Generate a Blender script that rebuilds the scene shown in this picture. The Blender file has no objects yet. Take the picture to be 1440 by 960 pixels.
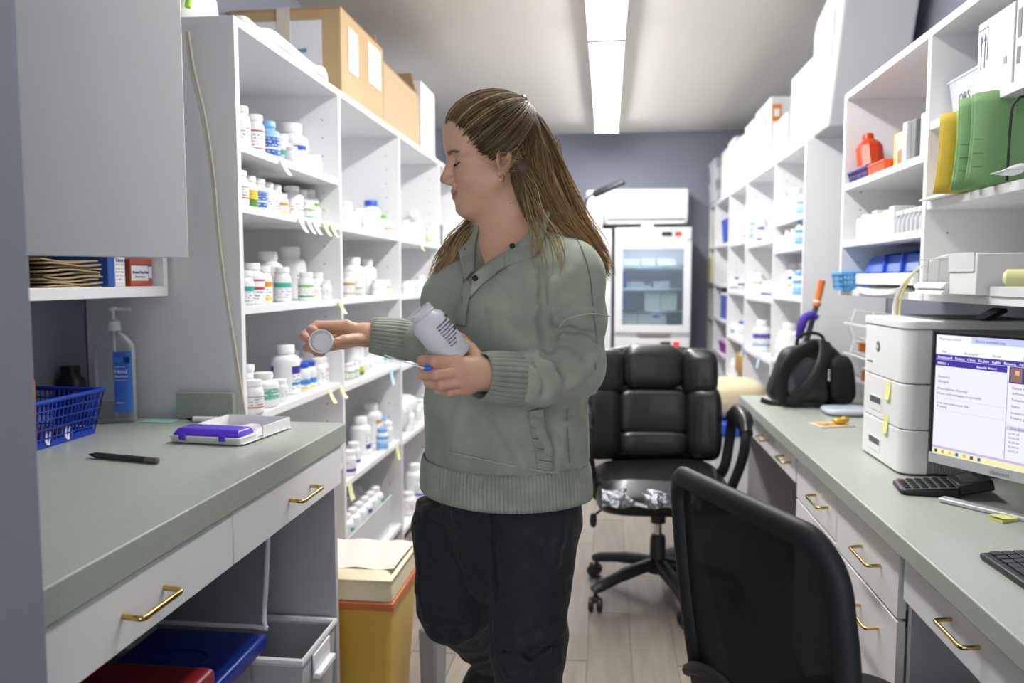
import bpy, math, random
import numpy as np
from mathutils import Vector, Matrix
random.seed(7); rng = np.random.default_rng(7)
C = bpy.context.scene.collection
sc = bpy.context.scene
# ---------------------------------------------------------------- camera
FPX = 1120.0; CAMZ = 1.28
cam_d = bpy.data.cameras.new('camera'); cam = bpy.data.objects.new('camera', cam_d); C.objects.link(cam); sc.camera = cam
cam_d.sensor_width = 36; cam_d.lens = 36*FPX/1440; cam_d.clip_start = 0.05
YAW = math.atan(133/1120); PIT = math.atan(88/math.hypot(1120, 133))
cam.location = (0, 0, CAMZ); cam.rotation_euler = (math.pi/2-PIT, 0, YAW)
cam_d.dof.use_dof = True; cam_d.dof.focus_distance = 1.5; cam_d.dof.aperture_fstop = 3.2
# ---------------------------------------------------------------- world, exposure
w = bpy.data.worlds.new('world'); sc.world = w; w.use_nodes = True
w.node_tree.nodes['Background'].inputs[0].default_value = (0.92, 0.96, 1.0, 1)
w.node_tree.nodes['Background'].inputs[1].default_value = 1.5
sc.view_settings.view_transform = 'Standard'; sc.view_settings.look = 'None'
sc.view_settings.gamma = 1; sc.view_settings.use_curve_mapping = False
sc.view_settings.exposure = 0.40
LAMP_POWER = 36.0
# ---------------------------------------------------------------- pixel -> point on a world plane (real distances)
fw = Vector((-math.sin(YAW)*math.cos(PIT), math.cos(YAW)*math.cos(PIT), -math.sin(PIT)))
rt = Vector((math.cos(YAW), math.sin(YAW), 0)); upv = rt.cross(fw)
def at(x, y, X=None, Y=None, Z=None):
    r = fw*FPX + rt*(x-720) - upv*(y-480)
    t = X/r.x if X is not None else Y/r.y if Y is not None else (Z-CAMZ)/r.z
    return Vector((0, 0, CAMZ)) + r*t
def px(p):
    d = Vector(p)-Vector((0, 0, CAMZ)); z = d.dot(fw)
    return 720+FPX*d.dot(rt)/z, 480-FPX*d.dot(upv)/z
# ---------------------------------------------------------------- materials
def lin(h):
    if not isinstance(h, str): return tuple(h)+((1,) if len(h) == 3 else ())
    h = h.lstrip('#'); c = [int(h[i:i+2], 16)/255 for i in (0, 2, 4)]
    return tuple(x/12.92 if x <= .04045 else ((x+.055)/1.055)**2.4 for x in c)+(1,)
MATS = {}
def nd(nt, t, **k):
    n = nt.nodes.new(t)
    for a, b in k.items(): setattr(n, a, b)
    return n
def mat(name, col='#ffffff', rough=.5, metal=0, bump=None, var=None, trans=0, ior=1.45, alpha=1, emit=None, coat=0, sss=0, sheen=0, coords='Object'):
    if name in MATS: return MATS[name]
    m = bpy.data.materials.new(name); m.use_nodes = True; nt = m.node_tree; b = nt.nodes['Principled BSDF']; L = nt.links.new
    b.inputs['Base Color'].default_value = lin(col); b.inputs['Roughness'].default_value = rough; b.inputs['Metallic'].default_value = metal
    b.inputs['IOR'].default_value = ior; b.inputs['Alpha'].default_value = alpha
    b.inputs['Transmission Weight'].default_value = trans; b.inputs['Coat Weight'].default_value = coat
    b.inputs['Sheen Weight'].default_value = sheen
    if sss: b.inputs['Subsurface Weight'].default_value = sss; b.inputs['Subsurface Radius'].default_value = (.012, .004, .002); b.inputs['Subsurface Scale'].default_value = 1
    if emit: b.inputs['Emission Color'].default_value = lin(emit[0]); b.inputs['Emission Strength'].default_value = emit[1]
    if bump or var:
        tc = nd(nt, 'ShaderNodeTexCoord')
    if bump:   # (scale, strength[, distance, stretch])
        n = nd(nt, 'ShaderNodeTexNoise'); n.inputs['Scale'].default_value = bump[0]; n.inputs['Detail'].default_value = 4
        mp = nd(nt, 'ShaderNodeMapping'); L(tc.outputs[coords], mp.inputs[0]); L(mp.outputs[0], n.inputs['Vector'])
        if len(bump) > 3: mp.inputs['Scale'].default_value = bump[3]
        bp = nd(nt, 'ShaderNodeBump'); bp.inputs['Strength'].default_value = bump[1]; bp.inputs['Distance'].default_value = bump[2] if len(bump) > 2 else .002
        L(n.outputs[0], bp.inputs['Height']); L(bp.outputs[0], b.inputs['Normal'])
    if var:    # (scale, other colour, low, high[, stretch])
        n = nd(nt, 'ShaderNodeTexNoise'); n.inputs['Scale'].default_value = var[0]; n.inputs['Detail'].default_value = 6
        mp = nd(nt, 'ShaderNodeMapping'); L(tc.outputs[coords], mp.inputs[0]); L(mp.outputs[0], n.inputs['Vector'])
        if len(var) > 4: mp.inputs['Scale'].default_value = var[4]
        r = nd(nt, 'ShaderNodeValToRGB'); r.color_ramp.elements[0].position = var[2]; r.color_ramp.elements[1].position = var[3]
        r.color_ramp.elements[0].color = lin(col); r.color_ramp.elements[1].color = lin(var[1])
        L(n.outputs[0], r.inputs[0]); L(r.outputs[0], b.inputs['Base Color'])
    MATS[name] = m; return m
def glassy(name, col='#ffffff', op=.15, rough=.1, rim=.5):   # thin clear plastic: transparent mixed with a glossy film
    if name in MATS: return MATS[name]
    m = bpy.data.materials.new(name); m.use_nodes = True; nt = m.node_tree; b = nt.nodes['Principled BSDF']; L = nt.links.new
    b.inputs['Base Color'].default_value = lin(col); b.inputs['Roughness'].default_value = rough
    tr = nd(nt, 'ShaderNodeBsdfTransparent'); c = lin(col); tr.inputs[0].default_value = tuple(.5+.5*x for x in c[:3])+(1,)
    lw = nd(nt, 'ShaderNodeLayerWeight'); lw.inputs[0].default_value = rim
    ma = nd(nt, 'ShaderNodeMath', operation='ADD'); ma.use_clamp = True; ma.inputs[1].default_value = op; L(lw.outputs['Facing'], ma.inputs[0])
    mu = nd(nt, 'ShaderNodeMath', operation='MULTIPLY'); mu.inputs[1].default_value = .9; L(ma.outputs[0], mu.inputs[0])
    mx = nd(nt, 'ShaderNodeMixShader'); L(mu.outputs[0], mx.inputs[0]); L(tr.outputs[0], mx.inputs[1]); L(b.outputs[0], mx.inputs[2])
    L(mx.outputs[0], nt.nodes['Material Output'].inputs[0]); MATS[name] = m; return m
def label_mat(name, stops, text='#444450', t0=.25, t1=.8, lines=7, rough=.45, gap=.52):
    """printed label: constant colour bands by height (v) plus rows of small print"""
    if name in MATS: return MATS[name]
    m = bpy.data.materials.new(name); m.use_nodes = True; nt = m.node_tree; b = nt.nodes['Principled BSDF']; L = nt.links.new
    b.inputs['Roughness'].default_value = rough
    tc = nd(nt, 'ShaderNodeTexCoord'); sp = nd(nt, 'ShaderNodeSeparateXYZ'); L(tc.outputs['UV'], sp.inputs[0])
    r = nd(nt, 'ShaderNodeValToRGB'); r.color_ramp.interpolation = 'CONSTANT'; e = r.color_ramp.elements
    e[0].position = 0; e[0].color = lin(stops[0][1]); e[1].position = stops[1][0] if len(stops) > 1 else 1; e[1].color = lin(stops[1][1] if len(stops) > 1 else stops[0][1])
    for p, c in stops[2:]: q = e.new(p); q.color = lin(c)
    L(sp.outputs[1], r.inputs[0])
    def M(op, a, bb, clamp=False):
        n = nd(nt, 'ShaderNodeMath', operation=op)
        for i, q in enumerate((a, bb)):
            if q is None: continue
            if isinstance(q, (int, float)): n.inputs[i].default_value = q
            else: L(q, n.inputs[i])
        return n.outputs[0]
    row = M('GREATER_THAN', M('FRACT', M('MULTIPLY', sp.outputs[1], lines), None), .5)
    mp = nd(nt, 'ShaderNodeMapping'); L(tc.outputs['UV'], mp.inputs[0]); mp.inputs['Scale'].default_value = (14, lines, 1)
    no = nd(nt, 'ShaderNodeTexNoise'); no.inputs['Scale'].default_value = 1.6; no.inputs['Detail'].default_value = 1; L(mp.outputs[0], no.inputs['Vector'])
    tx = M('GREATER_THAN', no.outputs[0], gap)
    rng_ = M('MULTIPLY', M('GREATER_THAN', sp.outputs[1], t0), M('LESS_THAN', sp.outputs[1], t1))
    k = M('MULTIPLY', M('MULTIPLY', row, tx), M('MULTIPLY', rng_, .75))
    mx = nd(nt, 'ShaderNodeMix', data_type='RGBA'); L(k, mx.inputs[0]); L(r.outputs[0], mx.inputs[6]); mx.inputs[7].default_value = lin(text)
    L(mx.outputs[2], b.inputs['Base Color']); MATS[name] = m; return m
# ---------------------------------------------------------------- mesh builder
class MB:
    def __init__(s): s.v = []; s.f = []; s.m = []; s.uv = {}
    def add(s, vs, fs, mi=0, M=None):
        o = len(s.v); s.v += [tuple(M @ Vector(p)) if M is not None else tuple(p) for p in vs]
        s.f += [tuple(i+o for i in f) for f in fs]; s.m += [mi]*len(fs); return s
    def box(s, a, b, mi=0, M=None):
        (x0, y0, z0), (x1, y1, z1) = a, b
        if x0 > x1: x0, x1 = x1, x0
        if y0 > y1: y0, y1 = y1, y0
        if z0 > z1: z0, z1 = z1, z0
        return s.add([(x0,y0,z0),(x1,y0,z0),(x1,y1,z0),(x0,y1,z0),(x0,y0,z1),(x1,y0,z1),(x1,y1,z1),(x0,y1,z1)],
                     [(3,2,1,0),(4,5,6,7),(0,1,5,4),(1,2,6,5),(2,3,7,6),(3,0,4,7)], mi, M)
    def cbox(s, c, d, mi=0, M=None):
        return s.box([c[i]-d[i]/2 for i in range(3)], [c[i]+d[i]/2 for i in range(3)], mi, M)
    def bar(s, p, q, wd, ht, mi=0, up=(0, 0, 1)):   # rectangular bar from p to q
        p, q = Vector(p), Vector(q); z = (q-p).normalized(); x = Vector(up).cross(z)
        if x.length < 1e-4: x = Vector((1, 0, 0))
        x.normalize(); y = z.cross(x); vs = []
        for c in (p, q):
            for a, b in ((-1,-1),(1,-1),(1,1),(-1,1)): vs.append(c+x*(a*wd/2)+y*(b*ht/2))
        return s.add(vs, [(3,2,1,0),(4,5,6,7),(0,1,5,4),(1,2,6,5),(2,3,7,6),(3,0,4,7)], mi)
    def lathe(s, prof, n=20, mi=0, M=None, cap=True):
        vs = []; fs = []
        for r, z in prof:
            for i in range(n): a = 2*math.pi*i/n; vs.append((r*math.cos(a), r*math.sin(a), z))
        for j in range(len(prof)-1):
            for i in range(n): k = (i+1) % n; fs.append((j*n+i, j*n+k, (j+1)*n+k, (j+1)*n+i))
        if cap: fs.append(tuple(range(n))[::-1]); fs.append(tuple((len(prof)-1)*n+i for i in range(n)))
        return s.add(vs, fs, mi, M)
    def cyl(s, p, q, r, n=14, mi=0, r2=None): return s.tube([p, q], [r, r if r2 is None else r2], n, mi)
    def tube(s, pts, r, n=8, mi=0, closed=False, flat=1, up=None):
        P = [Vector(p) for p in pts]; k = len(P); R = r if hasattr(r, '__len__') else [r]*k
        vs = []; fs = []; prev = None
        for i in range(k):
            t = (P[(i+1) % k]-P[i-1]) if closed else (P[min(i+1, k-1)]-P[max(i-1, 0)])
            t.normalize()
            if prev is None:
                a = Vector(up) if up else (Vector((0, 0, 1)) if abs(t.z) < .9 else Vector((1, 0, 0)))
                x = (a-t*a.dot(t)).normalized()
            else: x = (prev-t*prev.dot(t)).normalized()
            prev = x; y = t.cross(x)
            for j in range(n): a = 2*math.pi*j/n; vs.append(P[i]+x*(R[i]*math.cos(a)*flat)+y*(R[i]*math.sin(a)))
        for i in range(k if closed else k-1):
            for j in range(n): a, b = i*n+j, i*n+(j+1) % n; c, d = ((i+1) % k)*n+(j+1) % n, ((i+1) % k)*n+j; fs.append((a, b, c, d))
        if not closed: fs.append(tuple(range(n))[::-1]); fs.append(tuple((k-1)*n+j for j in range(n)))
        return s.add(vs, fs, mi)
    def prism(s, poly, t0, t1, mi=0, M=None):       # poly in local xy, extruded along z
        n = len(poly); vs = [(x, y, t0) for x, y in poly]+[(x, y, t1) for x, y in poly]
        fs = [tuple(range(n))[::-1], tuple(range(n, 2*n))]+[(i, (i+1) % n, n+(i+1) % n, n+i) for i in range(n)]
        return s.add(vs, fs, mi, M)
    def pillow(s, c, d, e=.45, n=20, mi=0, M=None):  # superellipsoid cushion
        def sg(v, p): return math.copysign(abs(v)**p, v)
        vs = []; fs = []; m = n//2
        for j in range(m+1):
            ph = -math.pi/2+math.pi*j/m
            for i in range(n):
                th = 2*math.pi*i/n
                vs.append((c[0]+d[0]/2*sg(math.cos(ph), e)*sg(math.cos(th), e), c[1]+d[1]/2*sg(math.cos(ph), e)*sg(math.sin(th), e), c[2]+d[2]/2*sg(math.sin(ph), e)))
        for j in range(m):
            for i in range(n): k = (i+1) % n; fs.append((j*n+i, j*n+k, (j+1)*n+k, (j+1)*n+i))
        return s.add(vs, fs, mi, M)
    def grid(s, fn, nu, nv, mi=0):                  # fn(u,v)->point, u,v in 0..1 ; uv kept
        o = len(s.v)
        for j in range(nv+1):
            for i in range(nu+1): s.v.append(tuple(fn(i/nu, j/nv)))
        for j in range(nv):
            for i in range(nu):
                a = o+j*(nu+1)+i; s.uv[len(s.f)] = [(i/nu, j/nv), ((i+1)/nu, j/nv), ((i+1)/nu, (j+1)/nv), (i/nu, (j+1)/nv)]
                s.f.append((a, a+1, a+nu+2, a+nu+1)); s.m.append(mi)
        return s
    def mesh(s, name, mats, smooth=False, inv=None):
        me = bpy.data.meshes.new(name)
        me.from_pydata([tuple(inv @ Vector(p)) for p in s.v] if inv is not None else s.v, [], s.f)
        for m in (mats if isinstance(mats, (list, tuple)) else [mats]): me.materials.append(m)
        if any(s.m): me.polygons.foreach_set('material_index', s.m)
        if s.uv:
            ul = me.uv_layers.new(name='UVMap')
            for fi, u in s.uv.items():
                for k, li in enumerate(me.polygons[fi].loop_indices): ul.data[li].uv = u[k]
        if smooth:
            me.polygons.foreach_set('use_smooth', [True]*len(s.f))
            if smooth != 2: me.set_sharp_from_angle(angle=math.radians(40))
        me.update(); return me
def link(name, me, parent=None, bevel=0, seg=2):
    o = bpy.data.objects.new(name, me); C.objects.link(o)
    if parent is not None: o.parent = parent
    if bevel:
        b = o.modifiers.new('bevel', 'BEVEL'); b.width = bevel; b.segments = seg; b.limit_method = 'ANGLE'; b.angle_limit = math.radians(50)
        me.polygons.foreach_set('use_smooth', [True]*len(me.polygons)); me.set_sharp_from_angle(angle=math.radians(60))
    return o
def wmat(o):                                        # world matrix of an object (location + z rotation chain)
    M = Matrix.LocRotScale(o.location, o.rotation_euler, o.scale)
    return wmat(o.parent) @ M if o.parent else M
def part(name, mb, mats, parent=None, smooth=False, bevel=0, seg=2, world=True, label=None, kind=None):
    """one mesh object; with world=True the builder holds world coordinates"""
    inv = wmat(parent).inverted() if (parent is not None and world) else None
    o = link(name, mb.mesh(name, mats, smooth, inv), parent, bevel, seg)
    if label: o['label'] = label
    if kind: o['kind'] = kind
    return o
def tag(o, label, cat, group=None, kind=None):
    if label: o['label'] = label
    if cat: o['category'] = cat
    if group: o['group'] = group
    if kind: o['kind'] = kind
    return o
def thing(name, label, cat, loc=(0, 0, 0), rz=0, group=None, rot=None):
    o = bpy.data.objects.new(name, None); C.objects.link(o); o.empty_display_size = .05
    o.location = loc; o.rotation_euler = rot if rot else (0, 0, rz)
    return tag(o, label, cat, group)
def struct(name, mb, m, **k): return tag(part(name, mb, m, **k), None, None, None, 'structure')
def copy_tree(o, parent=None):
    c = o.copy(); C.objects.link(c)
    if parent is not None: c.parent = parent
    for ch in [q for q in KIDS.get(o.name, o.children)]: copy_tree(ch, c)
    return c
KIDS = {}
def text_part(name, s, size, origin, right, up, m, parent, depth=.0004, align='LEFT', bold=0):
    cu = bpy.data.curves.new('t', 'FONT'); cu.body = s; cu.size = size; cu.extrude = depth; cu.align_x = align; cu.resolution_u = 2; cu.offset = bold
    ob = bpy.data.objects.new('t', cu); me = bpy.data.meshes.new_from_object(ob)
    r = Vector(right).normalized(); u = Vector(up).normalized(); n = r.cross(u); o = Vector(origin)
    M = Matrix(((r.x, u.x, n.x, o.x), (r.y, u.y, n.y, o.y), (r.z, u.z, n.z, o.z), (0, 0, 0, 1)))
    if parent is not None: M = wmat(parent).inverted() @ M
    me.transform(M); me.materials.clear(); me.materials.append(m)
    bpy.data.objects.remove(ob); bpy.data.curves.remove(cu)
    me.name = name; return link(name, me, parent)
# common materials
WHITE = mat('white_melamine', '#e8e8eb', .38, bump=(60, .04))
WALLP = mat('blue_grey_paint', '#858997', .75, bump=(180, .12, .002))
CEIL = mat('ceiling_paint', '#dcd9d2', .9, bump=(45, .35, .004))
LAMG = mat('sage_laminate', '#abb2aa', .32, bump=(300, .03), var=(260, '#a1a99f', .35, .7))
BRASS = mat('polished_brass', '#c4a464', .2, 1)
BLACKP = mat('black_plastic', '#17181a', .42, bump=(200, .08))
WPL = mat('white_plastic', '#eeeef0', .35)
PAPER = mat('white_paper', '#f1f1ee', .8)
CHROME = mat('chrome', '#c8c8c8', .12, 1)
CARD = mat('corrugated_card', '#b39670', .8, bump=(90, .15, .002, (1, 1, .2)), var=(6, '#bda27c', .3, .7))
PINHOLE = mat('peg_hole', '#66666b', .8)
TAGY = mat('pale_yellow_paper', '#e9edb4', .8)
# ================================================================ ROOM SHELL
YB = 7.0; ZC = 2.53; XL, XR = -1.40, 1.22
# floor: base sheet + vinyl planks
m = MB().box((-1.6, -1.5, -.06), (1.5, YB+.1, -.006)); floor = struct('floor', m, mat('plank_joint', '#6b645d', .8))
def plank_mat(i, a, b):
    m = mat('vinyl_plank_%d' % i, a, .42, var=(5, b, .3, .75, (7, .7, 1)), bump=(40, .06, .001, (6, .6, 1)))
    return m
PM = [plank_mat(i, a, b) for i, (a, b) in enumerate((('#7c7269', '#8f867c'), ('#796f66', '#8a8177'), ('#81776e', '#948b80')))]
pmesh = []
for q in PM: pmesh.append(MB().box((-.074, -.598, -.006), (.074, .598, 0)).mesh('plank', q))
for i in range(18):
    for j in range(8):
        yy = -1.2+j*1.2+(i % 3)*.4; xx = -1.33+i*.15
        if yy > YB-.2 or xx > 1.2: continue
        o = link('plank', pmesh[random.randrange(3)], floor); o.location = (xx, min(yy, YB-.6), 0 if yy <= YB-.6 else -.0005)
m = MB().box((-1.6, -1.5, ZC), (1.5, YB+.1, ZC+.08)); struct('ceiling', m, CEIL)
m = MB().box((-1.6, YB, 0), (1.5, YB+.1, ZC)); struct('wall_back', m, WALLP)
m = MB().box((XL-.12, -1.5, 0), (XL, YB, ZC)); struct('wall_left', m, WALLP)
m = MB().box((XR, -1.5, 0), (XR+.12, YB, ZC)); struct('wall_right', m, WALLP)
# stub wall that closes the left counter towards the camera
pc = at(47, 480, X=-.62)
m = MB().box((XL, .55, 0), (-.62, pc.y, ZC)); struct('wall_near', m, WALLP, bevel=.004)
# ceiling fixtures, 1.22 m pairs end to end
LAMPM = mat('lamp_diffuser', '#ffffff', .5, emit=((1.0, .985, .955), LAMP_POWER))
def ceiling_light(y0, y1, label):
    t = thing('ceiling_light', label, 'ceiling light', (-.012, (y0+y1)/2, 2.44))
    m = MB().box((-.102, y0, 2.478), (.078, y1, ZC)); part('housing', m, WPL, t)
    m = MB(); n = 8; pr = [(-.094+.164*i/n, 2.48-.04*math.sin(math.pi*i/n)**.6) for i in range(n+1)]
    vs = [(x, y, z) for y in (y0+.012, y1-.012) for x, z in pr]
    m.add(vs, [(i, i+n+2-1, i+n+2, i+1) for i in range(n)]+[tuple(range(n+1)), tuple(range(2*n+1, n, -1))])
    part('diffuser', m, LAMPM, t, smooth=True)
    for yy in (y0, y1-.012):
        m = MB().box((-.1, yy, 2.437), (.076, yy+.012, 2.5)); part('end_cap', m, WPL, t)
ceiling_light(4.03, 6.46, 'far fluorescent ceiling fixture, whole, ending above the fridges')
ceiling_light(1.57, 3.99, 'nearer fluorescent ceiling fixture cut off by the top of the picture')
# ================================================================ SHELVING
TAGM = [mat('tag_white', '#f2f2f0', .8), TAGY, mat('tag_blue', '#bcdcf2', .8)]
def paper_tag(parent, x, y, z, col, w_=.03, h_=.05, bend=.02, sgn=1):
    m = MB(); n = 4
    m.grid(lambda u, v: (x+sgn*(.003+bend*v*v), y+w_*(u-.5)+.006*v, z-h_*v), 1, n)
    m.grid(lambda u, v: (x+sgn*(.0036+bend*v*v), y-w_*(u-.5)+.006*v, z-h_*v), 1, n)
    return part('paper_tag', m, TAGM[col], parent, smooth=True)
def unit(label, xf, xb, posts, ztop, z0, shelves, T=.022, front_end=True):
    """shelving unit: posts = list of Y (front faces), shelves[bay] = list of z tops"""
    s = 1 if xf > xb else -1
    t = thing('shelving_unit', label, 'shelving', ((xf+xb)/2, (posts[0]+posts[-1])/2, z0))
    for i, y in enumerate(posts):
        m = MB().box((xb, y, z0), (xf, y+T, ztop-T))
        for yy in ([y+T+.0006] if i == 0 else [y-.0006] if i == len(posts)-1 else [y-.0006, y+T+.0006]):
            for xx in (xf-s*.06, xb+s*.05):
                zz = z0+.12
                while zz < ztop-.1:
                    m.cbox((xx, yy, zz), (.0045, .0008, .0045), 1); zz += .032*2
        part('side_panel' if i in (0, len(posts)-1) else 'divider_panel', m, [WHITE, PINHOLE], t)
    m = MB().box((xb, posts[0], ztop-T), (xf, posts[-1]+T, ztop)); part('top_board', m, WHITE, t, bevel=.0015)
    m = MB().box((xb, posts[0]+T, z0+.02), (xb+s*.008, posts[-1], ztop-T)); part('back_panel', m, WHITE, t)
    for i, zs in enumerate(shelves):
        for z in zs:
            m = MB().box((xb+s*.008, posts[i]+T, z-.022), (xf-s*.004, posts[i+1], z)); part('shelf_board', m, WHITE, t, bevel=.001)
    return t
LP = [2.0, 2.8, 3.63, 4.52, 5.38]
LZ = [[1.638, 1.478, 1.208, .905, .605, .20], [1.478, 1.21, .885, .525, .12], [1.477, 1.205, .868, .512, .034+.04], [1.477, 1.205, .868, .512, .08]]
LS = unit('long white melamine shelving along the left wall, full of pill bottles', -.956, XL+.005, LP, 1.955, 0, LZ)
RP = [3.66, 4.30, 5.14, 5.86, 6.62, 6.96]
RZ = [[1.573, 1.433, 1.199, .87, .5, .1], [1.493, 1.176, .85, .5, .1], [1.53, 1.199, .88, .6, .3, .08], [1.547, 1.243, .98, .72, .4, .1], [1.55, 1.25, .95, .65, .35, .08]]
RS = unit('tall white shelving on the right wall, between the worktop end and back wall', .86, XR-.005, RP, 1.895, 0, RZ)
NP = [.55, 1.45, 2.31, 3.08]
NZ = [[1.49], [1.49, 1.703], [1.625, 1.418]]
NS = unit('white wall-hung shelving above the right worktop, holding folders and boxes', .86, XR-.005, NP, 1.953, 1.222, [[], [], []])
for i, zs in enumerate(NZ):
    for z in zs:
        m = MB().box((XR-.02, NP[i]+.022, z-.022), (.864, NP[i+1], z)); part('shelf_board', m, WHITE, NS, bevel=.001)
for i in range(3):
    m = MB().box((XR-.02, NP[i]+.022, 1.222), (.864, NP[i+1], 1.242)); part('shelf_board', m, WHITE, NS, bevel=.001)
# paper tags stuck to the left shelf fronts
XT = -.956
for pxx, z, c in ((398, 1.636, 0), (421, 1.476, 0), (432, 1.476, 0), (441, 1.476, 0), (455, 1.476, 1), (465, 1.476, 1), (475, 1.206, 1), (458, .90, 1), (474, .90, 1), (590, 1.475, 1)):
    paper_tag(LS, XT, at(pxx, 300, X=XT).y, z, c)
for pxx, z, c in ((549, .88, 2), (488, .52, 1), (556, .52, 1)):
    paper_tag(LS, XT, at(pxx, 500, X=XT).y, z, c, .045, .07, .01)
for pxx, z, c in ((1068, .85, 2), (1045, .87, 2)):
    paper_tag(RS, .86, at(pxx, 500, X=.86).y, z, c, .05, .07, .01, -1)
# ================================================================ LEFT WALL CABINET with its open door
t = thing('wall_cabinet', 'white wall cabinet at upper left with its big flat door hanging open', 'cabinet', (XL, 1.5, 1.24))
Yc0 = pc.y+.01
part('shelf_board', MB().box((XL+.002, Yc0, 1.236), (-1.15, 1.985, 1.262)), WHITE, t, bevel=.0015)
part('top_board', MB().box((XL+.002, Yc0, 2.14), (-1.15, 1.985, 2.162)), WHITE, t)
part('side_panel', MB().box((XL+.002, Yc0, 1.262), (-1.15, Yc0+.02, 2.14)), WHITE, t)
part('side_panel', MB().box((XL+.002, 1.965, 1.262), (-1.15, 1.985, 2.14)), WHITE, t)
part('shelf_board', MB().box((XL+.002, Yc0+.02, 1.47), (-1.155, 1.965, 1.49)), WHITE, t)
d0 = Vector((-1.15, 1.155, 0)); d1 = Vector((-.823, 1.5, 0)); dd = (d1-d0).normalized(); nn = Vector((-dd.y, dd.x, 0))*.018
m = MB(); q = [d0, d1, d1+nn, d0+nn]
m.add([(p.x, p.y, z) for z in (1.322, 2.158) for p in q], [(3,2,1,0),(4,5,6,7),(0,1,5,4),(1,2,6,5),(2,3,7,6),(3,0,4,7)])
dr = part('cabinet_door', m, WHITE, t, bevel=.002)
for z in (1.4, 2.05):
    m = MB().cyl((-1.148, 1.145, z-.02), (-1.148, 1.145, z+.02), .006, 8); part('hinge', m, CHROME, dr)
# cable down the shelving end panel
cp = [at(x, y, Y=1.985) for x, y in ((262, 45), (268, 95), (285, 170), (298, 250), (306, 330), (318, 420), (330, 500), (341, 583))]
def smooth_path(P, n):
    P = [Vector(p) for p in P]; out = []; k = len(P)
    for i in range(k-1):
        p0, p1, p2, p3 = P[max(i-1, 0)], P[i], P[i+1], P[min(i+2, k-1)]
        for j in range(n):
            t_ = j/n; out.append(.5*((2*p1)+(p2-p0)*t_+(2*p0-5*p1+4*p2-p3)*t_*t_+(3*p1-p0-3*p2+p3)*t_**3))
    out.append(P[-1]); return out
t = part('cable', MB().tube(smooth_path(cp, 6), .0032, 8), mat('ivory_cable', '#c9c4b4', .5), smooth=True)
m = MB().tube(smooth_path([p+Vector((.006+.003*math.sin(i), 0, 0)) for i, p in enumerate(cp)], 6), .0032, 8)
part('second_strand', m, MATS['ivory_cable'], t, smooth=True)
tag(t, 'thin ivory cable running down the grey end panel of the left shelving', 'cable')
# ================================================================ LEFT COUNTER
CY0, CY1 = pc.y+.005, 1.975
def worktop(label, x0, x1, y0, y1, z, th, fx):
    m = MB(); m.prism([(x0, y0), (x1, y0), (x1, y1), (x0, y1)], z-th, z)
    o = part('worktop', m, LAMG, None, bevel=.003); return tag(o, label, 'worktop')
worktop('sage green worktop with the hand sanitizer and basket, on the left', XL+.003, -.667, CY0, CY1, .91, .05, 1)
m = MB().box((XL+.27, 1.972, .911), (-.972, 1.992, .982)); bs = part('backsplash', m, LAMG, None, bevel=.002)
tag(bs, 'short sage green upstand strip against the left shelving end panel', 'upstand')
def pull(parent, p, q, out, r=.0045):              # brass U pull from p to q, standing off by vector out
    p, q, out = Vector(p), Vector(q), Vector(out)
    path = [p, p+out*.75, p+out+(q-p)*.06, p+out+(q-p)*.3, q+out-(q-p)*.3, q+out-(q-p)*.06, q+out*.75, q]
    part('handle', MB().tube(smooth_path(path, 4), r, 10), BRASS, parent, smooth=True, label='brass pull handle')
def desk_base(label, loc): return thing('drawer_unit', label, 'drawer unit', loc)
GREYL = mat('grey_melamine', '#b9b6bd', .5)
t = desk_base('white drawer front base under the left worktop, open knee space beneath', (-1.0, 1.4, 0))
part('end_panel', MB().box((XL+.005, 1.945, 0), (-.692, 1.965, .86)), GREYL, t)
part('back_panel', MB().box((XL+.005, CY0, 0), (XL+.02, 1.945, .86)), GREYL, t)
part('end_panel', MB().box((XL+.02, CY0, 0), (-.70, CY0+.018, .86)), GREYL, t)
sp = 1.35
for y0, y1, hy in ((CY0+.005, sp-.002, (1.015, 1.12)), (sp+.002, 1.945, (1.61, 1.73))):
    m = MB().box((-.69, y0, .76), (-.672, y1, .858)); d = part('drawer', m, WHITE, t, bevel=.001)
    m = MB().box((-1.2, y0+.02, .77), (-.69, y1-.02, .85)); part('drawer_box', m, GREYL, d)
    pull(d, (-.672, hy[0], .808), (-.672, hy[1], .808), (.03, 0, -.003))
# ================================================================ RIGHT COUNTER
RY0 = .5
worktop('long sage green worktop under the monitor and printer, on the right', .597, XR-.003, RY0, 3.655, .76, .042, -1)
t = desk_base('white base with brass-handled drawers under the right worktop', (.9, 2.0, 0))
def drawer(y0, y1, z0, z1, hy, hz, xf=.62):
    m = MB().box((xf, y0, z0), (xf+.018, y1, z1)); d = part('drawer', m, WHITE, t, bevel=.001)
    part('drawer_box', MB().box((xf+.018, y0+.02, z0+.01), (1.1, y1-.02, z1-.02)), GREYL, d)
    if hy: pull(d, (xf, hy[0], hz), (xf, hy[1], hz), (-.03, 0, -.003), .004)
drawer(2.66, 2.98, .615, .712, (2.73, 2.83), .667)
drawer(3.36, 3.64, .615, .712, None, 0)
drawer(2.99, 3.35, .615, .712, (3.1, 3.2), .667)
drawer(2.19, 2.64, .575, .712, (2.27, 2.4), .645)
drawer(1.73, 2.19-.004, .56, .712, (1.84, 1.97), .636)
drawer(1.73, 2.19-.004, .33, .553, (1.84, 1.97), .49)
drawer(2.19, 2.64, .33, .568, (2.27, 2.4), .49)
drawer(1.73, 2.64, .06, .323, (2.05, 2.2), .25)
drawer(1.1, 1.70, .615, .712, (1.36, 1.47), .672)
drawer(.55, 1.09, .615, .712, (.7, .85), .672)
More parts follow.
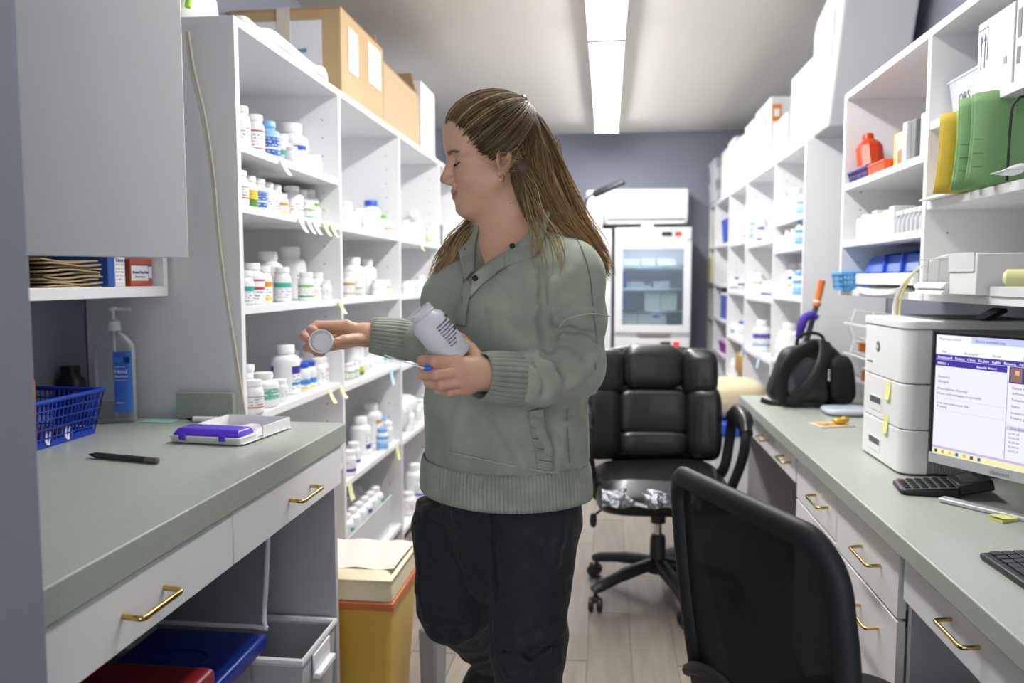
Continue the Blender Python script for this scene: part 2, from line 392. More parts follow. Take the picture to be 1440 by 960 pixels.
for yy in (1.705, 2.645, 3.635):
    part('end_panel', MB().box((.64, yy, 0), (XR-.01, yy+.018, .716)), GREYL, t)
part('back_panel', MB().box((XR-.02, RY0+.02, 0), (XR-.008, 3.63, .716)), GREYL, t)
part('end_panel', MB().box((.64, RY0+.02, 0), (XR-.01, RY0+.038, .716)), GREYL, t)
# ================================================================ BACK WALL: fridges, air conditioner, lamp
FRW = mat('appliance_white', '#e6e7ea', .35)
GLASS = glassy('fridge_glass', '#cfe0ee', .10, .05, .25)
DARKP = mat('dark_panel', '#2a2c30', .4); RED = mat('red_led', '#c8302a', .4, emit=('#ff3020', .6))
BXW = mat('carton_white', '#dcdddd', .6); BXC = mat('carton_cream', '#e9ead8', .6); BXG = mat('carton_green', '#a9cfa2', .6)
def fridge(x0, x1, y0, z0, z1, label, mech=True):
    t = thing('fridge', label, 'fridge', ((x0+x1)/2, y0+.25, z0))
    y1 = y0+.5; w = .03
    for a, b in (((x0, y0+.03, z0), (x0+w, y1, z1)), ((x1-w, y0+.03, z0), (x1, y1, z1)), ((x0+w, y0+.03, z0), (x1-w, y1, z0+.04)), ((x0+w, y0+.03, z1-.1), (x1-w, y1, z1)), ((x0+w, y1-.02, z0+.04), (x1-w, y1, z1-.1))):
        part('cabinet_panel', MB().box(a, b), FRW, t)
    d = part('door', (lambda m: m.box((x0+.003, y0, z0+.03), (x0+.06, y0+.03, z1-.11)).box((x1-.06, y0, z0+.03), (x1-.003, y0+.03, z1-.11)).box((x0+.06, y0, z0+.03), (x1-.06, y0+.03, z0+.09)).box((x0+.06, y0, z1-.17), (x1-.06, y0+.03, z1-.11)))(MB()), FRW, t, bevel=.003)
    part('pane', MB().box((x0+.06, y0+.012, z0+.09), (x1-.06, y0+.018, z1-.17)), GLASS, d)
    cpn = part('control_panel', MB().box((x0+.01, y0-.002, z1-.095), (x1-.01, y0+.03, z1-.01)), FRW, t, bevel=.002)
    part('display', MB().box((x0+.36, y0-.005, z1-.07), (x0+.44, y0, z1-.035)), DARKP, cpn)
    part('display', MB().box((x0+.46, y0-.005, z1-.07), (x0+.51, y0, z1-.035)), RED, cpn)
    part('badge', MB().box((x0+.27, y0-.004, z1-.065), (x0+.32, y0, z1-.04)), WPL, cpn)
    part('base_grille', MB().box((x0+.18, y0-.002, z0+.004), (x1-.16, y0+.02, z0+.028)), mat('grille_grey', '#8f8a80', .5), t)
    return t
fx0, fx1 = .062, .655
f1 = fridge(fx0, fx1, 6.35, .83, 1.685, 'upper glass-door medicine fridge with boxes inside, stacked on another')
f2 = fridge(fx0, fx1, 6.352, .02, .826, 'lower glass-door fridge underneath, mostly hidden by the leather chair')
part('interior_lamp', MB().box((fx0+.08, 6.40, 1.555), (fx1-.08, 6.43, 1.57)), mat('fridge_led', '#ffffff', .5, emit=((.95, .98, 1), 14)), f1)
for i, z in enumerate((1.385, 1.205, 1.03)):
    m = MB()
    m.box((fx0+.035, 6.42, z-.008), (fx1-.035, 6.8, z-.002)).box((fx0+.035, 6.415, z-.012), (fx1-.035, 6.422, z+.004))
    part('rack', m, CHROME, f1)
fb = [(.09, .055, .13, .055, 1.385, 0), (.235, .05, .1, .06, 1.385, 0), (.36, .05, .14, .055, 1.385, 0),
      (.12, .05, .14, .055, 1.205, 0), (.255, .05, .06, .03, 1.205, 0), (.33, .05, .13, .06, 1.205, 0),
      (.26, .05, .13, .15, 1.03, 1), (.39, .05, .13, .15, 1.03, 1)]
for i, (x, dy, w, h, z, k) in enumerate(fb):
    m = MB().box((fx0+x-.02, 6.43+dy, z), (fx0+x+w-.025, 6.55+dy, z+h))
    o = part('carton', m, (BXW, BXC)[k], None, bevel=.001)
    tag(o, '%s carton, %s on the %s rack inside the upper fridge' % (('white', 'cream')[k], ['leftmost', 'middle', 'rightmost', 'leftmost', 'small middle', 'rightmost', 'left large', 'right large'][i], ('top', 'second', 'third')[(0, 0, 0, 1, 1, 1, 2, 2)[i]]), 'carton', 'cartons in the upper fridge')
for c in range(3):
    for r in range(3):
        x = fx0+.07+c*.115
        m = MB().box((x, 6.45, .872+r*.047), (x+.11, 6.56, .872+r*.047+.044)); o = part('carton', m, BXC, None)
        tag(o, 'flat cream carton in the %s row of the %s stack at the fridge bottom' % (('lowest', 'middle', 'top')[r], ('left', 'middle', 'right')[c]), 'carton', 'flat cartons on the fridge floor')
m = MB().box((fx0+.29, 6.43, .872), (fx0+.37, 6.448, 1.02)); o = part('carton', m, BXW, None); tag(o, 'upright white carton with yellow patch at the bottom of the upper fridge', 'carton')
part('yellow_patch', MB().box((fx0+.3, 6.427, .876), (fx0+.355, 6.43, .925)), mat('patch_yellow', '#f4d52a', .6), o)
part('blue_patch', MB().box((fx0+.3, 6.427, .975), (fx0+.355, 6.43, .995)), mat('patch_navy', '#4b5797', .6), o)
for k in range(2):
    m = MB().box((fx0+.41+.07*k, 6.44, .872), (fx0+.47+.07*k, 6.56, .90)); o = part('carton', m, BXG, None)
    tag(o, 'green-tinted flat carton at the bottom right of the upper fridge, %s one' % ('left', 'right')[k], 'carton')
m = MB()
for z in (1.09, 1.25): m.box((fx0+.065, 6.44, z-.03), (fx0+.095, 6.5, z+.09))
o = part('blue_pack', m, mat('pack_blue', '#2a49b8', .5), None, bevel=.003); tag(o, 'tall blue packs at the left side inside the upper fridge', 'pack')
m = MB().box((-.53, 6.42, .0), (.035, 6.9, 1.68)); o = part('tall_cabinet', m, FRW, None, bevel=.004)
part('door_gap', MB().box((-.245, 6.417, .05), (-.241, 6.42, 1.66)), DARKP, o); tag(o, 'plain white tall cabinet left of the stacked fridges', 'cabinet')
t = thing('air_conditioner', 'white wall air conditioner above the fridges', 'air conditioner', (.33, 6.9, 1.73))
m = MB(); pr = [(6.99, 1.745), (6.80, 1.745), (6.765, 1.79), (6.755, 2.0), (6.78, 2.03), (6.99, 2.03)]
m.add([(x, y, z) for x in (-.03, .66) for y, z in pr], [(0,1,2,3,4,5), (11,10,9,8,7,6)]+[(i, 6+i, 6+(i+1) % 6, (i+1) % 6) for i in range(6)])
part('casing', m, FRW, t, bevel=.008, seg=3)
part('air_flap', MB().box((.0, 6.76, 1.742), (.63, 6.775, 1.765)), WPL, t, bevel=.003)
part('vent_slot', MB().box((.0, 6.762, 1.767), (.63, 6.775, 1.777)), DARKP, t)
m = MB().box((-.175, 6.55, 1.70), (-.035, 6.88, 2.0)); o = part('white_bin', m, mat('bin_white', '#e3e4e8', .4), None, bevel=.03, seg=4); tag(o, 'rounded white box standing beside the air conditioner on the tall cabinet', 'box')
m = MB().box((.27, 6.40, 1.687), (.36, 6.5, 1.715)); o = part('small_box', m, WPL, None, bevel=.002); tag(o, 'small white box lying on top of the upper fridge', 'box')
# swing-arm lamp
t = thing('gooseneck_lamp', 'black gooseneck lamp with flat tilted head above the tall cabinet', 'lamp', (-.16, 6.3, 1.68))
part('base', MB().lathe([(.06, 0), (.06, .012), (.05, .02), (.012, .024)], 20), BLACKP, t, world=False, smooth=True)
gp = [(-.16, 6.3, 1.69), (-.175, 6.3, 1.78), (-.172, 6.3, 1.86), (-.14, 6.3, 1.925), (-.07, 6.3, 1.945)]
part('neck', MB().tube(smooth_path(gp, 6), .009, 10), BLACKP, t, smooth=True)
hm = Matrix.Translation((-.0, 6.3, 1.98)) @ Matrix.Rotation(math.radians(-24), 4, 'Y') @ Matrix.Rotation(math.radians(28), 4, 'X')
part('lamp_head', MB().box((-.12, -.04, -.012), (.14, .04, .018), 0, hm), BLACKP, t, bevel=.008, seg=3)
part('light_panel', MB().box((-.05, -.032, -.016), (.12, .032, -.012), 0, hm), mat('led_panel', '#e5e5e0', .4), t)
# ================================================================ LEATHER EXECUTIVE CHAIR
LEA = mat('black_leather', '#16161a', .34, bump=(110, .25, .001), coat=.15)
CPL = mat('chair_plastic', '#24262a', .45)
ch = thing('office_chair', 'black padded leather office chair with armrests and castors, empty, facing the camera', 'chair', (.215, 3.2, 0), math.radians(4))
def castor(parent, p, ang):
    R = Matrix.Translation(p) @ Matrix.Rotation(ang, 4, 'Z')
    c = part('castor', MB().lathe([(.008, .045), (.008, .075)], 10, 0, R).box((-.014, -.03, .036), (.014, .012, .056), 0, R), CPL, parent, world=False, bevel=.003)
    for s_ in (-1, 1):
        Rw = R @ Matrix.Translation((s_*.017, -.01, .027)) @ Matrix.Rotation(math.pi/2, 4, 'Y')
        part('wheel', MB().lathe([(.018, -.01), (.0265, -.007), (.0265, .007), (.018, .01)], 18, 0, Rw), CPL, c, world=False, smooth=True)
for k in range(5):
    a = math.radians(-76+72*k); d = Vector((math.cos(a), math.sin(a), 0)); P = [d*.03+Vector((0, 0, .135)), d*.16+Vector((0, 0, .118)), d*.29+Vector((0, 0, .088)), d*.315+Vector((0, 0, .078))]
    lg = part('base_leg', MB().tube(smooth_path(P, 4), [.03]*5+[.026]*4+[.021]*4, 12, flat=.8), CPL, ch, world=False, smooth=True)
    castor(lg, d*.305, a+.6*k)
part('gas_column', MB().lathe([(.045, .10), (.045, .13), (.033, .15), (.031, .235), (.027, .25), (.014, .252), (.014, .30), (.03, .302), (.03, .39)], 20), CPL, ch, world=False, smooth=True)
part('gas_piston', MB().lathe([(.0145, .25), (.0145, .302)], 16), CHROME, ch, world=False, smooth=True)
part('tilt_mechanism', MB().box((-.06, -.1, .375), (.06, .12, .405)), CPL, ch, world=False, bevel=.006)
lv = [(-.05, -.02, .385), (-.2, -.04, .375), (-.26, -.06, .345)]
part('lever', MB().tube(smooth_path(lv, 4), .005, 8).pillow((-.265, -.062, .325), (.03, .025, .06), .8, 12), CPL, ch, world=False, smooth=True)
def bend(mb, fn):
    mb.v = [fn(*p) for p in mb.v]; return mb
st = MB().pillow((0, -.02, .455), (.52, .52, .13), .38, 40)
st.pillow((0, -.20, .46), (.50, .16, .125), .5, 32)
st = bend(st, lambda x, y, z: (x, y, z-.25*max(0, abs(x)-.2)**1.2-(.5*max(0, -y-.2) if z > .45 else 0)+.006*math.sin(9*x)*math.sin(12*y)))
seat = part('seat', st, LEA, ch, world=False, smooth=2)
bk = MB()
def bkf(x, y, z):  # lean + wrap-around curve
    return (x, y+.10*(z-.5)+.55*x*x*-1+0*z, z)
pads = [((0, .235, .905), (.27, .13, .19), .5), ((-.195, .225, .885), (.15, .13, .2), .55), ((.195, .225, .885), (.15, .13, .2), .55),
        ((0, .23, .715), (.30, .11, .20), .36), ((0, .225, .585), (.30, .12, .11), .45), ((-.21, .225, .675), (.15, .14, .32), .5), ((.21, .225, .675), (.15, .14, .32), .5)]
bo = part('backrest', bend(MB().pillow((0, .27, .74), (.50, .07, .5), .4, 32), bkf), LEA, ch, world=False, smooth=2)
for c, d, e in pads:
    part('cushion', bend(MB().pillow(c, d, e, 28), bkf), LEA, bo, world=False, smooth=2)
for sx in (-1, 1):
    P = [(sx*.26, .2, .43), (sx*.285, .12, .5), (sx*.30, .10, .62), (sx*.30, .06, .70), (sx*.30, -.04, .735), (sx*.30, -.14, .725), (sx*.295, -.19, .69), (sx*.29, -.165, .6), (sx*.27, -.12, .5), (sx*.25, -.1, .43)]
    ar = part('armrest', MB().tube(smooth_path(P, 5), .019, 12, flat=1.35), CPL, ch, world=False, smooth=True)
    part('arm_pad', MB().tube(smooth_path([(sx*.30, .06, .728), (sx*.30, -.04, .752), (sx*.30, -.14, .742), (sx*.297, -.19, .70)], 5), [.025]*4+[.033]*8+[.025]*4, 14, flat=1.2), LEA, ar, world=False, smooth=True)
def crinkle(u, v):
    x = -.245+.36*u; th = v*1.2
    y = -.290-.010*math.sin(14*u)+.018*v+.003*math.sin(31*u+5*v); z = .445+.055*v+.004*math.sin(23*u+9*v*v)
    return (x, y+(.03*v*v), z)
TAPE = mat('shiny_tape', '#83868c', .2, .9, bump=(34, 1.0, .02))
m = MB().grid(crinkle, 50, 12); part('tape_patch', m, TAPE, seat, world=False, smooth=2, label='shiny crinkled tape patch')
# ================================================================ MESH-BACK CHAIR (near, seen from behind)
MESHM = mat('mesh_fabric', '#08080a', .85, alpha=.985, bump=(900, .4))
FRM = mat('frame_plastic', '#222327', .6)
b0 = Vector((.103, 1.50, 0)); b1 = Vector((.298, 1.07, 0)); ax = (b1-b0).normalized(); fwd = Vector((-ax.y, ax.x, 0))   # fwd points to the desk
mid = (b0+b1)/2; half = (b1-b0).length/2
mc = thing('mesh_chair', 'black mesh-back chair in the near foreground, seen from behind', 'chair', (mid.x+fwd.x*.22, mid.y+fwd.y*.22, 0), math.atan2(ax.y, ax.x))
# local x along the back (far -> near), local y towards the desk (+)
OFF = .22
def bp(u, v):   # u -1..1 across, v 0..1 up -> local point on the back shell
    wtop = half*(1-.02*v); x = u*wtop*(.9+.1*min(1, v*1.6)); z = .40+.535*v
    return Vector((x, -OFF+.05*(1-v)**1.5*1.2+.035*(u*u-1)*-1*-1+.035, z))
def outline(inset):
    pts = []; n = 12; r = .16
    w, h = 1-inset*2.2, 1-inset
    for (cu, cv, a0) in ((w-r*1.7, h-r, 0), (-(w-r*1.0), h-r*.6, 90)):
        ru, rv = (r*1.7, r) if a0 == 0 else (r*1.0, r*.6)
        for i in range(n+1): a = math.radians(a0+90*i/n); pts.append(bp(cu+ru*math.cos(a), cv+rv*math.sin(a)))
    for v in (.7, .5, .3, .12): pts.append(bp(-w*(1-.10*(1-v)), v))
    for i in range(n+1): a = math.radians(180+180*i/n); pts.append(bp(.95*w*math.cos(a)+.07*w, .06+.06*math.sin(a)*.8))
    for v in (.12, .3, .5, .7): pts.append(bp(w*(1+.05*(1-v)), v))
    return pts
ol = outline(.03)
part('back_frame', MB().tube(ol, .021, 12, closed=True, flat=.8, up=(0, 1, 0)), FRM, mc, world=False, smooth=2)
cen = Vector((0, -OFF+.0, .66)); m = MB(); ring = ol; k = len(ring); nr = 6
vs = []
for j in range(nr+1):
    s_ = j/nr
    for p in ring: q = cen.lerp(p, s_); q.y = q.y+.03*(1-s_*s_)*0; vs.append(q)
fs = [(j*k+i, j*k+(i+1) % k, (j+1)*k+(i+1) % k, (j+1)*k+i) for j in range(nr) for i in range(k)]
m.add(vs, fs); part('back_mesh', m, MESHM, mc, world=False, smooth=2)
lb = MB().grid(lambda u, v: bp((u*2-1)*.80, .16+.26*v*(1-.6*(2*u-1)**2))+Vector((0, -.022, 0)), 20, 6)
part('lumbar_support', lb, FRM, mc, world=False, smooth=2)
part('lumbar_bar', MB().tube([bp(u, .40-.17*u*u)+Vector((0, -.024, 0)) for u in [(-.82+1.64*i/16) for i in range(17)]], .012, 8), FRM, mc, world=False, smooth=True)
part('back_post', MB().tube(smooth_path([(0, -OFF+.06, .46), (0, -.18, .37), (0, -.06, .37)], 4), .022, 10, flat=1.4), FRM, mc, world=False, smooth=True)
part('seat', MB().pillow((0, .05, .44), (.46, .44, .09), .35, 32), mat('black_fabric', '#141416', .9, bump=(500, .4)), mc, world=False, smooth=2)
part('gas_column', MB().lathe([(.04, .1), (.03, .15), (.03, .25), (.015, .26), (.015, .33), (.05, .36), (.05, .40)], 16), CPL, mc, world=False, smooth=True)
for q in range(5):
    a = math.radians(20+72*q); d = Vector((math.cos(a), math.sin(a), 0))
    lg = part('base_leg', MB().tube([d*.03+Vector((0, 0, .13)), d*.15+Vector((0, 0, .115)), d*.27+Vector((0, 0, .085))], [.028, .025, .02], 10, flat=.8), CPL, mc, world=False, smooth=True)
    castor(lg, d*.26, a)
# ================================================================ PRINTER
PW = mat('printer_white', '#e9e9ea', .4); PG = mat('printer_grey', '#8f9296', .5); PGD = mat('printer_dark_grey', '#55585c', .5)
X0, X1, Y0, Y1 = .775, 1.17, 2.185, 2.525
pt = thing('printer', 'big white and grey laser printer with two paper trays on the right worktop', 'printer', ((X0+X1)/2, (Y0+Y1)/2, .76))
def rbox(m, x0, y0, z0, x1, y1, z1, r, mi=0):   # vertical edges rounded on the aisle side
    n = 6; P = []
    for cx, cy, a0 in ((x0+r, y1-r, 90), (x0+r, y0+r, 180)):
        for i in range(n+1): a = math.radians(a0+90*i/n); P.append((cx+r*math.cos(a), cy+r*math.sin(a)))
    P += [(x1, y0), (x1, y1)]
    return m.prism(P, z0, z1, mi)
zs = [.765, .883, 1.005, 1.15]
for i in range(3):
    nm = ('paper_tray', 'paper_tray', 'front_panel')[i]
    m = MB(); rbox(m, X0, Y0, zs[i]+.001, X0+.07, Y1, zs[i+1]-.002, .035)
    if i < 2:  # hollow grip: build around it with raised surround
        pass
    o = part(nm, m, PW, pt, smooth=False, bevel=.002)
    if i < 2:
        gy = Y0+.205; gz = zs[i]+.038
        m = MB().box((X0-.0015, gy-.05, gz-.016), (X0+.001, gy+.05, gz+.024), 0).box((X0-.002, gy-.044, gz+.004), (X0+.0012, gy+.044, gz+.022), 1)
        part('tray_grip', m, [PW, PGD], o)
m = MB(); rbox(m, X0+.068, Y0+.006, zs[0]+.002, X1, Y1-.004, zs[3]-.002, .003); part('casing', m, PG, pt)
m = MB()
for i in range(44):
    x = X0+.085+i*.0068
    for z0_, z1_ in ((.775, .878), (.888, 1.0), (1.01, 1.12)):
        m.box((x, Y0+.002, z0_), (x+.0036, Y0+.007, z1_))
part('side_rib', m, PG, pt, kind='stuff')
part('side_vent', (lambda m: [m.box((X0+.09+i*.012, Y0+.0005, 1.06), (X0+.096+i*.012, Y0+.003, 1.12)) for i in range(4)] and m)(MB()), DARKP, pt)
for z in (.8835,): part('side_seam', MB().box((X0+.07, Y0, z-.001), (X1, Y0+.006, z+.002)), DARKP, pt)
m = MB(); rbox(m, X0-.003, Y0-.003, 1.149, X1, Y1+.002, 1.172, .036); tp = part('top_cover', m, PW, pt, bevel=.004, seg=3)
part('output_tray', MB().box((X0+.09, Y0+.06, 1.170), (X1-.06, Y1-.03, 1.176)), PGD, pt, bevel=.002)
m = MB(); Rm = Matrix.Translation((1.0, Y0+.035, 1.176)) @ Matrix.Rotation(math.radians(-30), 4, 'Y')
part('control_panel', m.box((-.03, -.02, 0), (.04, .05, .012), 0, Rm), BLACKP, pt, bevel=.003)
part('panel_screen', MB().box((-.02, -.012, .0121), (.02, .042, .0126), 0, Rm), mat('lcd_grey', '#9aa0a4', .2), pt)
# round badge with letters
by, bz = Y0+.20, 1.088
lg = part('badge', MB().lathe([(.016, 0), (.016, .001)], 24, 0, Matrix.Translation((X0-.001, by, bz)) @ Matrix.Rotation(math.pi/2, 4, 'Y')), mat('badge_grey', '#7c7f84', .3, .6), pt, smooth=True)
text_part('badge_lettering', 'hp', .02, (X0-.0025, by+.011, bz-.005), (0, -1, 0), (0, 0, 1), WPL, lg)
text_part('model_lettering', 'LaserJet M506', .008, (X0-.0005, Y1-.05, 1.038), (0, -1, 0), (0, 0, 1), PGD, pt)
for y, z in ((Y0+.085, 1.0), (Y0+.095, .905)):
    m = MB().grid(lambda u, v: (X0-.001-.005*(1-v)**2, y+.034*u, z-.05+.05*v), 2, 5); part('sticky_note', m, mat('note_yellow', '#e6e88e', .7), pt, smooth=True, label='pale yellow sticky note')
    m = MB().grid(lambda u, v: (X0-.0006-.005*(1-v)**2, y+.034*(1-u), z-.05+.05*v), 2, 5); part('note_back', m, MATS['note_yellow'], pt, smooth=True)
# ================================================================ MONITOR
mo = Vector((.772, 1.985, 0)); md = Vector((.50, -.866, 0)); mn = Vector((-.866, -.50, 0))     # left edge, direction, facing
MZ0, MZ1, MW = .846, 1.157, .535
mt = thing('monitor', 'computer monitor with an open patient page, right edge out of the picture', 'monitor', (mo+md*MW/2-mn*.06+Vector((0, 0, .76))), 0)
def mp(u, z, d=0): return mo+md*u+mn*d+Vector((0, 0, z))
def mbox(m, u0, u1, z0, z1, d0, d1, mi=0):
    q = [mp(u, z, d) for z in (z0, z1) for u, d in ((u0, d1), (u1, d1), (u1, d0), (u0, d0))]
    return m.add(q, [(3,2,1,0),(4,5,6,7),(0,1,5,4),(1,2,6,5),(2,3,7,6),(3,0,4,7)], mi)
part('rear_shell', mbox(MB(), 0, MW, MZ0+.0, MZ1, -.03, -.002), BLACKP, mt, bevel=.003)
part('chin_bezel', mbox(MB(), 0, MW, MZ0, MZ0+.024, -.002, .005), mat('silver_plastic', '#c9c9cd', .35, .2), mt, bevel=.001)
part('bezel', mbox(mbox(mbox(MB(), 0, .006, MZ0+.024, MZ1, -.002, .003), 0, MW, MZ1-.006, MZ1, -.002, .003), MW-.006, MW, MZ0+.024, MZ1, -.002, .003), BLACKP, mt)
def scr(c, e=1.0): 
    n = 'screen_%s' % c.strip('#'); return mat(n, '#101010', .4, emit=(c, e))
SU0, SU1, SZ0, SZ1 = .006, MW-.006, MZ0+.024, MZ1-.006
S = part('screen', mbox(MB(), SU0, SU1, SZ0, SZ1, -.001, .0005), scr('#dcdcec', .95), mt)
SW, SH = SU1-SU0, SZ1-SZ0
def sbox(u0, v0, u1, v1, c, d=.0009, nm='screen_area'):   # u,v 0..1 from top left
    return part(nm, mbox(MB(), SU0+u0*SW, SU0+u1*SW, SZ1-v1*SH, SZ1-v0*SH, .0002, d), scr(c, .9), S)
def stext(u, v, s, size, c='#50506a'):
    text_part('screen_text', s, size, mp(SU0+u*SW, SZ1-v*SH, .0014), md, (0, 0, 1), scr(c, .8), S, .0001)
sbox(0, 0, 1, .055, '#b9c3ee'); sbox(.0, .005, .17, .055, '#eef0fb', .001); sbox(0, .055, 1, .16, '#e9ebf6')
sbox(.06, .075, .9, .11, '#ffffff', .0011); sbox(0, .163, 1, .205, '#40369c'); sbox(0, .208, .335, .26, '#3b3098'); sbox(.345, .208, 1, .335, '#3a2d9c')
sbox(.352, .216, .40, .325, '#8a6a58', .0012); sbox(.37, .235, .388, .27, '#d9ad92', .0014)
stext(.41, .262, 'May FREDERICK', .0125, '#ffffff'); stext(.41, .3, 'Age 67   01-18-1972   MEMB   GENDER', .0055, '#ffffff'); stext(.01, .248, 'MENU  v', .008, '#ffffff'); stext(.2, .246, 'Recently Viewed', .007, '#ffffff')
stext(.01, .198, 'Dashboard   Patient   Clinic   Orders   Refills   Reports   Fax   Help', .0085, '#ffffff')
stext(.015, .043, 'Pharmacy record', .008); stext(.19, .043, 'Patient summary page', .008)
for i, u in enumerate((.03, .14, .27, .4, .55, .68)): stext(u, .148, ('Mail', 'Bookmarks', 'Forms', 'Inventory', 'Schedule', 'Portal')[i], .0075)
for v, s_ in ((.36, 'Summary'), (.40, 'Allergies'), (.46, 'Prescriptions (history)'), (.50, 'Notes and messages to provider'), (.58, 'Current medication list'), (.61, 'Pending')): stext(.015, v, s_, .0085)
sbox(.015, .53, .33, .532, '#b0b0c4'); sbox(.015, .63, .33, .632, '#b0b0c4'); sbox(.338, .27, .341, .93, '#9a9ab4')
for i, (u, v, s_) in enumerate(((.36, .38, 'Patient details'), (.36, .42, 'Address line'), (.36, .47, 'Telephone'), (.36, .52, 'Status'), (.36, .57, 'Insurance'), (.36, .61, 'Primary physician'), (.47, .52, 'Active'), (.47, .57, 'Covered, group plan'), (.47, .625, 'Click to review the medication history of this person'))): stext(u, v, s_, .008)
sbox(.345, .665, 1, .70, '#c6c0dc'); 
for u, s_ in ((.36, 'Date filled'), (.45, 'Drug'), (.58, 'Qty'), (.66, 'Refills'), (.78, 'Provider'), (.9, 'Site')): stext(u, .692, s_, .0075)
for r in range(5):
    v = .73+r*.034
    for u, s_ in ((.355, '02-0%d-24' % (r+1)), (.44, ('Tablet', 'Capsule', 'Liquid', 'Cream', 'Tablet')[r]), (.58, '%d' % (30*(r+1))), (.66, '%d left' % r), (.78, 'Clinic')): stext(u, v, s_, .0065)
sbox(0, .935, 1, .955, '#b7b0dc'); sbox(0, .957, 1, 1, '#e8e3a8')
for i in range(7): sbox(.012+.035*i, .965, .026+.035*i, .992, ('#303050', '#c8a030', '#e0c060', '#3060b0', '#d0b050', '#303040', '#4060a0')[i], .0012)
text_part('brand_lettering', 'element', .014, mp(.155, MZ0+.006, .0053), md, (0, 0, 1), PG, mt)
part('stand_neck', mbox(MB(), MW/2-.03, MW/2+.03, .775, .95, -.07, -.03), BLACKP, mt, bevel=.004)
part('stand_foot', MB().bar(mp(MW*.5, .766)-mn*.03, Vector((.785, 1.945, .766)), .03, .01), mat('silver_plastic', '#c9c9cd'), mt, bevel=.003)
part('stand_foot', MB().bar(mp(MW*.5, .766)-mn*.03, mp(MW*.9, .766)+mn*.1, .03, .01), MATS['silver_plastic'], mt, bevel=.003)
part('stand_hub', MB().lathe([(.05, 0), (.05, .014), (.03, .02)], 24, 0, Matrix.Translation(mp(MW*.5, .761)-mn*.05)), BLACKP, mt, smooth=True)
# ================================================================ CALCULATOR
ca = at(1252, 681, Z=.765); cb = at(1300, 697, Z=.765)
ct = thing('calculator', 'grey and black desk calculator lying below the monitor', 'calculator', (.80, 2.03, .7605), math.radians(-8))
CG = mat('calc_grey', '#6d7076', .35, .3); CK = mat('calc_key', '#17171a', .4)
m = MB(); P = [(-.082, -.045), (-.075, -.055), (.045, -.055), (.045, .055), (-.075, .055), (-.082, .045)]
bm_ = MB(); bm_.prism(P, 0, .001)
vs = [(x, y, 0) for x, y in P]+[(x, y, .012+.012*(x+.08)/.125) for x, y in P]
m = MB().add(vs, [(5,4,3,2,1,0), (6,7,8,9,10,11)]+[(i, (i+1) % 6, 6+(i+1) % 6, 6+i) for i in range(6)])
cbod = part('body', m, BLACKP, ct, world=False, bevel=.003)
m = MB().add([(x*.97, y*.95, .0125+.012*(x+.08)/.125) for x, y in P]+[(x*.97, y*.95, .0135+.012*(x+.08)/.125) for x, y in P], [(6,7,8,9,10,11)]+[(i, (i+1) % 6, 6+(i+1) % 6, 6+i) for i in range(6)])
part('face_plate', m, CG, ct, world=False)
for i in range(6):
    for j in range(5):
        x = -.066+i*.0195; y = -.038+j*.019; z = .0135+.012*(x+.08)/.125
        m = MB().box((x-.0072, y-.0066, z), (x+.0072, y+.0066, z+.0035))
        part('key', m, mat('key_red', '#a5484c', .4) if (i == 0 and j == 4) else CK, ct, world=False, bevel=.001)
Rc = Matrix.Translation((.045, 0, .018)) @ Matrix.Rotation(math.radians(-14), 4, 'Y')
part('display_hood', MB().box((0, -.055, -.012), (.075, .055, .014), 0, Rc), BLACKP, ct, world=False, bevel=.004)
part('display', MB().box((.014, -.042, .0142), (.05, .042, .0147), 0, Rc), mat('lcd_dark', '#3b3f42', .15), ct, world=False)
# ================================================================ KEYBOARD, notes, card
kb = thing('keyboard', 'black keyboard at the right edge of the picture, front corner visible', 'keyboard', (.88, 1.33, .7605), 0)
ka = Vector((.70, 1.53, 0)); kd = (Vector((.835, 1.615, 0))-ka).normalized(); kl = Vector((.05, -1, 0)).normalized()
k0 = Vector((.695, 1.545, .7605)); kx = Vector((.999, .035, 0)).normalized(); ky = Vector((.035, -.999, 0))
def kp(u, v, z): return k0+kx*u+ky*v+Vector((0, 0, z))
def kbox(m, u0, u1, v0, v1, za, zb):
    q = [kp(u, v, z+(u*.08 if z > .004 else 0)) for z in (za, zb) for u, v in ((u0, v1), (u1, v1), (u1, v0), (u0, v0))]
    return m.add(q, [(3,2,1,0),(4,5,6,7),(0,1,5,4),(1,2,6,5),(2,3,7,6),(3,0,4,7)])
part('body', kbox(MB(), 0, .145, 0, .44, 0, .012), BLACKP, kb, bevel=.004)
for r in range(6):
    for c in range(20):
        u0 = .014+r*.0208; v0 = .008+c*.0212; wv = .0185
        if r == 0 and c in (3, 4, 5, 6): wv = .0212
        part('key', kbox(MB(), u0, u0+.0178, v0, v0+wv, .011, .0155), CK, kb, bevel=.001)
t = thing('sticky_notes', 'small stack of pale yellow sticky notes near the keyboard', 'sticky notes', tuple(at(1415, 730, Z=.7605)), math.radians(28))
part('note_pad', MB().cbox((0, 0, .003), (.068, .034, .006)), MATS['note_yellow'], t, world=False)
m = MB().grid(lambda u, v: (-.036+.073*u, -.018+.036*v, .0065+.004*(u-.5)**2*4), 6, 1); part('loose_note', m, MATS['note_yellow'], t, world=False)
m = MB().cbox((.865, 1.60, .7615), (.06, .09, .001)); o = part('dark_card', m, mat('card_dark', '#303236', .4), None); tag(o, 'dark card lying behind the keyboard corner', 'card')
m = MB().cbox((.91, 1.60, .7635), (.05, .1, .002)); o = part('paper_slip', m, PAPER, None); tag(o, 'white slip of paper behind the keyboard', 'paper')
